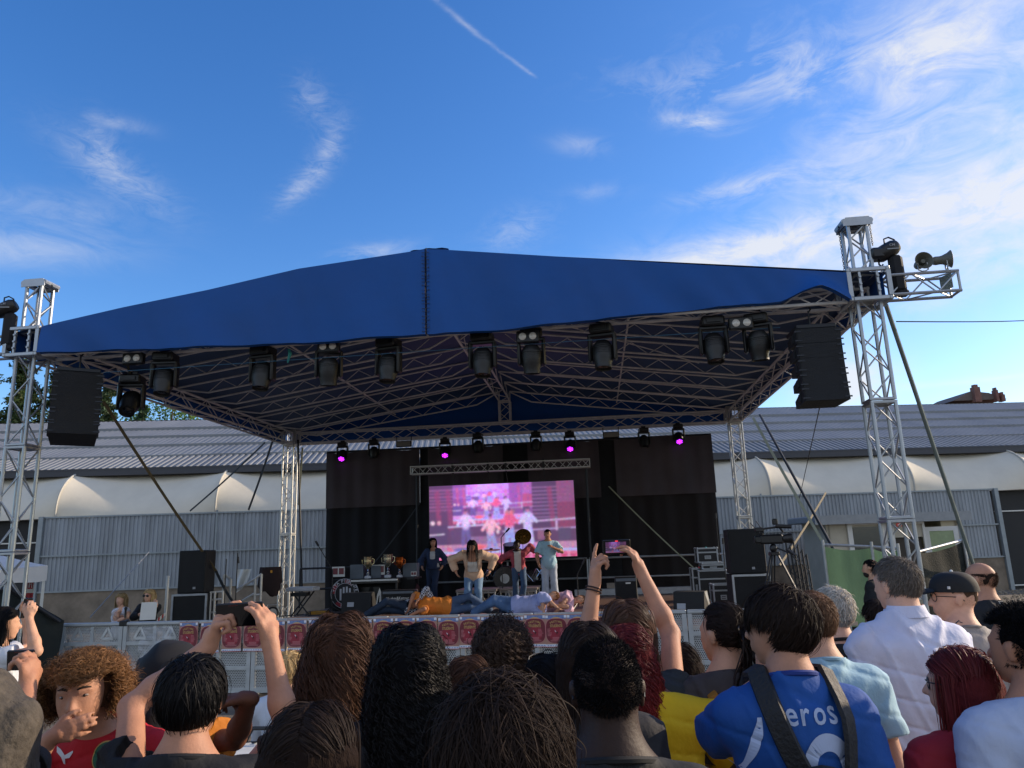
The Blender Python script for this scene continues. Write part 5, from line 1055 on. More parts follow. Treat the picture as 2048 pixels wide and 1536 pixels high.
e = empty('cloth_sheet', P(488, 1150, 16.5), .1, label='crumpled white sheet hanging behind the stair rails', cat='sheet'); m_ = MB(); m_.grid(lambda u, t: (-.15+.30*u*(1-.2*t), .03*sin(9*u+4*t), .12-.5*t*(1-.4*u)), 14, 10); m_.build('cloth', wht, e, smooth=True)
e = empty('cardboard_box', on_stage(637, 1223), SA, label='flat yellow box lying at the left stage edge', cat='box'); m_ = MB(); m_.box((.04, 0, .035), (.34, .2, .07), bev=.005); m_.build('carton', mat('carton yellow', '#b07f1e', .6), e); m_ = MB(); m_.box((-.19, 0, .035), (.09, .19, .066)); put_text(m_, 'FRAGILE', .04, (.06, -.104, .035), UPR, .005); m_.build('marking', mat('dim print', '#6a5a48', .6), e)
e = empty('work_light', on_stage(545, 1232), .3, label='round work light on a small tripod at the left stage edge', cat='lamp'); m_ = MB(); m_.lathe([(0, 0), (.1, .02), (.12, .08), (.1, .1), (0, .1)], 16, (0, 0, .12), rotx(pi/2)); m_.build('housing', blackp, e, smooth=True); m_ = MB(); m_.lathe([(.0, .1), (.085, .1)], 16, (0, -.01, .12), rotx(pi/2)); m_.build('lens', lw, e)
m_ = MB(); m_.path([(-.12, 0, .12), (-.1, 0, .27), (.1, 0, .27), (.12, 0, .12)], .01, 5); m_.box((0, 0, .0), (.3, .2, .03)); m_.build('bracket', aluw, e)
# cables on the stage floor
for k, (a, b, lab) in enumerate(((on_stage(560, 1228), on_stage(690, 1222), 'black cable on the boards at the left stage edge'), (on_stage(870, 1219), on_stage(1000, 1212), 'cable snaking on the boards in front of the risers'), (on_stage(1170, 1212), on_stage(1350, 1206), 'cable lying on the boards at the right'))):
    m_ = MB(); m_.path([a+(b-a)*t+np.array([.1*sin(9*t+k), .16*sin(7*t+k), .01]) for t in np.linspace(0, 1, 24)], .011, 5); tag(m_.build('cable', black), lab, 'cable', 'cables on the stage boards')
# video camera on a tripod
Yc2 = 10.2; q = P(1545, 1080, Yc2); vc = empty('tripod', (q[0], Yc2, 0), 0, label='black video tripod standing behind the crowd at the right', cat='tripod'); zt = P(1545, 1092, Yc2)[2]
m_ = MB(); m_.ball((0, 0, zt-.03), (.05, .05, .06)); m_.box((0, 0, zt-.10), (.12, .12, .05), bev=.01); m_.build('fluid_head', blackp, vc, smooth=True)
for k in range(3):
    a = [-2.6, -.5, 1.5][k]; d = np.array([cos(a), sin(a), 0]); m_ = MB()
    for s_ in (-.02, .02): pp = np.array([-d[1], d[0], 0])*s_; m_.tube(d*.05+pp+(0, 0, zt-.12), d*.52+pp+(0, 0, .55), .012); m_.tube(d*.50+pp*.5+(0, 0, .6), d*.78+(0, 0, .02), .010)
    m_.build('leg', dkmetal, vc, smooth=True)
m_ = MB(); m_.tube((.03, 0, zt-.02), P(1592, 1111, Yc2-.2)-np.array(vc.location), .011); m_.tube(P(1573, 1098, Yc2-.12)-np.array(vc.location), P(1592, 1111, Yc2-.2)-np.array(vc.location), .019); m_.build('pan_handle', blackp, vc, smooth=True)
cv_ = empty('video_camera', (q[0], Yc2, zt+.02), radians(-8), label='black shoulder video camera on the tripod', cat='video camera')
m_ = MB(); m_.box((-.02, 0, .07), (.32, .13, .13), bev=.025); m_.box((-.19, -.01, .07), (.1, .1, .1), bev=.02); m_.build('body', blackp, cv_, smooth=True)
m_ = MB(); m_.tube((.13, 0, .07), (.22, 0, .075), .055, .065, 16); m_.tube((.22, 0, .075), (.25, 0, .075), .07, .07, 16); m_.build('lens', blackp, cv_, smooth=True)
m_ = MB(); m_.path([(-.12, 0, .15), (-.10, 0, .21), (.1, 0, .23), (.15, 0, .16)], .016, 6); m_.tube((.06, 0, .24), (.26, 0, .225), .028, .028, 10); m_.build('handle', blackp, cv_, smooth=True)
m_ = MB(); m_.box((.06, .02, .30), (.07, .04, .08), bev=.01); m_.tube((-.15, .05, .16), (-.26, .05, .3), .006); m_.tube((-.1, .05, .18), (-.18, .05, .32), .006); m_.box((-.16, 0, .2), (.11, .07, .06), bev=.01); m_.build('accessory', blackp, cv_, smooth=True)
e = empty('folding_chair', (P(1420, 1195, 14)[0]+.9, 15.5, HS), .4, label='pale folded metal frame by the right speaker stack', cat='frame'); m_ = MB(); m_.path([(-.1, 0, 0), (-.08, 0, .5), (.02, 0, .55), (.12, 0, .2), (.15, 0, 0)], .014, 6); m_.build('frame', aluw, e, smooth=True)
# ================================================================== people
def smin(a, b, k):
    h = np.clip(.5+.5*(b-a)/k, 0, 1); return b*(1-h)+a*h-k*h*(1-h)
def d_cap(p, a, b, ra, rb):
    ab = b-a; t = np.clip(((p-a) @ ab)/(ab @ ab+1e-12), 0, 1); return np.sqrt((((p-a)-t[:, None]*ab)**2).sum(1))-(ra+(rb-ra)*t)
def d_ell(p, c, R, r):
    q = (p-c) @ R; k0 = np.sqrt(((q/r)**2).sum(1)); k1 = np.sqrt(((q/(r*r))**2).sum(1)); return k0*(k0-1)/(k1+1e-9)
class Sdf:
    def __init__(s): s.g = []; s.cut = []; s.disp = None
    def group(s, k): s.g.append((k, [])); return s
    def cap(s, a, b, ra, rb=None): a = np.array(a, float); b = np.array(b, float); rb = ra if rb is None else rb; s.g[-1][1].append(('c', a, b, ra, rb, np.minimum(a, b)-max(ra, rb), np.maximum(a, b)+max(ra, rb))); return s
    def ell(s, c, r, R=np.eye(3)): c = np.array(c, float); r = np.array(r, float); m = r.max(); s.g[-1][1].append(('e', c, R, r, 0, c-m, c+m)); return s
    def __call__(s, p, zr=None):
        out = None
        for k, pr in s.g:
            d = None
            for q in pr:
                if zr is not None and (q[5][2] > zr[1]+.06 or q[6][2] < zr[0]-.06): continue
                e = d_cap(p, q[1], q[2], q[3], q[4]) if q[0] == 'c' else d_ell(p, q[1], q[2], q[3])
                d = e if d is None else smin(d, e, k)
            if d is None: continue
            out = d if out is None else smin(out, d, .010)
        if out is None: return np.full(len(p), .5)
        if s.disp is not None: out = out+s.disp(p)
        for f in s.cut: out = np.maximum(out, f(p))
        return out
    def bounds(s):
        lo = np.min([q[5] for _, g in s.g for q in g], 0); hi = np.max([q[6] for _, g in s.g for q in g], 0); return lo-.03, hi+.03
def mesh_sdf(f, h):
    lo, hi = f.bounds(); B = 8; n = np.ceil((hi-lo)/h/B).astype(int)*B+B; D = np.full(n, .5, np.float32); nb = n//B
    bi = np.stack(np.meshgrid(*[np.arange(k) for k in nb], indexing='ij'), -1).reshape(-1, 3); bc_ = lo+(bi*B+B/2)*h
    order = np.argsort(bi[:, 2], kind='stable'); bi = bi[order]; bc_ = bc_[order]; loc = np.stack(np.meshgrid(*[np.arange(B)]*3, indexing='ij'), -1).reshape(-1, 3)
    for kz in range(nb[2]):
        sel = bi[:, 2] == kz; z0 = lo[2]+kz*B*h; zr = (z0-.02, z0+B*h+.02); dc = f(bc_[sel], zr); b_ = bi[sel]
        far = np.abs(dc) > B*h*1.05+.012
        for j in np.nonzero(far & (dc < 0))[0]: x, y, z = b_[j]*B; D[x:x+B, y:y+B, z:z+B] = -.5
        nr = b_[~far]
        if len(nr) == 0: continue
        idx = (nr[:, None, :]*B+loc[None]).reshape(-1, 3); D[idx[:, 0], idx[:, 1], idx[:, 2]] = f(lo+idx*h, zr)
    return nets(D, lo, h)
def nets(D, lo, h):
    s = D < 0; c = s[:-1, :-1, :-1].astype(np.int8).copy(); c[:] = 0; n = np.array(D.shape)
    for i in (0, 1):
        for j in (0, 1):
            for k in (0, 1): c += s[i:n[0]-1+i, j:n[1]-1+j, k:n[2]-1+k]
    A = np.argwhere((c > 0) & (c < 8)); idm = -np.ones(c.shape, np.int32); idm[A[:, 0], A[:, 1], A[:, 2]] = np.arange(len(A))
    acc = np.zeros((len(A), 3)); cnt = np.zeros(len(A)); co = [(i, j, k) for i in (0, 1) for j in (0, 1) for k in (0, 1)]
    val = {q: D[A[:, 0]+q[0], A[:, 1]+q[1], A[:, 2]+q[2]] for q in co}
    for q in co:
        for ax in range(3):
            if q[ax]: continue
            r = list(q); r[ax] = 1; r = tuple(r); a, b = val[q], val[r]; m = (a < 0) != (b < 0); t = a/(a-b+1e-12); e = np.array(q, float)[None].repeat(len(A), 0); e[:, ax] += t; acc[m] += e[m]; cnt[m] += 1
    V = lo+(A+acc/cnt[:, None])*h; Q = []
    for ax in range(3):
        sl0 = [slice(1, -1)]*3; sl1 = [slice(1, -1)]*3; sl0[ax] = slice(0, -1); sl1[ax] = slice(1, None)
        a, b = s[tuple(sl0)], s[tuple(sl1)]; E = np.argwhere(a != b); off = np.ones(3, int); off[ax] = 0; Eg = E+off; inside = a[E[:, 0], E[:, 1], E[:, 2]]
        u_, v_ = (ax+1) % 3, (ax+2) % 3; du = np.zeros(3, int); du[u_] = 1; dv = np.zeros(3, int); dv[v_] = 1
        g = [idm[tuple((Eg-x).T)] for x in (du+dv, dv, 0*du, du)]; q = np.stack(g, 1); q[~inside] = q[~inside][:, ::-1]; Q.append(q[(q >= 0).all(1)])
    return V, np.vstack(Q)
def ik(s, t, l1, l2, pole):
    s = np.array(s, float); t = np.array(t, float); d = t-s; L = np.linalg.norm(d); L2 = min(L, (l1+l2)*.995); d = d/(L+1e-9); t = s+d*L2
    x = (l1*l1-l2*l2+L2*L2)/(2*L2); y = sqrt(max(0, l1*l1-x*x)); p = np.array(pole, float); p = nrm(p-d*(p @ d)); return s+d*x+p*y, t
def standing(H, sw=1.0, lean=0.0, turn=0.0, tilt=0.0):
    s = H/1.72
    J = dict(pelvis=(0, 0, .95), chest=(0, -.01+lean*.3, 1.26), neck=(0, -.02+lean*.45, 1.455), head=(0, .015+lean*.5, 1.605))
    for k, sg in (('L', -1), ('R', 1)):
        J['sh'+k] = (sg*.170*sw, -.015+lean*.42, 1.362); J['hip'+k] = (sg*.09, 0, .92); J['knee'+k] = (sg*.10, .02, .50); J['ank'+k] = (sg*.11, -.03, .085)
    J = {k: np.array(v, float)*s for k, v in J.items()}; J['s'] = s; J['face'] = nrm(rotz(-turn) @ np.array([0, 1, 0])); J['hup'] = nrm((sin(tilt), .0, cos(tilt)))
    for k, sg in (('L', -1), ('R', 1)): J['arm'+k] = (J['sh'+k]+np.array([sg*.035, .08, -.50])*s, (sg*.25, -.9, -.2))
    return J
FING = [(-.030, .075, 1.0), (-.010, .083, 1.0), (.010, .078, 1.0), (.030, .062, .85)]
def hand(f, w, d, n, side, curl=(.3, .35, .4, .45), th=.5, sc=1.0, spread=.06, thup=.5):
    # w wrist, d direction of the hand, n normal of the palm (towards what it faces), side +1: thumb towards cross(d, n)
    d = nrm(d); n = nrm(n-d*(n @ d)); x = np.cross(d, n)*side; f.group(.006*sc); k = sc*.92
    f.cap(w-d*.01, w+d*.03*k, .026*k, .028*k)
    for i, (ox, L, q) in enumerate(FING):
        bx = x*(-ox)*k; kn = w+d*L*.98*k*1.0+bx*1.0+d*0; f.cap(w+d*.018*k+bx*.45, kn, .017*k, .0125*k)
        c = curl[i]; p = kn; a = 0; dd = nrm(d+x*(-ox)/.03*spread)
        for j, l in enumerate((.040, .026, .021)):
            a += c*(.9 if j == 0 else 1.15); v = dd*cos(a)+n*sin(a); r = (.0098, .0088, .0078)[j]; pn = p+v*l*q*k; f.cap(p, pn, r*k*1.02, r*k*.93); p = pn
    t0 = w+d*.02*k+x*.022*k; t1 = t0+(d*.75+x*.75*(1-th*.3)+n*.25*th)*.042*k; t2 = t1+nrm(d*(.6+thup*.5)+x*.35*(1-th)+n*th*.9)*.034*k; t3 = t2+nrm(d*(.7+thup*.4)+n*th*1.1-x*th*.2)*.026*k
    f.cap(t0, t1, .017*k, .0125*k).cap(t1, t2, .0118*k, .0108*k).cap(t2, t3, .0105*k, .0085*k)
def headfr(J): y = nrm(J['face']); z = nrm(J['hup']-y*(J['hup'] @ y)); return np.array([np.cross(y, z), y, z]).T
def trunk(f, J, g=0.0, fat=1.0, fem=False, bust=0.0):
    s = J['s']; ax = nrm(J['shR']-J['shL']); up = nrm(J['neck']-J['pelvis']); y = nrm(np.cross(up, ax)); R = np.array([ax, y, up]).T
    ax2 = nrm(J['hipR']-J['hipL']); y2 = nrm(np.cross(up, ax2)); R2 = np.array([ax2, y2, up]).T; w_ = .92 if fem else 1.0
    f.group(.05*s); c = J['chest']
    f.ell(c+up*.01*s, np.array([.158*w_, .108, .19])*s*fat+g, R)
    f.ell(c+up*.070*s+y*-.012*s, np.array([.15*w_, .085, .085])*s*fat+g, R)
    m = c*.5+J['pelvis']*.5; f.ell(m, np.array([.128*(.92 if fem else 1), .092*fat, .15])*s*fat+g, R)
    f.ell(J['pelvis']-up*.0, np.array([.158*(1.05 if fem else 1), .112, .115])*s*fat+g, R2)
    for k in 'LR': f.cap(c+up*.08*s, J['sh'+k], .062*s+g, .054*s+g)
    if fem or bust: 
        for sg in (-1, 1): f.ell(c+ax*sg*.07*s+y*.078*s-up*.0*s, np.array([.06, .055, .06])*s+g*.6, R)
    return R
def body_sdf(J, o):
    f = Sdf(); s = J['s']; R = trunk(f, J, 0, o.get('fat', 1), o.get('fem', False))
    nk = o.get('neck', 1.0); H = headfr(J); hc = J['head']; X, Y, Z = H[:, 0], H[:, 1], H[:, 2]
    f.cap(J['neck']-R[:, 2]*.04*s, J['neck'], .066*s*nk, .056*s*nk).cap(J['neck'], hc-Z*.03*s-Y*.02*s, .056*s*nk, .055*s*nk)
    for k in 'LR': f.cap(J['neck']+R[:, 2]*.0*s, J['sh'+k]*.8+J['neck']*.2, .045*s, .045*s)
    hs = s**.5; f.group(.022)
    f.ell(hc+Z*.022*hs-Y*.012*hs, np.array([.074, .093, .092])*hs, H); f.ell(hc-Z*.045*hs+Y*.030*hs, np.array([.052, .058, .062])*hs, H); f.ell(hc-Z*.01*hs+Y*.035*hs, np.array([.060, .055, .07])*hs, H)
    f.ell(hc-Z*.093*hs+Y*.062*hs, np.array([.020, .016, .014])*hs, H)
    f.group(.007); f.cap(hc+Z*.006*hs+Y*.085*hs, hc-Z*.028*hs+Y*.103*hs, .008*hs, .013*hs)
    for sg in (-1, 1):
        f.ell(hc-Z*.03*hs+Y*.092*hs+X*sg*.010*hs, np.array([.008, .009, .007])*hs, H); f.ell(hc+X*sg*.0765*hs-Z*.008*hs-Y*.006*hs, np.array([.007, .019, .031])*hs, H @ rotx(-.2)); f.ell(hc+X*sg*.080*hs+Z*.006*hs-Y*.010*hs, np.array([.008, .017, .019])*hs, H)
        f.cap(hc+X*sg*.018*hs+Z*.022*hs+Y*.086*hs, hc+X*sg*.044*hs+Z*.022*hs+Y*.072*hs, .008*hs, .007*hs)
    f.cap(hc-Z*.053*hs+Y*.086*hs-X*.02*hs, hc-Z*.053*hs+Y*.086*hs+X*.02*hs, .006*hs); f.cap(hc-Z*.064*hs+Y*.083*hs-X*.015*hs, hc-Z*.064*hs+Y*.083*hs+X*.015*hs, .007*hs)
    th = o.get('arm', 1.0); al = s*o.get('al', 1.0)
    for k, sg in (('L', -1), ('R', 1)):
        tgt, pole = J['arm'+k][:2]; el, wr = ik(J['sh'+k], tgt, .285*al, .255*al, pole); J['el'+k] = el; J['wr'+k] = wr
        f.group(.022*s); f.cap(J['sh'+k], el, .050*s*th, .038*s*th); m = el+(wr-el)*.28; f.cap(el, m, .038*s*th, .041*s*th).cap(m, wr, .040*s*th, .026*s*th)
        ho = o.get('hand'+k, {}); hd = ho.get('d', nrm(wr-el)); hn = ho.get('n', nrm(np.array([-sg, 0, 0])+.01)); hand(f, wr, hd, np.array(hn, float), ho.get('side', sg), ho.get('curl', (.3, .35, .4, .45)), ho.get('th', .4), hs*o.get('hsc', 1.0), ho.get('spread', .06), ho.get('thup', .5))
    for k in 'LR':
        f.group(.03*s); f.cap(J['hip'+k], J['knee'+k], .086*s, .055*s); kn, an = J['knee'+k], J['ank'+k]; m = kn+(an-kn)*.3; f.cap(kn, m, .052*s, .056*s).cap(m, an, .055*s, .034*s)
        fd = J.get('toe'+k); fd = nrm(rotz(0) @ np.array([0, 1, 0])) if fd is None else np.array(fd, float); f.cap(an-(0, 0, .03*s), an+fd*.12*s-np.array([0, 0, .05*s]), .034*s, .028*s)
    return f, R
def wrinkle(a, ph=0.0, fr=1.0):
    def g(p):
        x, y, z = p[:, 0]*fr, p[:, 1]*fr, p[:, 2]*fr
        return a*(np.sin(19*x+11*z+2.2*np.sin(9*z+ph)+ph)*np.sin(23*z-9*x+1.7*np.sin(13*y+ph))*.6+.5*np.sin(8*z+15*x+6*y+2*np.sin(17*x+ph))+.35*np.sin(41*z+2.5*np.sin(21*x+ph)+13*y) - 1.1*np.exp(-(np.sin(9*z-13*np.abs(x)+2.5*np.sin(5*x+ph)+ph)/.22)**2) + .9*np.exp(-(np.sin(13*z+7*x+3*np.sin(6*z-ph))/.18)**2))
    return g
def shirt_sdf(J, o, so_):
    f = Sdf(); s = J['s']; g = so_.get('g', .014)+.006; R = trunk(f, J, g, o.get('fat', 1), o.get('fem', False)); up = R[:, 2]
    hem = so_.get('hem', .10); slv = so_.get('slv', .62); P0 = J['pelvis']; NB = J['neck']
    f.cap(J['pelvis']*.35+J['chest']*.65, J['pelvis']-up*.02*s, .125*s+g, .135*s+g)
    nk = o.get('neck', 1.0); f.cap(NB-up*.05*s, NB+up*so_.get('collar', .0), .075*s*nk+g*.5, .066*s*nk+g*.3)
    for k in 'LR': f.cap(NB-up*.01, J['sh'+k]*.85+NB*.15, .052*s+g*.3, .052*s+g*.5)
    if slv > 0:
        for k in 'LR':
            el = J['el'+k]; sh = J['sh'+k]; wr = J['wr'+k]; lo_ = .012 if slv < 1 else .006; f.group(.03*s)
            if slv <= 1: e = sh+(el-sh)*slv; f.cap(sh, e, .056*s+g, .05*s+g+lo_)
            else: e = el+(wr-el)*(slv-1)*.98; f.cap(sh, el, .056*s+g, .045*s+g).cap(el, e, .045*s+g, .032*s+g)
            dd = nrm(e-(el if slv > 1 else sh))
            nd = lambda p, e=e, dd=dd, c=(el if slv > 1 else sh): np.where((((p-e)**2).sum(1) < (.16*s)**2), (p-e) @ dd, -1)
            f.cut.append(nd)
    else:
        for k in 'LR': f.cut.append(lambda p, c=J['sh'+k]: .062*s-np.sqrt(((p-c)**2).sum(1)))
    f.cut.append(lambda p: -((p-P0) @ up+hem*s))
    nd_ = so_.get('neckdrop', .0); f.cut.append(lambda p: np.where((((p-NB)**2).sum(1) < (.2*s)**2), (p-NB) @ nrm(up+.35*R[:, 1])-(.012*s+so_.get('collar', 0)-nd_), -1))
    f.disp = wrinkle(so_.get('wr', .0065), so_.get('ph', 1.0)); return f
def pants_sdf(J, o, po):
    f = Sdf(); s = J['s']; g = po.get('g', .014); up = nrm(J['neck']-J['pelvis']); ax2 = nrm(J['hipR']-J['hipL']); y2 = nrm(np.cross(up, ax2)); R2 = np.array([ax2, y2, up]).T
    f.group(.03*s); f.ell(J['pelvis']-up*.02*s, np.array([.16*(1.05 if o.get('fem') else 1), .116, .13])*s+g*.6, R2)
    fl = po.get('flare', .05)
    for k in 'LR': f.cap(J['hip'+k]-up*.02*s, J['knee'+k], .09*s+g*.7, .06*s+g*.8); kn, an = J['knee'+k], J['ank'+k]; e = kn+(an-kn)*po.get('len', .97); f.cap(kn, e, .06*s+g*.8, fl*s+g)
    P0 = J['pelvis']; f.cut.append(lambda p: (p-P0) @ up-(po.get('waist', .07)*s)); f.disp = wrinkle(.004, 2.0, .8); return f
HAIRC = {'black': '#0e0d10', 'darkbrown': '#281d18', 'brown': '#4d362a', 'midbrown': '#6b4f3a', 'curlybrown': '#8a6038', 'gray': '#8d8883', 'white': '#bdb7ac', 'blonde': '#b79d72', 'red': '#6e1f22', 'auburn': '#7a2a2c', 'saltpepper': '#6b645d'}
def hair(J, par, st, col, res=1.0, seed=0):
    rg = np.random.default_rng(seed+5); s = J['s']**.5; H = headfr(J); hc = J['head']+H @ (np.array([0, -.010, .020])*s); rad = np.array([.0745, .0935, .0895])*s; cv = vol0 = None
    n = int(st.get('n', 2600)*res); L = st.get('L', .06); vol = st.get('vol', .02); amp = st.get('amp', 0); frq = st.get('fr', 60); wd_ = st.get('w', .0028)*(1/res**.45); part = st.get('part', 'crown'); seg = st.get('seg', 12); fz = st.get('frizz', .004); zf = st.get('zf', -.12)
    d = rg.normal(0, 1, (n*3, 3)); d /= np.linalg.norm(d, axis=1)[:, None]; low = st.get('low', -.62); fr_ = st.get('front', .42)
    ok = (d[:, 2] > low) & (d[:, 2] < st.get('zmax', 2)) & ~((d[:, 1] > .30) & (d[:, 2] < fr_+.25*(1-d[:, 1]))) & ~((np.abs(d[:, 0]) > .75) & (d[:, 1] > -.12) & (d[:, 2] < .08) & st.get('ears', True)); d = d[ok][:n]; n = len(d)
    if part == 'crown': cr = nrm(np.array(st.get('crown', (.12, -.45, .88)))); t = d-cr*(d @ cr)[:, None]*1.0; t = d*(d @ cr)[:, None]-cr
    elif part == 'mid': t = np.stack([np.sign(d[:, 0]+1e-3+.03)*1.0, np.full(n, -.45), -.35+0*d[:, 0]], 1)
    elif part == 'back': t = np.stack([d[:, 0]*.2, np.full(n, -1.), .1+0*d[:, 0]], 1)
    elif part == 'side': t = np.stack([np.full(n, st.get('dir', 1.)), np.full(n, .15), -.25+0*d[:, 0]], 1)
    else: t = rg.normal(0, 1, (n, 3))
    t = t+rg.normal(0, st.get('mess', .12), (n, 3))*np.where(rg.random(n) < .06, 4., 1.)[:, None]; t -= d*(t*d).sum(1)[:, None]; t /= np.linalg.norm(t, axis=1)[:, None]+1e-9
    cv = vol*st.get('core', .5); o_ = np.maximum(cv+.001, vol*rg.uniform(.25, 1, n)**.8)-cv; fly = rg.random(n) < .05; o_ = o_+fly*(vol*.35+.006)*rg.random(n); Ls = L*rg.uniform(.75, 1.1, n); Ls = np.where((np.abs(d[:, 0]) > .5) & (d[:, 2] < .55) & (L < .15) & st.get('ears', True), Ls*.5, Ls); ds = Ls/seg; pts = np.zeros((n, seg+1, 3)); p = d.copy(); pos = None; fall = np.zeros(n, bool); lift = st.get('lift', .3); out_ = st.get('out', 0.0)
    cur = hc+(p*(rad+cv)) @ H.T; pts[:, 0] = cur; up = np.array([0, 0, 1.]); gz = rg.normal(0, 1, (n, 3))*.1
    for j in range(1, seg+1):
        f_ = j/seg; stp = (ds/rad.mean())[:, None]; pn = p+t*stp; pn /= np.linalg.norm(pn, axis=1)[:, None]; tn = t-pn*(t*pn).sum(1)[:, None]; tn /= np.linalg.norm(tn, axis=1)[:, None]+1e-9
        rr = rad+cv+ (o_*min(1, (f_*seg*L/seg)/(.03+.25*vol) if st.get('grow', True) else 1)*(1+lift*f_))[:, None]; cand = hc+(pn*rr) @ H.T
        wz = (pn @ H.T)[:, 2]
        if part in ('mid', 'back', 'crown') and L > .15: fall |= (wz < zf)
        radial = nrm2((pn @ H.T)*np.array([1, 1, 0])); drop = cur+(-up*1.0+radial*(out_*(1-f_)**1)+gz*.6)*ds[:, None]
        bk = drop[:, 1] if False else None
        new = np.where(fall[:, None], drop, cand); p = np.where(fall[:, None], p, pn); t = np.where(fall[:, None], t, tn); cur = new; pts[:, j] = cur; gz = gz*.8+rg.normal(0, 1, (n, 3))*fz*8
    if st.get('shy') is not None:     # keep long hair outside the back and the shoulders
        pass
    if part == 'radial':
        t2 = rg.normal(0, 1, (n, 3))*st.get('mess', .4); q_ = (np.arange(seg+1)/seg)[None, :, None]; Ls = Ls*(1-st.get('flat', 0)*np.clip(d[:, 2], 0, 1)**1.5); pts = hc+(d[:, None]*(rad+cv)+(d[:, None]+t2[:, None]*q_*.6)*(q_*(Ls-0)[:, None, None])-np.array([0, 0, 1.])*(q_**2*st.get('droop', .0))) @ H.T
    tan_ = np.gradient(pts, axis=1); tan_ /= np.linalg.norm(tan_, axis=2)[..., None]+1e-9; ctr = hc.copy()
    if L > .15: ctr = np.broadcast_to(hc, pts.shape).copy(); ctr[..., 2] = np.where(pts[..., 2] < hc[2], pts[..., 2], hc[2])
    outv = pts-ctr; outv /= np.linalg.norm(outv, axis=2)[..., None]+1e-9; sd_ = np.cross(tan_, outv); sd_ /= np.linalg.norm(sd_, axis=2)[..., None]+1e-9
    if amp > 0:
        clump = np.floor((d @ np.array([7.1, 5.3, 6.7]))*st.get('clump', 3)); ph = (np.sin(clump*12.9898)*43758.5 % 1)*2*pi+rg.normal(0, .5, n); S_ = np.arange(seg+1)[None]*ds[:, None]; ram = np.clip(S_/.04, 0, 1)*amp*rg.uniform(.6, 1.3, n)[:, None]; a_ = S_*frq+ph[:, None]
        pts = pts+sd_*(ram*np.cos(a_))[..., None]+outv*(ram*np.sin(a_)*.8)[..., None]; tan_ = np.gradient(pts, axis=1); tan_ /= np.linalg.norm(tan_, axis=2)[..., None]+1e-9; sd_ = np.cross(tan_, outv); sd_ /= np.linalg.norm(sd_, axis=2)[..., None]+1e-9
    tw = rg.normal(0, .5, (n, 1, 1)); sd_ = sd_*np.cos(tw)+outv*np.sin(tw); wv = wd_*np.array([1.0 if j < seg*.7 else max(.12, (1-(j/seg))/.3) for j in range(seg+1)])[None, :, None]*rg.uniform(.6, 1.3, (n, 1, 1))
    A, B_ = pts-sd_*wv/2, pts+sd_*wv/2; V = np.stack([A, B_], 2).reshape(-1, 3); b0_ = (np.arange(n)*(seg+1)*2)[:, None]+np.arange(seg)[None]*2; b0_ = b0_.ravel(); Q = np.stack([b0_, b0_+1, b0_+3, b0_+2], 1)
    base = np.array(lin(HAIRC.get(col, col))); tone = base*rg.uniform(.7, 1.35, (n, 1)); tip = st.get('tip'); C_ = np.repeat(tone[:, None], seg+1, 1)
    if tip is not None: tt = np.clip((np.arange(seg+1)/seg-.25)/.6, 0, 1)[None, :, None]; C_ = C_*(1-tt)+np.array(lin(tip))*rg.uniform(.6, 1.4, (n, 1, 1))*tt
    C_ = np.repeat(C_.reshape(-1, 3), 2, 0)
    # dense core below the strands
    f = Sdf(); f.group(.012); vv_ = cv; f.ell(hc, rad+vv_, H)
    if L > .2:
        Rb = np.eye(3); zb_ = hc[2]-L*.75; bk = H[:, 1]*np.array([1, 1, 0]); f.cap(hc-bk*.03*s-up*.03, np.array([hc[0], hc[1], zb_])-bk*(.055*s), .080*s+vv_*.8, .05*s+vv_*.7); f.cap(hc-bk*.03*s-up*.03+H[:, 0]*.03, np.array([hc[0], hc[1], zb_])-bk*(.045*s)+H[:, 0]*.06, .075*s+vv_*.6, .035*s+vv_*.5); f.cap(hc-bk*.03*s-up*.03-H[:, 0]*.03, np.array([hc[0], hc[1], zb_])-bk*(.045*s)-H[:, 0]*.06, .075*s+vv_*.6, .035*s+vv_*.5)
    HH = H; rr_ = rad
    def cutf(p_):
        q = ((p_-hc) @ HH)/rr_; return np.maximum(np.minimum(q[:, 1]-.34, (fr_+.12-q[:, 2])) , (low*1.25-q[:, 2]) if L < .2 else -1)*.09
    f.cut.append(cutf)
    if st.get('zmax'): f.cut.append(lambda p_: (((p_-hc) @ HH)[:, 2]/rr_[2]-st['zmax'])*.09)
    if st.get('ears', True) and L < .2: f.cut.append(lambda p_: (.032-np.sqrt(((((np.abs((p_-hc) @ HH)-np.array([.082, 0, 0])*s)*np.array([.55, 1, 1])+np.array([0, .0, 0]))[:, :])**2).sum(1))) if False else np.where((np.abs(((p_-hc) @ HH)[:, 0]) > .05*s), .034*s-np.sqrt((((p_-hc) @ HH)[:, 1]-.0)**2+(((p_-hc) @ HH)[:, 2]+.030*s)**2), -1))
    f.disp = wrinkle(.0025, 3.0, 2.2); cv2, cq = mesh_sdf(f, .007 if res > .5 else .012)
    k0 = len(V); V = np.vstack([V, cv2]); Q = np.vstack([Q, cq+k0]); C_ = np.vstack([C_, np.repeat(base[None]*.75, len(cv2), 0)])
    gl = st.get('gloss', .5)+.2; m = mat('hair '+str(gl), '#222222', gl, var=0, attr='tone', trans=.2, spec=.22); m2 = mat('hair base', '#222222', .85, var=0, attr='tone', spec=.1, bump=.6, bs=120, stretch=(1, 1, .3))
    mi = np.zeros(len(Q), np.int32); mi[-len(cq):] = 1
    return rawmesh('hair', V, Q, [m, m2], par, True, ('tone', C_, 'POINT'), mi)
def nrm2(a): return a/(np.linalg.norm(a, axis=-1, keepdims=True)+1e-9)
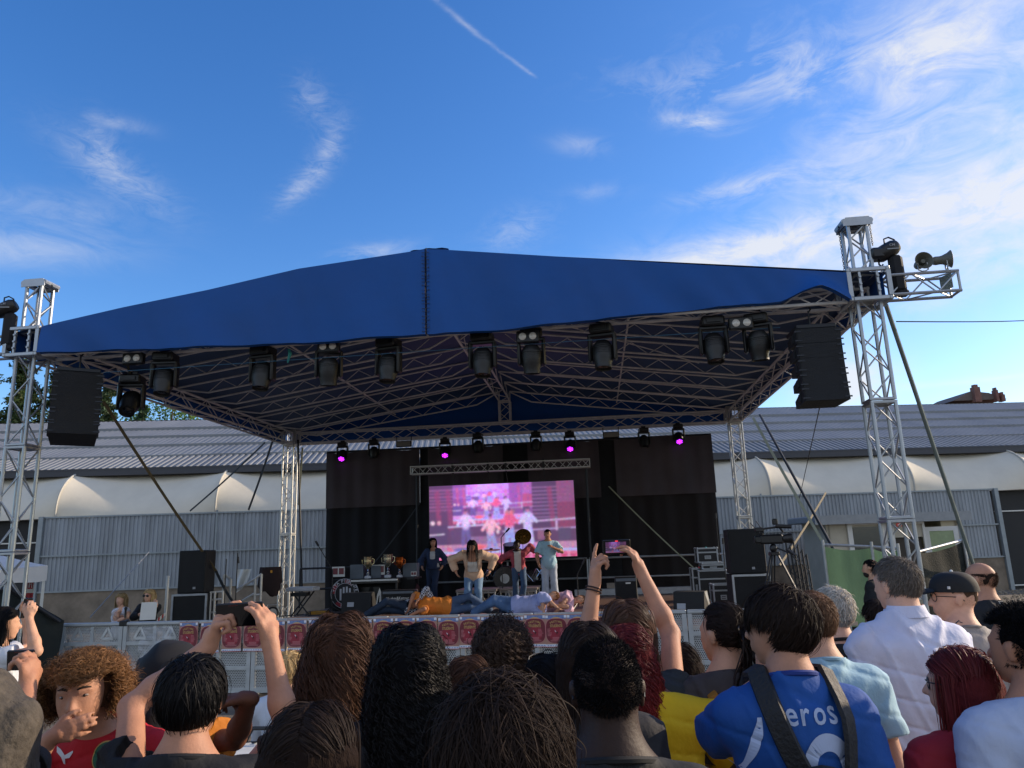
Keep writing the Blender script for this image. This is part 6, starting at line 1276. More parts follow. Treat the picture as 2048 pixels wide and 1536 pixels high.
def eyes(J, par):
    H = headfr(J); s = J['s']**.5; hc = J['head']
    for sg in (-1, 1):
        c = hc+H @ (np.array([sg*.031, .0742, .008])*s); m_ = MB(); m_.mt(0); m_.ball(c, np.array([.0125, .0118, .0062])*s, 10, 8, H); m_.mt(1); m_.ball(c+H[:, 1]*.0058*s, .0066*s, 8, 6); m_.build('eye', [mat('eye white', '#8d8078', .4), mat('iris', '#21140e', .15)], par, smooth=True)
        m_ = MB(); m_.path([hc+H @ (np.array([sg*x, y, z])*s) for x, y, z in ((.014, .0905, .0275), (.03, .0865, .034), (.048, .072, .029))], [.0028, .004, .002], 6); m_.build('eyebrow', mat('brow', '#1d1411', .8), par, smooth=True)
    m_ = MB(); m_.path([hc+H @ (np.array([x, y, -.058])*s) for x, y in ((-.022, .083), (-.01, .0915), (0, .0935), (.01, .0915), (.022, .083))], [.002, .005, .006, .005, .002], 6); m_.build('lips', mat('lip', '#8f4a42', .5), par, smooth=True)
SKIN = {'light': '#c99a7f', 'fair': '#d3a48b', 'tan': '#b07c60', 'brown': '#6e4633', 'dark': '#2e1c15', 'mid': '#b5846a'}
NP = [0]
def glasses(J, par, colr='#111114', up_=0.0):
    H = headfr(J); s = J['s']**.5; hc = J['head']+H[:, 2]*up_; m_ = MB()
    for sg in (-1, 1):
        ring = [hc+H @ (np.array([sg*(.034+.025*cos(a)), .096-.012*abs(.034+.025*cos(a))/.05, .004+.019*sin(a)])*s) for a in np.linspace(0, 2*pi, 14, endpoint=False)]; m_.path(ring, .0022, 5, closed=True)
        m_.path([hc+H @ (np.array(q)*s) for q in ((sg*.059, .085, .010), (sg*.080, .05, .010), (sg*.083, -.01, .006), (sg*.080, -.03, -.012))], .0022, 5)
    m_.path([hc+H @ (np.array(q)*s) for q in ((-.010, .097, .008), (0, .100, .010), (.010, .097, .008))], .002, 5); return m_.build('glasses', mat('spectacle '+colr, colr, .3, var=0), par, smooth=True)
def person(pos, J, label, o, shirt=None, pants=None, hr=None, h=.009, yaw=0.0, group=None, cat='person', shoes=True):
    NP[0] += 1; seed = NP[0]*13; R = rotz(yaw)
    bf, Rt = body_sdf(J, o); V, Q = mesh_sdf(bf, h); mS = mat('skin '+o.get('skin', 'light'), SKIN[o.get('skin', 'light')], .58, var=.15, vs_=11, bump=.09, bs=120, spec=.3)
    me = rawmesh('person', V, Q, mS, None); setloc(me, pos, yaw); tag(me, label, cat, group); ret = dict(o=me, J=J, R=R, pos=np.array(pos, float), Rt=Rt)
    if pants is not None: V, Q = mesh_sdf(pants_sdf(J, o, pants), h*1.2); rawmesh('trousers', V, Q, mat('pants '+pants['c'], pants['c'], .85, var=.22, vs_=7, bump=.25, bs=60, stretch=(1, 1, .5)), me)
    if shirt is not None:
        sf = shirt_sdf(J, o, shirt); V, Q = mesh_sdf(sf, h); ret['sf'] = sf
        so2 = rawmesh('shirt', V, Q, shirt.get('mat') or mat('cloth '+shirt['c'], shirt['c'], shirt.get('rough', .8), var=shirt.get('var', .09), vs_=5, bump=.35, bs=22, stretch=(1, 1, .7)), me); ret['shirt'] = so2
        if shirt.get('ring') or (shirt.get('slv', .6) > 0 and not shirt.get('collar') and h < .0095):
            shirt.setdefault('ring', '#%02x%02x%02x' % tuple(int(int(shirt['c'][i:i+2], 16)*.85) for i in (1, 3, 5)))
            nb = J['neck']; up = Rt[:, 2]; c = nb+up*(.004+shirt.get('collar', 0))-Rt[:, 1]*.0; s = J['s']; m_ = MB(); n_ = nrm(up+.35*Rt[:, 1]); F2 = frame(n_, (1, 0, 0)); m_.path([c+F2 @ np.array([cos(a)*.079*s*o.get('neck', 1), sin(a)*.077*s*o.get('neck', 1), 0]) for a in np.linspace(0, 2*pi, 26, endpoint=False)], .0085*s, 7, closed=True); m_.build('collar', mat('collar '+shirt['ring'], shirt['ring'], .8), so2, smooth=True)
    if hr: hair(J, me, hr[1], hr[0], hr[2] if len(hr) > 2 else 1.0, seed)
    if shoes:
        for k in 'LR': an = J['ank'+k]; fd = J.get('toe'+k); fd = np.array([0, 1., 0]) if fd is None else nrm(fd); m_ = MB(); s = J['s']; F2 = frame(fd, (0, 0, 1)); m_.ball(an+fd*.06*s-np.array([0, 0, .045*s]), np.array([.045, .035, .14])*s, 12, 8, F2); m_.build('shoe', mat('shoe', o.get('shoe', '#1b1b1f'), .6), me, smooth=True)
    return ret
def toL(pos, yaw, q): return rotz(-yaw) @ (np.array(q, float)-np.array(pos, float))
def project(pr, polys, R=None, side=-1, m=None, name='print', mats=None, off=.0025, yax=None, cent=(0, 0, 0)):
    # lay a flat drawing (x, z) onto the shirt from behind (side -1) or in front (+1), following its surface
    f = pr['sf']; m_ = MB()
    for mi, V2, Fs in polys:
        V2 = np.asarray(V2, float); V = np.c_[V2[:, 0]+cent[0], np.full(len(V2), side*.30), V2[:, 1]+cent[2]]; d = np.array([0, -side, 0.])
        for _ in range(40): q = f(V); V = V+d*(np.clip(q, -.03, .05)*.8)[:, None]
        good = np.abs(f(V)) < .006; Fs = [q for q in Fs if all(good[i] for i in q)]
        V[:, 1] += side*off; m_.mt(mi)
        if Fs: m_.add(V, Fs)
    return m_.build(name, mats, pr['shirt']) if m_.v else None
# hairstyles
HS_short = dict(L=.032, vol=.010, core=.3, lift=.2, n=5200, seg=5, w=.0022, low=-.72, front=.45, mess=.3)
HS_crop = dict(L=.010, vol=.006, n=9000, seg=3, w=.0016, low=-.80, front=.5, mess=.8, core=.3, gloss=.7, part='radial', ears=True)
HS_guy = dict(L=.075, vol=.018, core=.4, n=5200, seg=8, w=.0026, low=-.60, front=.32, mess=.14, lift=.1)
HS_long = dict(L=.52, vol=.024, n=6000, seg=20, w=.0022, low=-.6, front=.35, part='mid', frizz=.004, zf=.0, core=.45, out=.05, mess=.05)
HS_wavy = dict(HS_long, amp=.015, fr=62, vol=.034, n=4200, seg=34, out=.34, clump=2, w=.0026)
HS_curl = dict(HS_long, amp=.011, fr=170, vol=.040, n=3600, seg=56, L=.50, out=.26, w=.0022, clump=3)
def xyz(u, v, Y): q = P(u, v, Y); return q
def crowd(u, v, Y, label, o, shirt, hr, pants=None, yaw=0.0, turn=0.0, arms=None, h=.0085, lean=0.0, sw=1.0, tilt=0.0, top=.015, hx=0.0, **k):
    q = P(u, v, Y); H = q[2]-top; J = standing(H, sw, lean, turn, tilt); J['head'][0] += hx; J['neck'][0] += hx*.4; hd = J['head']; pos = np.array([q[0], Y, 0])-rotz(yaw) @ np.array([hd[0], hd[1], 0])
    if arms:
        for kk, (tg, pole, ho) in arms.items():
            J['arm'+kk] = (toL(pos, yaw, tg), rotz(-yaw) @ np.array(pole, float)); ho = dict(ho)
            for z in ('d', 'n'):
                if z in ho: ho[z] = rotz(-yaw) @ np.array(ho[z], float)
            o['hand'+kk] = ho
    print('person', NP[0], label[:30], 'H=%.2f' % H)
    return person(pos, J, label, o, shirt, pants or dict(c='#23252e'), hr, h, yaw, k.get('group', 'spectators in front of the stage'))
# ---- the crowd, front to back
A = crowd
p_big = A(1000, 1332, 1.3, 'tall spectator with tousled dark brown hair, nearest and lowest in the middle', dict(skin='light'), dict(c='#16181d', slv=.6), ('darkbrown', dict(HS_guy, L=.15, vol=.040, n=12000, seg=14, mess=.30, low=-.75, w=.0016, front=.3, crown=(-.1, -.35, .93), gloss=.6, core=.6, amp=.006, fr=40), 1.0), h=.009, top=.035)
p_drk = A(627, 1384, 1.75, 'girl with straight dark brown hair seen from behind at the bottom edge', dict(skin='light', fem=True), dict(c='#15151a'), ('darkbrown', dict(HS_long, n=9000), 1.0), sw=.9, top=.03)
p_blk = A(1207, 1262, 1.8, 'man with cropped black hair and broad neck in a black T-shirt', dict(skin='dark', neck=1.18, fat=1.08), dict(c='#101216', slv=.6, ring='#0c0d10'), ('black', dict(HS_crop, n=16000, L=.008, w=.0013), 1.0), sw=1.06, h=.0075)
glasses(p_blk['J'], p_blk['o'])
SKP = {}
# phone filming boy in black
pc1 = P(479, 1229, 2.45); Yb = 2.15
rh, lh = P(540, 1283, 2.43), P(418, 1290, 2.43)
p_ph = A(390, 1303, Yb, 'boy with straight black hair in a black T-shirt filming with raised arms', dict(skin='mid', arm=.95, al=1.06, hsc=1.12), dict(c='#121317', slv=.48, ring='#17181c'), ('black', dict(HS_guy, n=9500, L=.095, vol=.018, gloss=.4, w=.0020, crown=(.15, -.35, .92)), 1.0), h=.0058, sw=.88,
   arms={'R': (rh, (.35, .0, -1), dict(d=(-.25, .1, .95), n=(-.9, .35, .1), side=-1, curl=(.75, .55, .45, .35), th=.75, spread=.03)),
         'L': (lh, (-.8, -.25, -.4), dict(d=(.25, .1, .95), n=(.9, .35, .0), side=1, curl=(.35, 1.0, 1.2, 1.25), th=.7, spread=.05))})
def phone(c, yaw, w_, h_, label, screen=False, roll=.0, d_=.009):
    e = empty('phone', c, yaw, label=label, cat='phone', group='phones held up by the crowd'); e.rotation_euler = (radians(8), roll, yaw)
    m_ = MB(); m_.box((0, 0, 0), (w_, d_, h_), bev=.0035); b = m_.build('case', mat('phone case', '#08090c', .25, var=0, spec=.7), e)
    m_ = MB(); m_.box((0, -d_/2-.0004, 0), (w_*.95, .0012, h_*.90)); m_.build('display', mat('phone glass', '#05070b', .06, var=0, spec=.9) if not screen else mat('phone frame', '#0a0c10', .2, var=0), e)
    if screen:
        k = 10; im = img[::k//2, ::k//2][:, :, :]*np.array([.45, .42, .5])*.55; ny, nx = im.shape[:2]; gx, gz = np.meshgrid(np.linspace(-w_*.40, w_*.34, nx+1), np.linspace(h_*.36, -h_*.36, ny+1)); V = np.stack([gx, 0*gx-d_/2-.0022, gz], -1).reshape(-1, 3); ii, jj = np.mgrid[0:ny, 0:nx]; a_ = (ii*(nx+1)+jj).ravel(); Q = np.stack([a_, a_+nx+1, a_+nx+2, a_+1], 1)
        rawmesh('picture', V, Q, mat('phone image', '#ffffff', .4, attr='pix', emit='#ffffff', es=.8, var=0), e, smooth=False, attr=('pix', np.repeat(im.reshape(-1, 3), 4, 0), 'CORNER'))
        m_ = MB(); m_.box((0, -d_/2-.0024, h_*.41), (w_*.10, .001, h_*.07)); m_.build('record_mark', mat('rec red', '#e0303a', .4, emit='#e0303a', es=.8, var=0), e)
    else: m_ = MB(); m_.box((-w_*.12, -d_/2-.0012, h_*.40), (w_*.2, .0008, h_*.02)); m_.build('status_text', mat('dim red', '#5a1518', .4, var=0), e)
    return e
phone(pc1+np.array([0, .0, 0]), 0, .150, .074, 'black phone held sideways by the boy in the black T-shirt', roll=-.02)
# veiled person, far left
p_vl = A(-24, 1343, 1.95, 'person in a mottled grey brown head scarf at the left edge', dict(skin='tan', fem=True, al=1.08), dict(c='#2b2622', slv=.9), None, sw=.9, top=.04, arms={'R': (P(56, 1345, 2.35), (-1, .1, -.4), dict(d=(-.1, .2, .95), n=(-.95, .2, .1), side=-1, curl=(.7, .8, .9, .9), th=.6))})
f = Sdf(); f.group(.05); hc = p_vl['J']['head']; f.ell(hc+(0, -.01, .0), (.128, .13, .145)).cap(hc-(0, .01, .02), hc-(0, .03, .38), .125, .17); f.disp = lambda p: .010*np.sin(34*p[:, 0]+6*p[:, 2]+2*np.sin(9*p[:, 2]))+.006*np.sin(61*p[:, 0]+9*p[:, 1]+3*np.sin(7*p[:, 2])); f.cut.append(lambda p: np.minimum(p[:, 1]-hc[1]-.07, .09-np.abs(p[:, 2]-hc[2])))
V, Q = mesh_sdf(f, .008); rawmesh('head_scarf', V, Q, mat('scarf', '#4d463d', .9, var=.4, vs_=26, bump=.5, bs=50), p_vl['o'])
phone(P(42, 1320, 2.42), 0, .085, .062, 'small dark phone in the hand at the left edge')
# white T-shirt photographer left
p_wl = A(12, 1211, 5.4, 'dark-haired woman in a white T-shirt taking a picture at the left edge', dict(skin='light', fem=True), dict(c='#c9ccd2', slv=.55, hem=.16), ('black', dict(HS_long, L=.42, n=2600), .8), yaw=-radians(62), sw=.9, arms={'L': (P(50, 1232, 5.75), (.2, 0, -1), dict(d=(.25, .1, .95), curl=(.5, .6, .7, .8))), 'R': (P(58, 1236, 5.35), (.2, -.2, -1), dict(d=(.1, .1, .95), curl=(.5, .6, .7, .8)))})
phone(P(53, 1216, 5.55), 1.3, .07, .14, 'phone held upright by the woman in the white T-shirt')
m_ = MB(); el = p_wl['J']['elR']; sh = p_wl['J']['shR']; m0 = sh*.35+el*.65
for k in range(3): 
    c = sh*(.42-.14*k)+el*(.58+.14*k); d = nrm(el-sh); F2 = frame(nrm(np.cross(d, (0, 0, 1))), d); m_.path([c+np.array([.03, -.034, 0])+.014*np.array([cos(a), 0, sin(a)]) for a in np.linspace(0, 2*pi, 9, endpoint=False)], .0022, 4, closed=True)
m_.build('tattoo', mat('ink', '#3a4250', .8), p_wl['o'])
# curly boy facing the camera
hw = P(166, 1386, 2.48); pos = np.array([hw[0]+.0, 2.60, 0]); yw = pi+.20; Jc = standing(1.63, .92, .02, 0, .06); Jc['head'] = toL(pos, yw, hw); Jc['neck'] = Jc['neck']+np.array([0, .03, -.03]); Jc['face'] = nrm((0, 1, -.05))
hand_at = P(140, 1452, 2.46)
Jc['armR'] = (toL(pos, yw, P(104, 1474, 2.33)), rotz(-yw) @ np.array([-.5, -.3, -1])); oc = dict(skin='mid', arm=.85, hsc=.84, handR=dict(d=rotz(-yw) @ np.array([.90, .06, .30]), n=rotz(-yw) @ np.array([.15, 1, .0]), side=1, curl=(.28, .26, .26, .28), th=.35, spread=.02))
p_cb = person(pos, Jc, 'curly-haired boy in a red football shirt covering his mouth with a hand', oc, dict(c='#b3101f', slv=.65, ring='#2f9a6a', wr=.006, collar=.03), dict(c='#15151a'), ('#4f3423', dict(tip='#86603c', L=.056, flat=.70, vol=.018, n=9500, seg=20, w=.0020, part='radial', amp=.013, fr=270, low=-.62, front=.30, mess=.5, droop=.014, ears=False, core=.7, clump=9, gloss=.42), 1.0), .0065, yw, 'spectators in front of the stage')  # golden tip colour paints the sun's edge light into the curls
eyes(Jc, p_cb['o'])
def disc(cx, cz, rx, rz_, n=26): return [(cx+cos(a)*rx, cz+sin(a)*rz_) for a in np.linspace(0, 2*pi, n, endpoint=False)]
def star(cx, cz, r): return [(cx+cos(pi/2+k*pi/5)*(r if k % 2 == 0 else r*.42), cz+sin(pi/2+k*pi/5)*(r if k % 2 == 0 else r*.42)) for k in range(10)]
def fan(poly): c = np.mean(poly, 0); n = len(poly); return [list(c)]+list(poly), [[0, 1+i, 1+(i+1) % n] for i in range(n)]
zc_ = P(205, 1512, 2.5)[2]; ch = lambda pl: fan(pl); em = []
cx = -.052; 
for mi, pl in ((0, disc(cx, 0, .034, .042)), (1, disc(cx, 0, .031, .038)), (2, star(cx, 0, .019))):
    V2, Fs = fan(pl); em.append((mi, V2, Fs))
for k, it in enumerate(em): project(p_cb, [it], side=1, name='crest', mats=[mat('crest gold', '#b89a58', .5), mat('crest green', '#1c5a42', .6), mat('crest white', '#cfd2d6', .5)], off=.003+.0012*k, cent=(0, 0, zc_))
nc = np.array([(r_x*cos(a), r_z*sin(a)) for a in np.linspace(-pi*.98, -pi*.02, 20) for r_x, r_z in ((.070, .040), (.088, .056))])
project(p_cb, [(0, nc, [[2*i, 2*i+1, 2*i+3, 2*i+2] for i in range(19)])], side=1, name='neckband', mats=[mat('collar #2f9a6a', '#2f9a6a', .8)], off=.005, cent=(0, 0, P(165, 1446, 2.45)[2]))
pm = [(.10, .02), (.085, .012), (.07, -.004), (.055, -.004), (.045, .008), (.043, .004), (.052, -.012), (.066, -.014), (.062, -.03), (.069, -.028), (.078, -.01), (.095, .004)]
V2, Fs = fan(pm); project(p_cb, [(0, V2, Fs)], side=1, name='logo', mats=[mat('crest white')], cent=(0, 0, zc_+.012))
# blue football shirt with the number
yb = radians(4)
p_bl = A(1550, 1162, 2.38, 'boy with thick dark hair in a blue football shirt wearing a black backpack', dict(skin='mid', neck=.98), dict(c='#0b4790', slv=.7, wr=.005, ring='#12307a', collar=.012), ('darkbrown', dict(HS_guy, n=11000, L=.085, vol=.022, w=.0020, low=-.55, mess=.2), 1.0), yaw=0, turn=-.85, h=.0072, sw=.94, top=.02, arms={'L': (P(1527, 1350, 2.60), (-1, -.3, -.9), dict(d=(.3, .2, .93), n=(.3, -.9, .1), side=1, curl=(1.2, 1.2, 1.3, 1.3), th=.5))})
def letters(txt, size, cx, cz, bold=.02, sx=1.0, sp_=1.0):
    out = []; tot = 0; w_ = []
    for c in txt: V, Fs = text2d(c, size, bold); w_.append((V[:, 0].max()-V[:, 0].min())*sx if len(V) else size*.3)
    x = cx-(sum(w_)+size*.12*sp_*(len(txt)-1))/2
    for c, ww in zip(txt, w_):
        V, Fs = text2d(c, size, bold); V = V.copy(); V[:, 0] = (V[:, 0]-V[:, 0].min())*sx+x; V[:, 1] += cz; out.append((0, V, Fs)); x += ww+size*.12*sp_
    return out
J = p_bl['J']; zt_ = P(1620, 1430, 2.22)[2]; xs_ = P(1628, 1430, 2.22)[0]-p_bl['pos'][0]
def low(cs): return cs
project(p_bl, letters('eros', .088, xs_-.002, 0, .014, .82, .9), side=-1, name='name_print', mats=[mat('print white', '#a9b8d6', .6)], cent=(0, 0, zt_))
z6 = P(1640, 1540, 2.22)[2]; num = []
for r0, r1 in ((.052, .092),):
    V2 = []; Fs = []
    n_ = 22
    for i in range(n_+1):
        a = radians(-5+190*i/n_); V2 += [(cos(a)*r0*.72+.008, sin(a)*r0*.9), (cos(a)*r1*.78+.008, sin(a)*r1)]
    Fs = [[2*i, 2*i+1, 2*i+3, 2*i+2] for i in range(n_)]; num.append((0, V2, Fs))
V2 = [(-.068, .01), (-.030, .01), (-.030, -.25), (-.068, -.25), (-.03, -.09), (.072, -.07), (.074, -.11), (-.03, -.13)]; num.append((0, V2, [[0, 1, 2, 3], [4, 5, 6, 7]])); project(p_bl, num, side=-1, name='number_print', mats=[mat('print white')], cent=(xs_+.02, 0, z6))
pts_ = [px_b for px_b in [(P(1526-24*t**1.6, 1440+120*t, 2.22)[0]-p_bl['pos'][0], P(1526, 1440+120*t, 2.22)[2], .006+.007*sin(pi*min(1, t*1.2))) for t in np.linspace(0, 1, 18)]]
V2 = []; 
for x_, z_, h_ in pts_: V2 += [(x_-h_, z_), (x_+h_, z_)]
project(p_bl, [(0, V2, [[2*i, 2*i+1, 2*i+3, 2*i+2] for i in range(17)])], side=-1, name='side_stripe', mats=[mat('print white')])
# red and tricolour collar tab
nb = J['neck']; m_ = MB(); m_.path([nb+np.array([cos(a)*.076, sin(a)*.074-.004, .018]) for a in np.linspace(-2.9, -2.1, 8)], .009, 6); m_.build('red_tab', mat('red tab', '#b01f2a', .7), p_bl['shirt'], smooth=True)
# backpack
bk = empty('backpack', p_bl['pos'], 0, label='black backpack with padded straps on the blue football shirt', cat='backpack'); sf = p_bl['sf']
def onback(pts, side=-1, off=.012):
    V = np.array([(x, side*.3, z) for x, z in pts], float)
    for _ in range(40): V[:, 1] -= side*np.clip(sf(V), -.03, .05)*.8
    V[:, 1] += side*off; return V
def strapmesh(pts, w_, th, name, par, m):
    pts = np.array(pts, float); tn = np.gradient(pts, axis=0); tn = nrm2(tn); cen = np.array([J['chest'][0], J['chest'][1], 0]); out = pts-np.array([J['chest'][0], J['chest'][1], 1.30*J['s']]); out = nrm2(out-tn*(out*tn).sum(1)[:, None]); sd = np.cross(tn, out); m_ = MB(); V = []
    for p_, o_, s_ in zip(pts, out, sd): V += [p_-s_*w_/2, p_-s_*w_*.42+o_*th, p_+s_*w_*.42+o_*th, p_+s_*w_/2]
    Fs = [[4*i+j, 4*i+j+1, 4*i+5+j, 4*i+4+j] for i in range(len(pts)-1) for j in range(3)]; m_.add(V, Fs); return m_.build(name, m, par, smooth=True)
mbk = mat('backpack nylon', '#121316', .65, var=.15, vs_=30, bump=.3, bs=90)
def px_back(uv): return [(P(u, v, 2.22)[0]-p_bl['pos'][0], P(u, v, 2.22)[2]) for u, v in uv]
def over(k, f_): t_ = J['sh'+k]*f_+J['neck']*(1-f_); return [t_+np.array([0, .10, .03])*J['s'], t_+np.array([0, .045, .082])*J['s'], t_+np.array([0, -.015, .090])*J['s']]
t1, t2 = over('L', .60), over('R', .62)
s1 = np.vstack([t1, onback([(t1[2][0]+dx, t1[2][2]-dz) for dx, dz in ((.000, .06), (.012, .12), (.036, .19), (.066, .26), (.10, .33))])]); strapmesh(s1, .062, .012, 'strap', bk, mbk)
s2 = np.vstack([t2, onback([(t2[2][0]+.005, t2[2][2]-.07)]+px_back([(1697, 1440), (1700, 1480), (1702, 1550)]))]); strapmesh(s2, .052, .012, 'strap', bk, mbk)
m_ = MB(); zb_ = P(1600, 1580, 2.1)[2]; m_.ball((.0, -.20, zb_-.22), (.15, .09, .26), 18, 12); m_.build('bag', mbk, bk, smooth=True)
# front right cluster
p_rt = A(2030, 1197, 2.35, 'person with short black curls in a pale blue white T-shirt cut by the right edge', dict(skin='tan', neck=1.05), dict(c='#aab6cf', slv=.7, wr=.004), ('black', dict(L=.022, vol=.012, n=9500, seg=10, w=.0017, part='radial', amp=.005, fr=420, low=-.7, front=.4, mess=.5, core=.6), 1.0), sw=1.08, top=.03, turn=-.45)
p_rd = A(1905, 1281, 2.5, 'woman with long straight dark red hair and black glasses in a red top', dict(skin='fair', fem=True), dict(c='#8d1526', slv=.8, wr=.004), ('#5e2224', dict(HS_long, L=.50, n=6500, tip='#8a2c24', w=.003, gloss=.36, zf=.1), 1.0), sw=.92, turn=-.95, h=.0075, top=.03)
glasses(p_rd['J'], p_rd['o'], '#101014')
p_ws = A(1784, 1107, 3.45, 'grey-haired man in a white dress shirt standing tall at the right', dict(skin='fair', fat=1.10, arm=1.1, neck=1.1), dict(c='#c3c7dc', slv=1.97, wr=.009, collar=.035, hem=.02, rough=.7, g=.018), ('saltpepper', dict(HS_short, n=8000, L=.04, vol=.016, w=.002), 1.0), dict(c='#14161f'), yaw=.0, turn=-.45, sw=1.02, h=.0085)
J = p_ws['J']; m_ = MB(); nb_ = J['neck']
m_.grid(lambda u, t: nb_+np.array([cos(2*pi*u)*(.082+.016*max(0, 2*t-1)), sin(2*pi*u)*(.080+.018*max(0, 2*t-1)), .0+.062*min(1, 2*t)-.048*max(0, 2*t-1)+(.012 if sin(2*pi*u) < 0 else -.006)]), 32, 6); m_.build('collar', mat('cloth #c3c7dc'), p_ws['shirt'], smooth=True)
m_ = MB()
m_.path([J['pelvis']+np.array([cos(a)*.178, sin(a)*.135, .005]) for a in np.linspace(0, 2*pi, 30, endpoint=False)], .016, 6, closed=True); m_.build('belt', mat('belt', '#0c0c0e', .4), p_ws['o'], smooth=True)
p_cp = A(1898, 1139, 3.7, 'man in a black baseball cap and glasses with a neck tattoo and a grey T-shirt', dict(skin='fair', neck=1.0), dict(c='#8c8582', slv=.6, wr=.004), ('#5a4638', dict(HS_crop, n=1500, L=.003, vol=.001, low=-.6), .8), turn=-1.25, sw=1.0)
glasses(p_cp['J'], p_cp['o'])
J = p_cp['J']; H_ = headfr(J); hc = J['head']; m_ = MB()
def fn(u, t): a = 2*pi*u; e = t*pi/2; return hc+H_ @ np.array([cos(a)*.089*cos(e)**.7, sin(a)*.108*cos(e)**.7-.008, .028+.092*sin(e)**.9])
m_.grid(fn, 30, 8); cp = m_.build('cap', mat('cap cloth', '#101113', .8, var=.1), p_cp['o'], smooth=True)
m_ = MB(); m_.grid(lambda u, t: hc+H_ @ np.array([(u-.5)*.15*(1-.25*t*t), .088+.085*t*(1-(2*u-1)**2*.45), .034-.012*t+.012*(1-(2*u-1)**2)]), 12, 5); m_.grid(lambda u, t: hc+H_ @ np.array([(u-.5)*.15*(1-.25*t*t), .088+.085*t*(1-(2*u-1)**2*.45), .030-.012*t+.012*(1-(2*u-1)**2)]), 12, 5); m_.build('cap_brim', mat('cap cloth'), cp, smooth=True)
m_ = MB(); m_.box(hc+H_ @ np.array([-.088, .03, .05]), (.008, .012, .012)); m_.ball(hc+H_ @ np.array([0, -.008, .121]), .008, 8, 6); m_.build('cap_badge', wht, cp)
nk = J['neck']; m_ = MB(); m_.path([nk+np.array([-.045+.012*sin(3*t), -.048+.004*cos(3*t), .0+.022*t]) for t in np.linspace(0, 2.4, 14)], .0028, 5); m_.path([nk+np.array([-.03+.010*cos(4*t), -.055, .02+.012*t]) for t in np.linspace(0, 2.4, 12)], .002, 5); m_.build('tattoo', mat('ink'), p_cp['o'])
p_lb = A(1618, 1174, 3.0, 'boy with short brown hair in a light blue T-shirt behind the backpack', dict(skin='light'), dict(c='#93b6c6', slv=.6, ring='#86aabb'), ('midbrown', dict(HS_short, n=7000, L=.03, w=.002), 1.0), turn=-.2)
p_gw = A(1660, 1172, 3.9, 'woman with short silver hair and a necklace in a black top', dict(skin='fair', fem=True), dict(c='#1a1716', slv=.35, neckdrop=.03), ('white', dict(HS_guy, L=.05, vol=.024, n=5000, w=.0028, mess=.4, low=-.62, gloss=.35), 1.0), sw=.95, turn=-.3)
J = p_gw['J']; m_ = MB(); m_.path([J['neck']+np.array([cos(a)*.066, sin(a)*.066, .0-.012*sin(a)]) for a in np.linspace(0, 2*pi, 26, endpoint=False)], .0035, 5, closed=True); m_.build('necklace', brs, p_gw['o'], smooth=True)
p_bt = A(1952, 1121, 5.1, 'balding man in a black T-shirt with a small white emblem on the back', dict(skin='mid', fat=1.12, neck=1.15), dict(c='#12151b', slv=.6), ('#3c2f28', dict(HS_crop, L=.008, vol=.004, low=-.7, front=.3, n=5000, zmax=.30), .8), turn=-.7, sw=1.08, h=.011)
zz = P(1968, 1193, 5.0)[2]; V2, Fs = fan([(-.04, .02), (-.02, .0), (0, -.012), (.02, .0), (.045, .02), (.02, .014), (0, .01), (-.02, .014)]); project(p_bt, [(0, V2, Fs)]+letters('STAFF', .022, 0, -.04, .01, .9), side=-1, name='back_print', mats=[wht], cent=(.06, 0, zz))
p_bd = A(1738, 1117, 9.8, 'bearded man in black clothes standing beside the pale green net', dict(skin='light'), dict(c='#14161b', slv=.9), ('black', dict(HS_short, n=1500, w=.005), .5), yaw=.9, turn=0, h=.014)
J = p_bd['J']; m_ = MB(); H_ = headfr(J); m_.ball(J['head']+H_ @ np.array([0, .045, -.07]), (.056, .05, .045), 12, 8, H_); m_.build('beard', mat('brow'), p_bd['o'], smooth=True)
p_sm = A(1749, 1198, 5.0, 'small dark-haired child behind the man in the white shirt', dict(skin='light'), dict(c='#1a1a20'), ('darkbrown', dict(HS_guy, n=2500), .7), h=.012)
# middle
p_wv = A(682, 1228, 2.72, 'girl with long wavy brown hair and bare shoulders', dict(skin='tan', fem=True), dict(c='#a89790', slv=0, hem=.1, neckdrop=.09), ('brown', dict(HS_wavy, tip='#7a5238', n=8000, L=.56), 1.0), sw=.88)
p_bc = A(818, 1241, 2.5, 'girl with very long curly black hair in a black top', dict(skin='tan', fem=True), dict(c='#111217', slv=.3), ('black', dict(HS_curl, n=7500, L=.66, gloss=.34, out=.2), 1.0), sw=.9, top=.03)
p_dk = A(1172, 1228, 2.5, 'girl with smooth dark brown hair behind the man with cropped hair', dict(skin='light', fem=True), dict(c='#1a1a20'), ('darkbrown', dict(HS_long, n=5000, gloss=.33, out=.1), 1.0), sw=.9, top=.03)
p_cu = A(1003, 1228, 3.2, 'person with curly ash brown hair in front of the posters', dict(skin='light', fem=True), dict(c='#202027'), ('#3b2e28', dict(L=.20, vol=.05, n=3800, seg=34, w=.0032, amp=.010, fr=230, front=.35, mess=.3, part='crown', zf=.1, ears=False, tip='#5b4a3d'), 1.0), sw=.9, top=.05)
p_s1 = A(936, 1310, 3.0, 'short person with brown hair half hidden left of the curly ash brown head', dict(skin='light', fem=True), dict(c='#22242c'), ('brown', dict(HS_long, L=.3, n=2500), .8), sw=.85, h=.011)
p_s2 = A(1097, 1306, 3.0, 'short black-haired person with sunglasses pushed up on the head', dict(skin='light', fem=True), dict(c='#15161b'), ('black', dict(HS_long, L=.35, n=3000), .9), sw=.88, h=.010, turn=.4)
g_ = glasses(p_s2['J'], p_s2['o'], '#0b0b0d', .095)
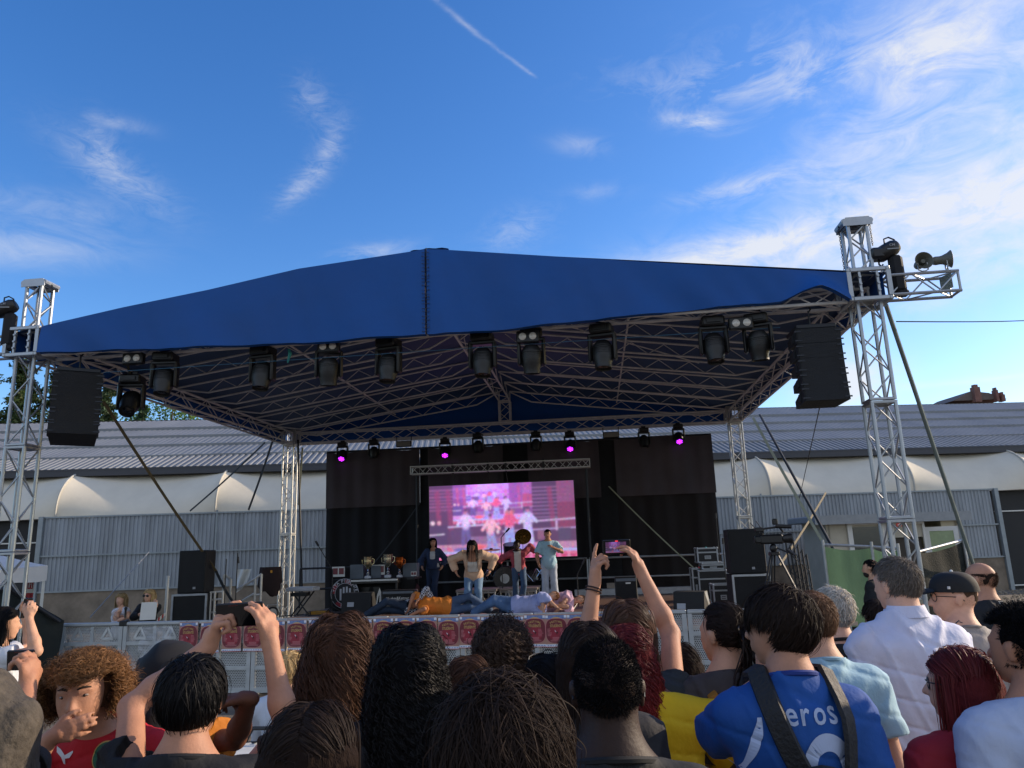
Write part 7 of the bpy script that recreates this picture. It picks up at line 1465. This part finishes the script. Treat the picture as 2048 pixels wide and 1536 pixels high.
p_ar = A(1249, 1186, 3.02, 'long-haired brunette filming the dancers with both arms raised', dict(skin='mid', fem=True, al=1.13, hsc=1.05), dict(c='#2a3034', slv=.2), ('brown', dict(HS_long, n=5000, L=.42, tip='#7d6248', gloss=.32), 1.0), sw=.92, h=.0062, top=.03,
   arms={'L': (P(1190, 1158, 3.30), (-.2, -.3, -1), dict(d=(.12, .1, .97), n=(.9, .3, .1), side=1, curl=(.1, .9, 1.1, 1.1), th=.55)), 'R': (P(1281, 1141, 3.30), (.35, -.3, -1), dict(d=(-.30, .05, .95), n=(-.9, .3, 0), side=-1, curl=(.75, .6, .5, .4), th=.6))})
phone(P(1233, 1094, 3.32), 0, .122, .064, 'phone showing the lit stage between the raised hands', True)
for kk, nm in (('L', 'bracelet'),):
    w_ = p_ar['J']['wrL']*.86+p_ar['J']['elL']*.14; d = nrm(p_ar['J']['wrL']-p_ar['J']['elL']); F2 = frame(d)
    for q in (0, .012): m_ = MB(); m_.path([w_-d*q+F2 @ np.array([cos(a)*.037, sin(a)*.033, .004*sin(a)]) for a in np.linspace(0, 2*pi, 18, endpoint=False)], .0035, 5, closed=True); m_.build('bracelet', mat('leather', '#2a130f', .7), p_ar['o'], smooth=True)
p_rc = A(1248, 1236, 2.9, 'person with dark red crimped hair in a bright yellow football shirt', dict(skin='brown', fem=True), dict(c='#d8b40a', slv=.75, wr=.006, ring='#2f7a4a'), ('#5a1c20', dict(HS_wavy, n=5200, amp=.008, fr=130, L=.40, vol=.022, tip='#b03a33', gloss=.36), 1.0), yaw=-.1, sw=1.15, top=.03, hx=-.10, arms={'R': (P(1350, 1510, 3.1), (1, -.2, -.5), dict(d=(-.9, .1, .1), curl=(.5, .5, .5, .5)))})
p_sd = A(1356, 1287, 3.6, 'small girl with straight dark hair between the arms and the ponytail', dict(skin='light', fem=True), dict(c='#1b1a20'), ('darkbrown', dict(HS_long, L=.30, n=2800, tip='#5c4a3c'), .9), sw=.88, h=.011)
p_pt = A(1440, 1200, 3.0, 'woman with a dark ponytail in a grey T-shirt with a mustard bag strap', dict(skin='light', fem=True), dict(c='#3f3b3d', slv=.72), ('darkbrown', dict(HS_short, part='back', L=.08, n=5000, vol=.014, seg=8, low=-.6), 1.0), sw=.95, turn=-.6, h=.009)
hair_J = p_pt['J']; Hh = headfr(hair_J); m_ = MB(); rg = np.random.default_rng(3); c0 = hair_J['head']+Hh @ np.array([0, -.105, .03])
for k in range(420):
    a = rg.normal(0, .016, 3); b = rg.normal(0, .032, 3); m_.path([c0+a*.4, c0+a+np.array([.01, -.04, -.03]), c0+b+np.array([.015, -.055, -.18]), c0+b*1.2+np.array([.01, -.04, -.40-.05*rg.random()])], [.003, .004, .003, .0006], 3)
m_.ball(c0, (.022, .022, .022), 10, 8); m_.build('ponytail', mat('ponytail hair', '#1e1613', .4, var=.4, vs_=40), p_pt['o'], smooth=True)
st_ = p_pt['sf']; V = np.array([(-.09, -.3, 1.40), (-.06, -.3, 1.34), (-.01, -.3, 1.24), (.04, -.3, 1.14), (.09, -.3, 1.04), (.13, -.3, .96)])*np.array([1, 1, hair_J['s']])
for _ in range(40): V[:, 1] += np.clip(st_(V), -.03, .05)*.8
V[:, 1] -= .012; V = np.vstack([[V[0]+np.array([-.01, .12, .0])], [V[0]+np.array([-.005, .05, .018])], V]); J = hair_J
e = empty('shoulder_bag', p_pt['pos'], 0, label='mustard strap bag worn across the grey T-shirt', cat='bag'); strapmesh(V, .038, .004, 'strap', e, mat('mustard strap', '#9a6a1c', .7)); m_ = MB(); m_.box((.2, -.02, .80), (.08, .24, .2), bev=.02); m_.build('bag_body', mat('mustard strap'), e)
# left background people
p_ol = A(330, 1284, 2.95, 'person with a black hood and an orange shirt lifting both hands', dict(skin='brown', al=1.0), dict(c='#c9770f', slv=.7), None, sw=.95, top=.03, arms={'R': (P(500, 1398, 2.62), (.9, 0, -1), dict(d=(-.9, .2, .1), n=(0, .1, -1), side=1, curl=(.4, .6, .7, .8), th=.5))})
f = Sdf(); f.group(.03); hc = p_ol['J']['head']; f.ell(hc+(.025, -.0, .03), (.115, .13, .11)).ell(hc+(-.055, 0, -.06), (.075, .12, .12)).cap(hc-(.02, .02, .05), hc-(0, .04, .22), .09, .12); f.disp = wrinkle(.005, 1, 1.3); V, Q = mesh_sdf(f, .009); rawmesh('hood', V, Q, mat('black cotton', '#0c0c11', .85, var=.2), p_ol['o'])
def seated(pos, H, yaw, label, o, shirt, pants, hr, h=.011):
    J = standing(H, 1.0); s = J['s']; dz = .95*s-.50
    for k in list(J):
        if k[:3] in ('pel', 'che', 'nec', 'hea') or k[:2] == 'sh': J[k] = J[k]-np.array([0, .0, dz])
    for k, sg in (('L', -1), ('R', 1)): J['hip'+k] = np.array([sg*.09*s, 0, .48]); J['knee'+k] = np.array([sg*.12*s, .42*s, .50]); J['ank'+k] = np.array([sg*.12*s, .42*s, .09]); J['arm'+k] = (np.array([sg*.12, .34, .58]), (sg*.7, -.5, -.4))
    p_ = person(pos, J, label, o, shirt, pants, hr, h, yaw, 'seated spectators before the barrier'); return p_
def chair(pos, yaw, label):
    e = empty('chair', pos, yaw, label=label, cat='chair', group='dark chairs before the barrier'); cm = mat('chair frame', '#15161a', .5)
    m_ = MB(); m_.box((0, 0, .44), (.42, .42, .03), bev=.01); m_.build('seat', cm, e)
    for x in (-.18, .18):
        for y in (-.18, .18): m_ = MB(); m_.tube((x, y, .43), (x*1.1, y*1.15, 0), .013); m_.build('leg', cm, e, smooth=True)
    m_ = MB(); m_.path([(-.19, -.19, .44), (-.20, -.22, .72), (-.13, -.23, .84), (.13, -.23, .84), (.20, -.22, .72), (.19, -.19, .44)], .013, 6); m_.path([(-.12, -.2, .45), (-.13, -.225, .75), (0, -.23, .80), (.13, -.225, .75), (.12, -.2, .45)], .008, 5); m_.build('backrest', cm, e, smooth=True)
q = P(237, 1300, 5.4); seated((q[0], 5.4, 0), 1.72, 0, 'seated bald man in a beige jacket behind the curly-haired boy', dict(skin='fair', fat=1.1, neck=1.1), dict(c='#a59a80', slv=1.9, wr=.006), dict(c='#2a2c33'), None); chair((q[0], 5.4, 0), 0, 'dark chair under the seated bald man')
q = P(578, 1298, 5.3); seated((q[0], 5.3, 0), 1.70, -.1, 'seated woman with fair grey hair in a white blouse', dict(skin='fair', fem=True), dict(c='#b9c0cc', slv=1.9, wr=.005), dict(c='#3a3d46'), ('blonde', dict(HS_guy, L=.09, vol=.03, n=2600, w=.004), .8)); chair((q[0], 5.3, 0), -.1, 'dark chair under the seated woman in white')
chair((P(500, 1480, 4.3)[0], 4.3, 0), .4, 'empty dark bentwood chair left of the raised forearm')
e = empty('table', (P(486, 1430, 4.9)[0], 4.9, 0), 0, label='dark table with white papers in front of the seated woman', cat='table'); m_ = MB(); m_.box((0, 0, .73), (.75, .55, .03), bev=.006); m_.build('table_top', black, e)
for x in (-.33, .33):
    for y in (-.23, .23): m_ = MB(); m_.box((x, y, .36), (.045, .045, .71)); m_.build('leg', black, e)
m_ = MB(); m_.box((0, 0, 0), (.30, .42, .004)); m_.box((.02, .03, .005), (.22, .3, .004), rotz(.3)); o = m_.build('paper', wht); setloc(o, (e.location[0]-.05, 4.88, .748), .2); tag(o, 'white papers lying on the dark table', 'papers')
# presenters behind the barrier at the left
Yh = 12.9
def held(u, v, Y, d=(0, 0, 1)): return (P(u, v, Y), (0, -1, -.6), dict(d=d, curl=(.9, 1, 1.1, 1.1)))
p_h1 = A(243, 1186, Yh, 'fair-haired presenter in a white T-shirt holding a microphone', dict(skin='fair', fem=True), dict(c='#c9ccd6', slv=.6), ('#9a8562', dict(HS_long, L=.26, n=1500, w=.006), .6), yaw=pi-.5, turn=-.5, h=.013, sw=.9, arms={'R': held(236, 1232, Yh-.3), 'L': held(256, 1234, Yh-.32)}, group='presenters behind the barrier')
m_ = MB(); m_.tube((0, 0, -.08), (0, 0, .05), .014, .018); m_.ball((0, 0, .07), .027, 8, 6); o = m_.build('microphone', blackp, smooth=True); setloc(o, P(251, 1226, Yh-.36)); tag(o, 'black microphone held by the presenter in white', 'microphone')
p_h2 = A(299, 1178, Yh, 'blonde presenter in black with sunglasses holding a white sheet', dict(skin='fair', fem=True), dict(c='#101116', slv=1.6), ('blonde', dict(HS_long, L=.24, n=1500, w=.006), .6), yaw=pi+.25, turn=.4, h=.013, sw=.9, arms={'R': held(286, 1226, Yh-.3), 'L': held(313, 1210, Yh-.35)}, group='presenters behind the barrier')
glasses(p_h2['J'], p_h2['o']); J = p_h2['J']; H_ = headfr(J); m_ = MB()
for sg in (-1, 1): m_.ball(J['head']+H_ @ np.array([sg*.033, .094, .006]), (.026, .006, .02), 10, 6, H_)
m_.build('dark_lens', blackp, p_h2['o'])
m_ = MB(); m_.box((0, 0, 0), (.24, .006, .28)); o = m_.build('paper_sheet', wht); setloc(o, P(297, 1222, Yh-.42), .2); o.rotation_euler[0] = -.2; tag(o, 'white sheet of paper held by the blonde presenter', 'paper')

# ---- dancers on the stage
def pose(pos, yaw, J, label, o, sh, pn, hr, eyes_=True, h=.013, group='dancers on the stage'):
    p_ = person(pos, J, label, o, sh, pn, hr, h, yaw, group)
    if eyes_: eyes(J, p_['o'])
    return p_
hres = .55
def HL(d, **k): return dict(d, **k)
def stagepos(u, v, dz=0): q = on_stage(u, v); q[2] = HS+dz; return q
# girl standing at the left
q = stagepos(867, 1203); s = 1.02; J = standing(1.5, .9, .02, -.2, .1); J['armR'] = (np.array([-.16, .22, .95]), (-.9, -.3, -.2)) if False else (np.array([.24, .16, .84]), (.9, -.6, -.1)); J['armL'] = (np.array([-.22, .05, .84]), (-.6, -.6, 0)); J['ankL'] = J['ankL']+(.07, .12, 0); J['kneeL'] = J['kneeL']+(.04, .10, 0)
pose(q, pi, J, 'standing dancer girl in white top, navy shirt and dark jeans at the left', dict(skin='mid', fem=True), dict(c='#b9b6b8', slv=0, hem=.0, neckdrop=.05), dict(c='#22324e', flare=.075), ('black', HL(HS_long, L=.34, n=1600, w=.006), hres))
f_ = shirt_sdf(J, dict(fem=True), dict(slv=1.9, hem=.06, g=.022)); f_.cut.append(lambda p: np.minimum(p[:, 1]-.02, .055-np.abs(p[:, 0]+.0)-(p[:, 2] < 1.02)*.06)); V, Q = mesh_sdf(f_, .013); rawmesh('overshirt', V, Q, mat('navy cloth', '#1e2c4a', .85, var=.1), bpy.data.objects[[o.name for o in bpy.data.objects if o.get('label', '').startswith('standing dancer girl')][0]])
# crouching girl in front
q = stagepos(948, 1222); J = standing(1.66, .95, .0, 0, 0); s = J['s']
J['pelvis'] = np.array([0, -.12, .72]); J['chest'] = np.array([0, .06, .98]); J['neck'] = np.array([0, .15, 1.15]); J['head'] = np.array([0, .22, 1.26]); J['face'] = nrm((.1, .9, -.35)); J['hup'] = nrm((0, .35, 1))
for k, sg in (('L', -1), ('R', 1)): J['sh'+k] = np.array([sg*.17, .12, 1.11]); J['hip'+k] = np.array([sg*.09, -.12, .68]); J['knee'+k] = np.array([sg*.10, .16, .42]); J['ank'+k] = np.array([sg*.09+.02, .02, .085]); J['arm'+k] = (np.array([sg*.33, .06, .80]), (sg*1.0, -.4, .5))
pg = pose(q, pi, J, 'crouching dancer girl in an open cream jacket and faded jeans at the front', dict(skin='mid', fem=True), dict(c='#c9c4bc', slv=0, hem=-.16, neckdrop=.10), dict(c='#5f7c9c', flare=.07), ('black', HL(HS_long, L=.36, n=1800, w=.006, out=.1), hres))
f_ = shirt_sdf(J, dict(fem=True), dict(slv=1.95, hem=.05, g=.026)); f_.cut.append(lambda p: np.minimum(p[:, 1]-.05, .07-np.abs(p[:, 0])-(1.15-p[:, 2])*-.1)); V, Q = mesh_sdf(f_, .013); rawmesh('jacket', V, Q, mat('cream cloth', '#c9a78c', .85, var=.1), pg['o'])
# dark-skinned boy in red shirt
q = stagepos(1040, 1204); J = standing(1.44, 1.0, -.0, .15, -.1); s = J['s']; J['chest'] = J['chest']+(.02, .03, -.04); J['neck'] = J['neck']+(.03, .06, -.06); J['head'] = J['head']+(.03, .10, -.09); J['face'] = nrm((0, 1, -.1))
for k, sg in (('L', -1), ('R', 1)): J['sh'+k] = J['sh'+k]+(.03, .05, -.06); J['arm'+k] = (J['sh'+k]+np.array([sg*.30, -.06, -.02 if sg < 0 else -.22]), (0, -.4, 1 if sg < 0 else .2))
J['kneeL'] = J['kneeL']+(-.02, .14, 0); J['ankL'] = J['ankL']+(.06, .05, 0); J['pelvis'] = J['pelvis']+(0, -.04, -.04)
pr = pose(q, pi, J, 'dancer boy in an open red and white shirt with elbows raised', dict(skin='dark'), dict(c='#cfc6bd', slv=0, hem=.04), dict(c='#3f5877', flare=.075), ('black', HL(HS_crop, n=900, w=.006, L=.02), hres))
f_ = shirt_sdf(J, dict(), dict(slv=1.75, hem=.16, g=.026)); f_.cut.append(lambda p: np.minimum(p[:, 1]-.05, .075-np.abs(p[:, 0]-.02))); V, Q = mesh_sdf(f_, .013); rawmesh('open_shirt', V, Q, mat('red cloth', '#a84552', .85, var=.25, vs_=12), pr['o'])
# boy in light blue shirt and white trousers
q = stagepos(1101, 1204); J = standing(1.58, 1.0, .0, .1, 0); J['armL'] = (np.array([-.10, .24, 1.19]), (-.9, -.1, -.6)); J['armR'] = (np.array([.22, .20, .84]), (.9, -.6, 0))
pose(q, pi, J, 'tall dancer boy in a light blue shirt and white trousers at the right', dict(skin='tan'), dict(c='#9fc2d2', slv=.75, hem=.16, g=.022), dict(c='#b3bccb', flare=.085, g=.022), ('black', HL(HS_short, n=1200, w=.006), hres), )
# lying dancers
def lying(q, ang, label, o, sh, pn, hr, arms=None, bend=.2, roll=0.0, h=.013, upz=.16, headz=.16, face=(0, 0, 1), knees=.1, flip=1):
    s = o.get('H', 1.70)/1.72; d = np.array([1.0, 0, 0]); sd = np.array([0, cos(roll)*1., sin(roll)]); up = np.array([0, -sin(roll), cos(roll)]); J = {'s': s}
    J['pelvis'] = np.array([0, 0, .14+.04*abs(sin(roll))]); J['chest'] = J['pelvis']+np.array([-.33, .02, .015])*s; J['neck'] = J['chest']+np.array([-.19, .0, .01]); J['head'] = J['neck']+np.array([-.15, .0, headz-.13]); J['face'] = nrm(face); J['hup'] = nrm((-1, 0, .15))
    for k, sg in (('L', -flip), ('R', flip)): J['sh'+k] = J['neck']+np.array([.06, 0, -.01])+sd*sg*.165*s; J['hip'+k] = J['pelvis']+np.array([.03, 0, -.01])+sd*sg*.085*s; J['knee'+k] = J['hip'+k]+np.array([.40, -.10*sg*flip*bend, knees*(1 if sg > 0 else .4)]); J['ank'+k] = J['knee'+k]+np.array([.38, .05, -(J['knee'+k][2]-.07)]); J['toe'+k] = (1, 0, .3); J['arm'+k] = (J['sh'+k]+np.array([.25, 0, -.05])+sd*sg*.2, (0, 0, 1))
    if arms: J.update({kk: (np.array(t, float), p_) for kk, (t, p_) in arms.items()})
    for k in J:
        if isinstance(J[k], np.ndarray) and k not in ('face', 'hup') and J[k].shape == (3,): J[k][2] = max(J[k][2], .075)
    return pose(q, ang, J, label, o, sh, pn, hr, True, h)
mchk = mat('check cloth', '#2b3550', .85, var=0); 
n_ = mchk.node_tree; ck = n_.nodes.new('ShaderNodeTexChecker'); ck.inputs['Scale'].default_value = 34; ck.inputs[1].default_value = (.55, .56, .6, 1); ck.inputs[2].default_value = (.02, .025, .05, 1); tcx = n_.nodes.new('ShaderNodeTexCoord'); n_.links.new(tcx.outputs['Object'], ck.inputs[0]); n_.links.new(ck.outputs[0], n_.nodes['Principled BSDF'].inputs['Base Color'])
lying(stagepos(820, 1227), pi+.06, 'lying dancer in a checked shirt stretched out at the left stage edge', dict(skin='light', H=1.6), dict(c='#2b3550', mat=mchk, slv=1.9), dict(c='#26364c'), ('darkbrown', HL(HS_short, n=1000, w=.006), hres), roll=.6, face=(0, -.4, 1))
lying(stagepos(872, 1226)+np.array([.22, -.1, 0]), .03, 'lying dancer in an orange T-shirt and jeans at the front of the stage', dict(skin='tan', H=1.62, fat=1.1), dict(c='#d07a28', slv=.9, g=.02), dict(c='#43597a', g=.016), ('black', HL(HS_short, n=1000, w=.006), hres), roll=1.1, face=(-.1, -1, .1), arms={'armL': ((-.62, -.30, .08), (0, -1, .3)), 'armR': ((-.70, -.10, .18), (0, -.3, 1))}, knees=.10)
lying(stagepos(1030, 1224)+np.array([.05, -.1, 0]), pi-.12, 'dancer in a pale lilac shirt propped on one side at the stage edge', dict(skin='light', H=1.70), dict(c='#9fa9d8', slv=1.5, g=.022), dict(c='#4c6a94', g=.016), ('#6d4326', HL(HS_short, n=1200, w=.006), hres), roll=-1.0, face=(.0, .9, .2), headz=.26, arms={'armL': ((-.50, .30, .10), (0, 1, .3)), 'armR': ((-.72, .25, .16), (0, .3, 1))}, knees=.16)
lying(stagepos(1082, 1223)+np.array([.08, .15, 0]), pi+.03, 'lying dancer in a pink shirt and navy trousers turned away', dict(skin='light', H=1.62, fat=1.1), dict(c='#cfa9bf', slv=.9, g=.022), dict(c='#1e2a42', g=.016), ('brown', HL(HS_short, n=900, w=.006), hres), roll=-1.1, face=(.1, 1, .1), knees=.12, arms={'armL': ((-.22, .30, .09), (0, 1, -.1)), 'armR': ((-.15, .26, .16), (0, 1, .2))})
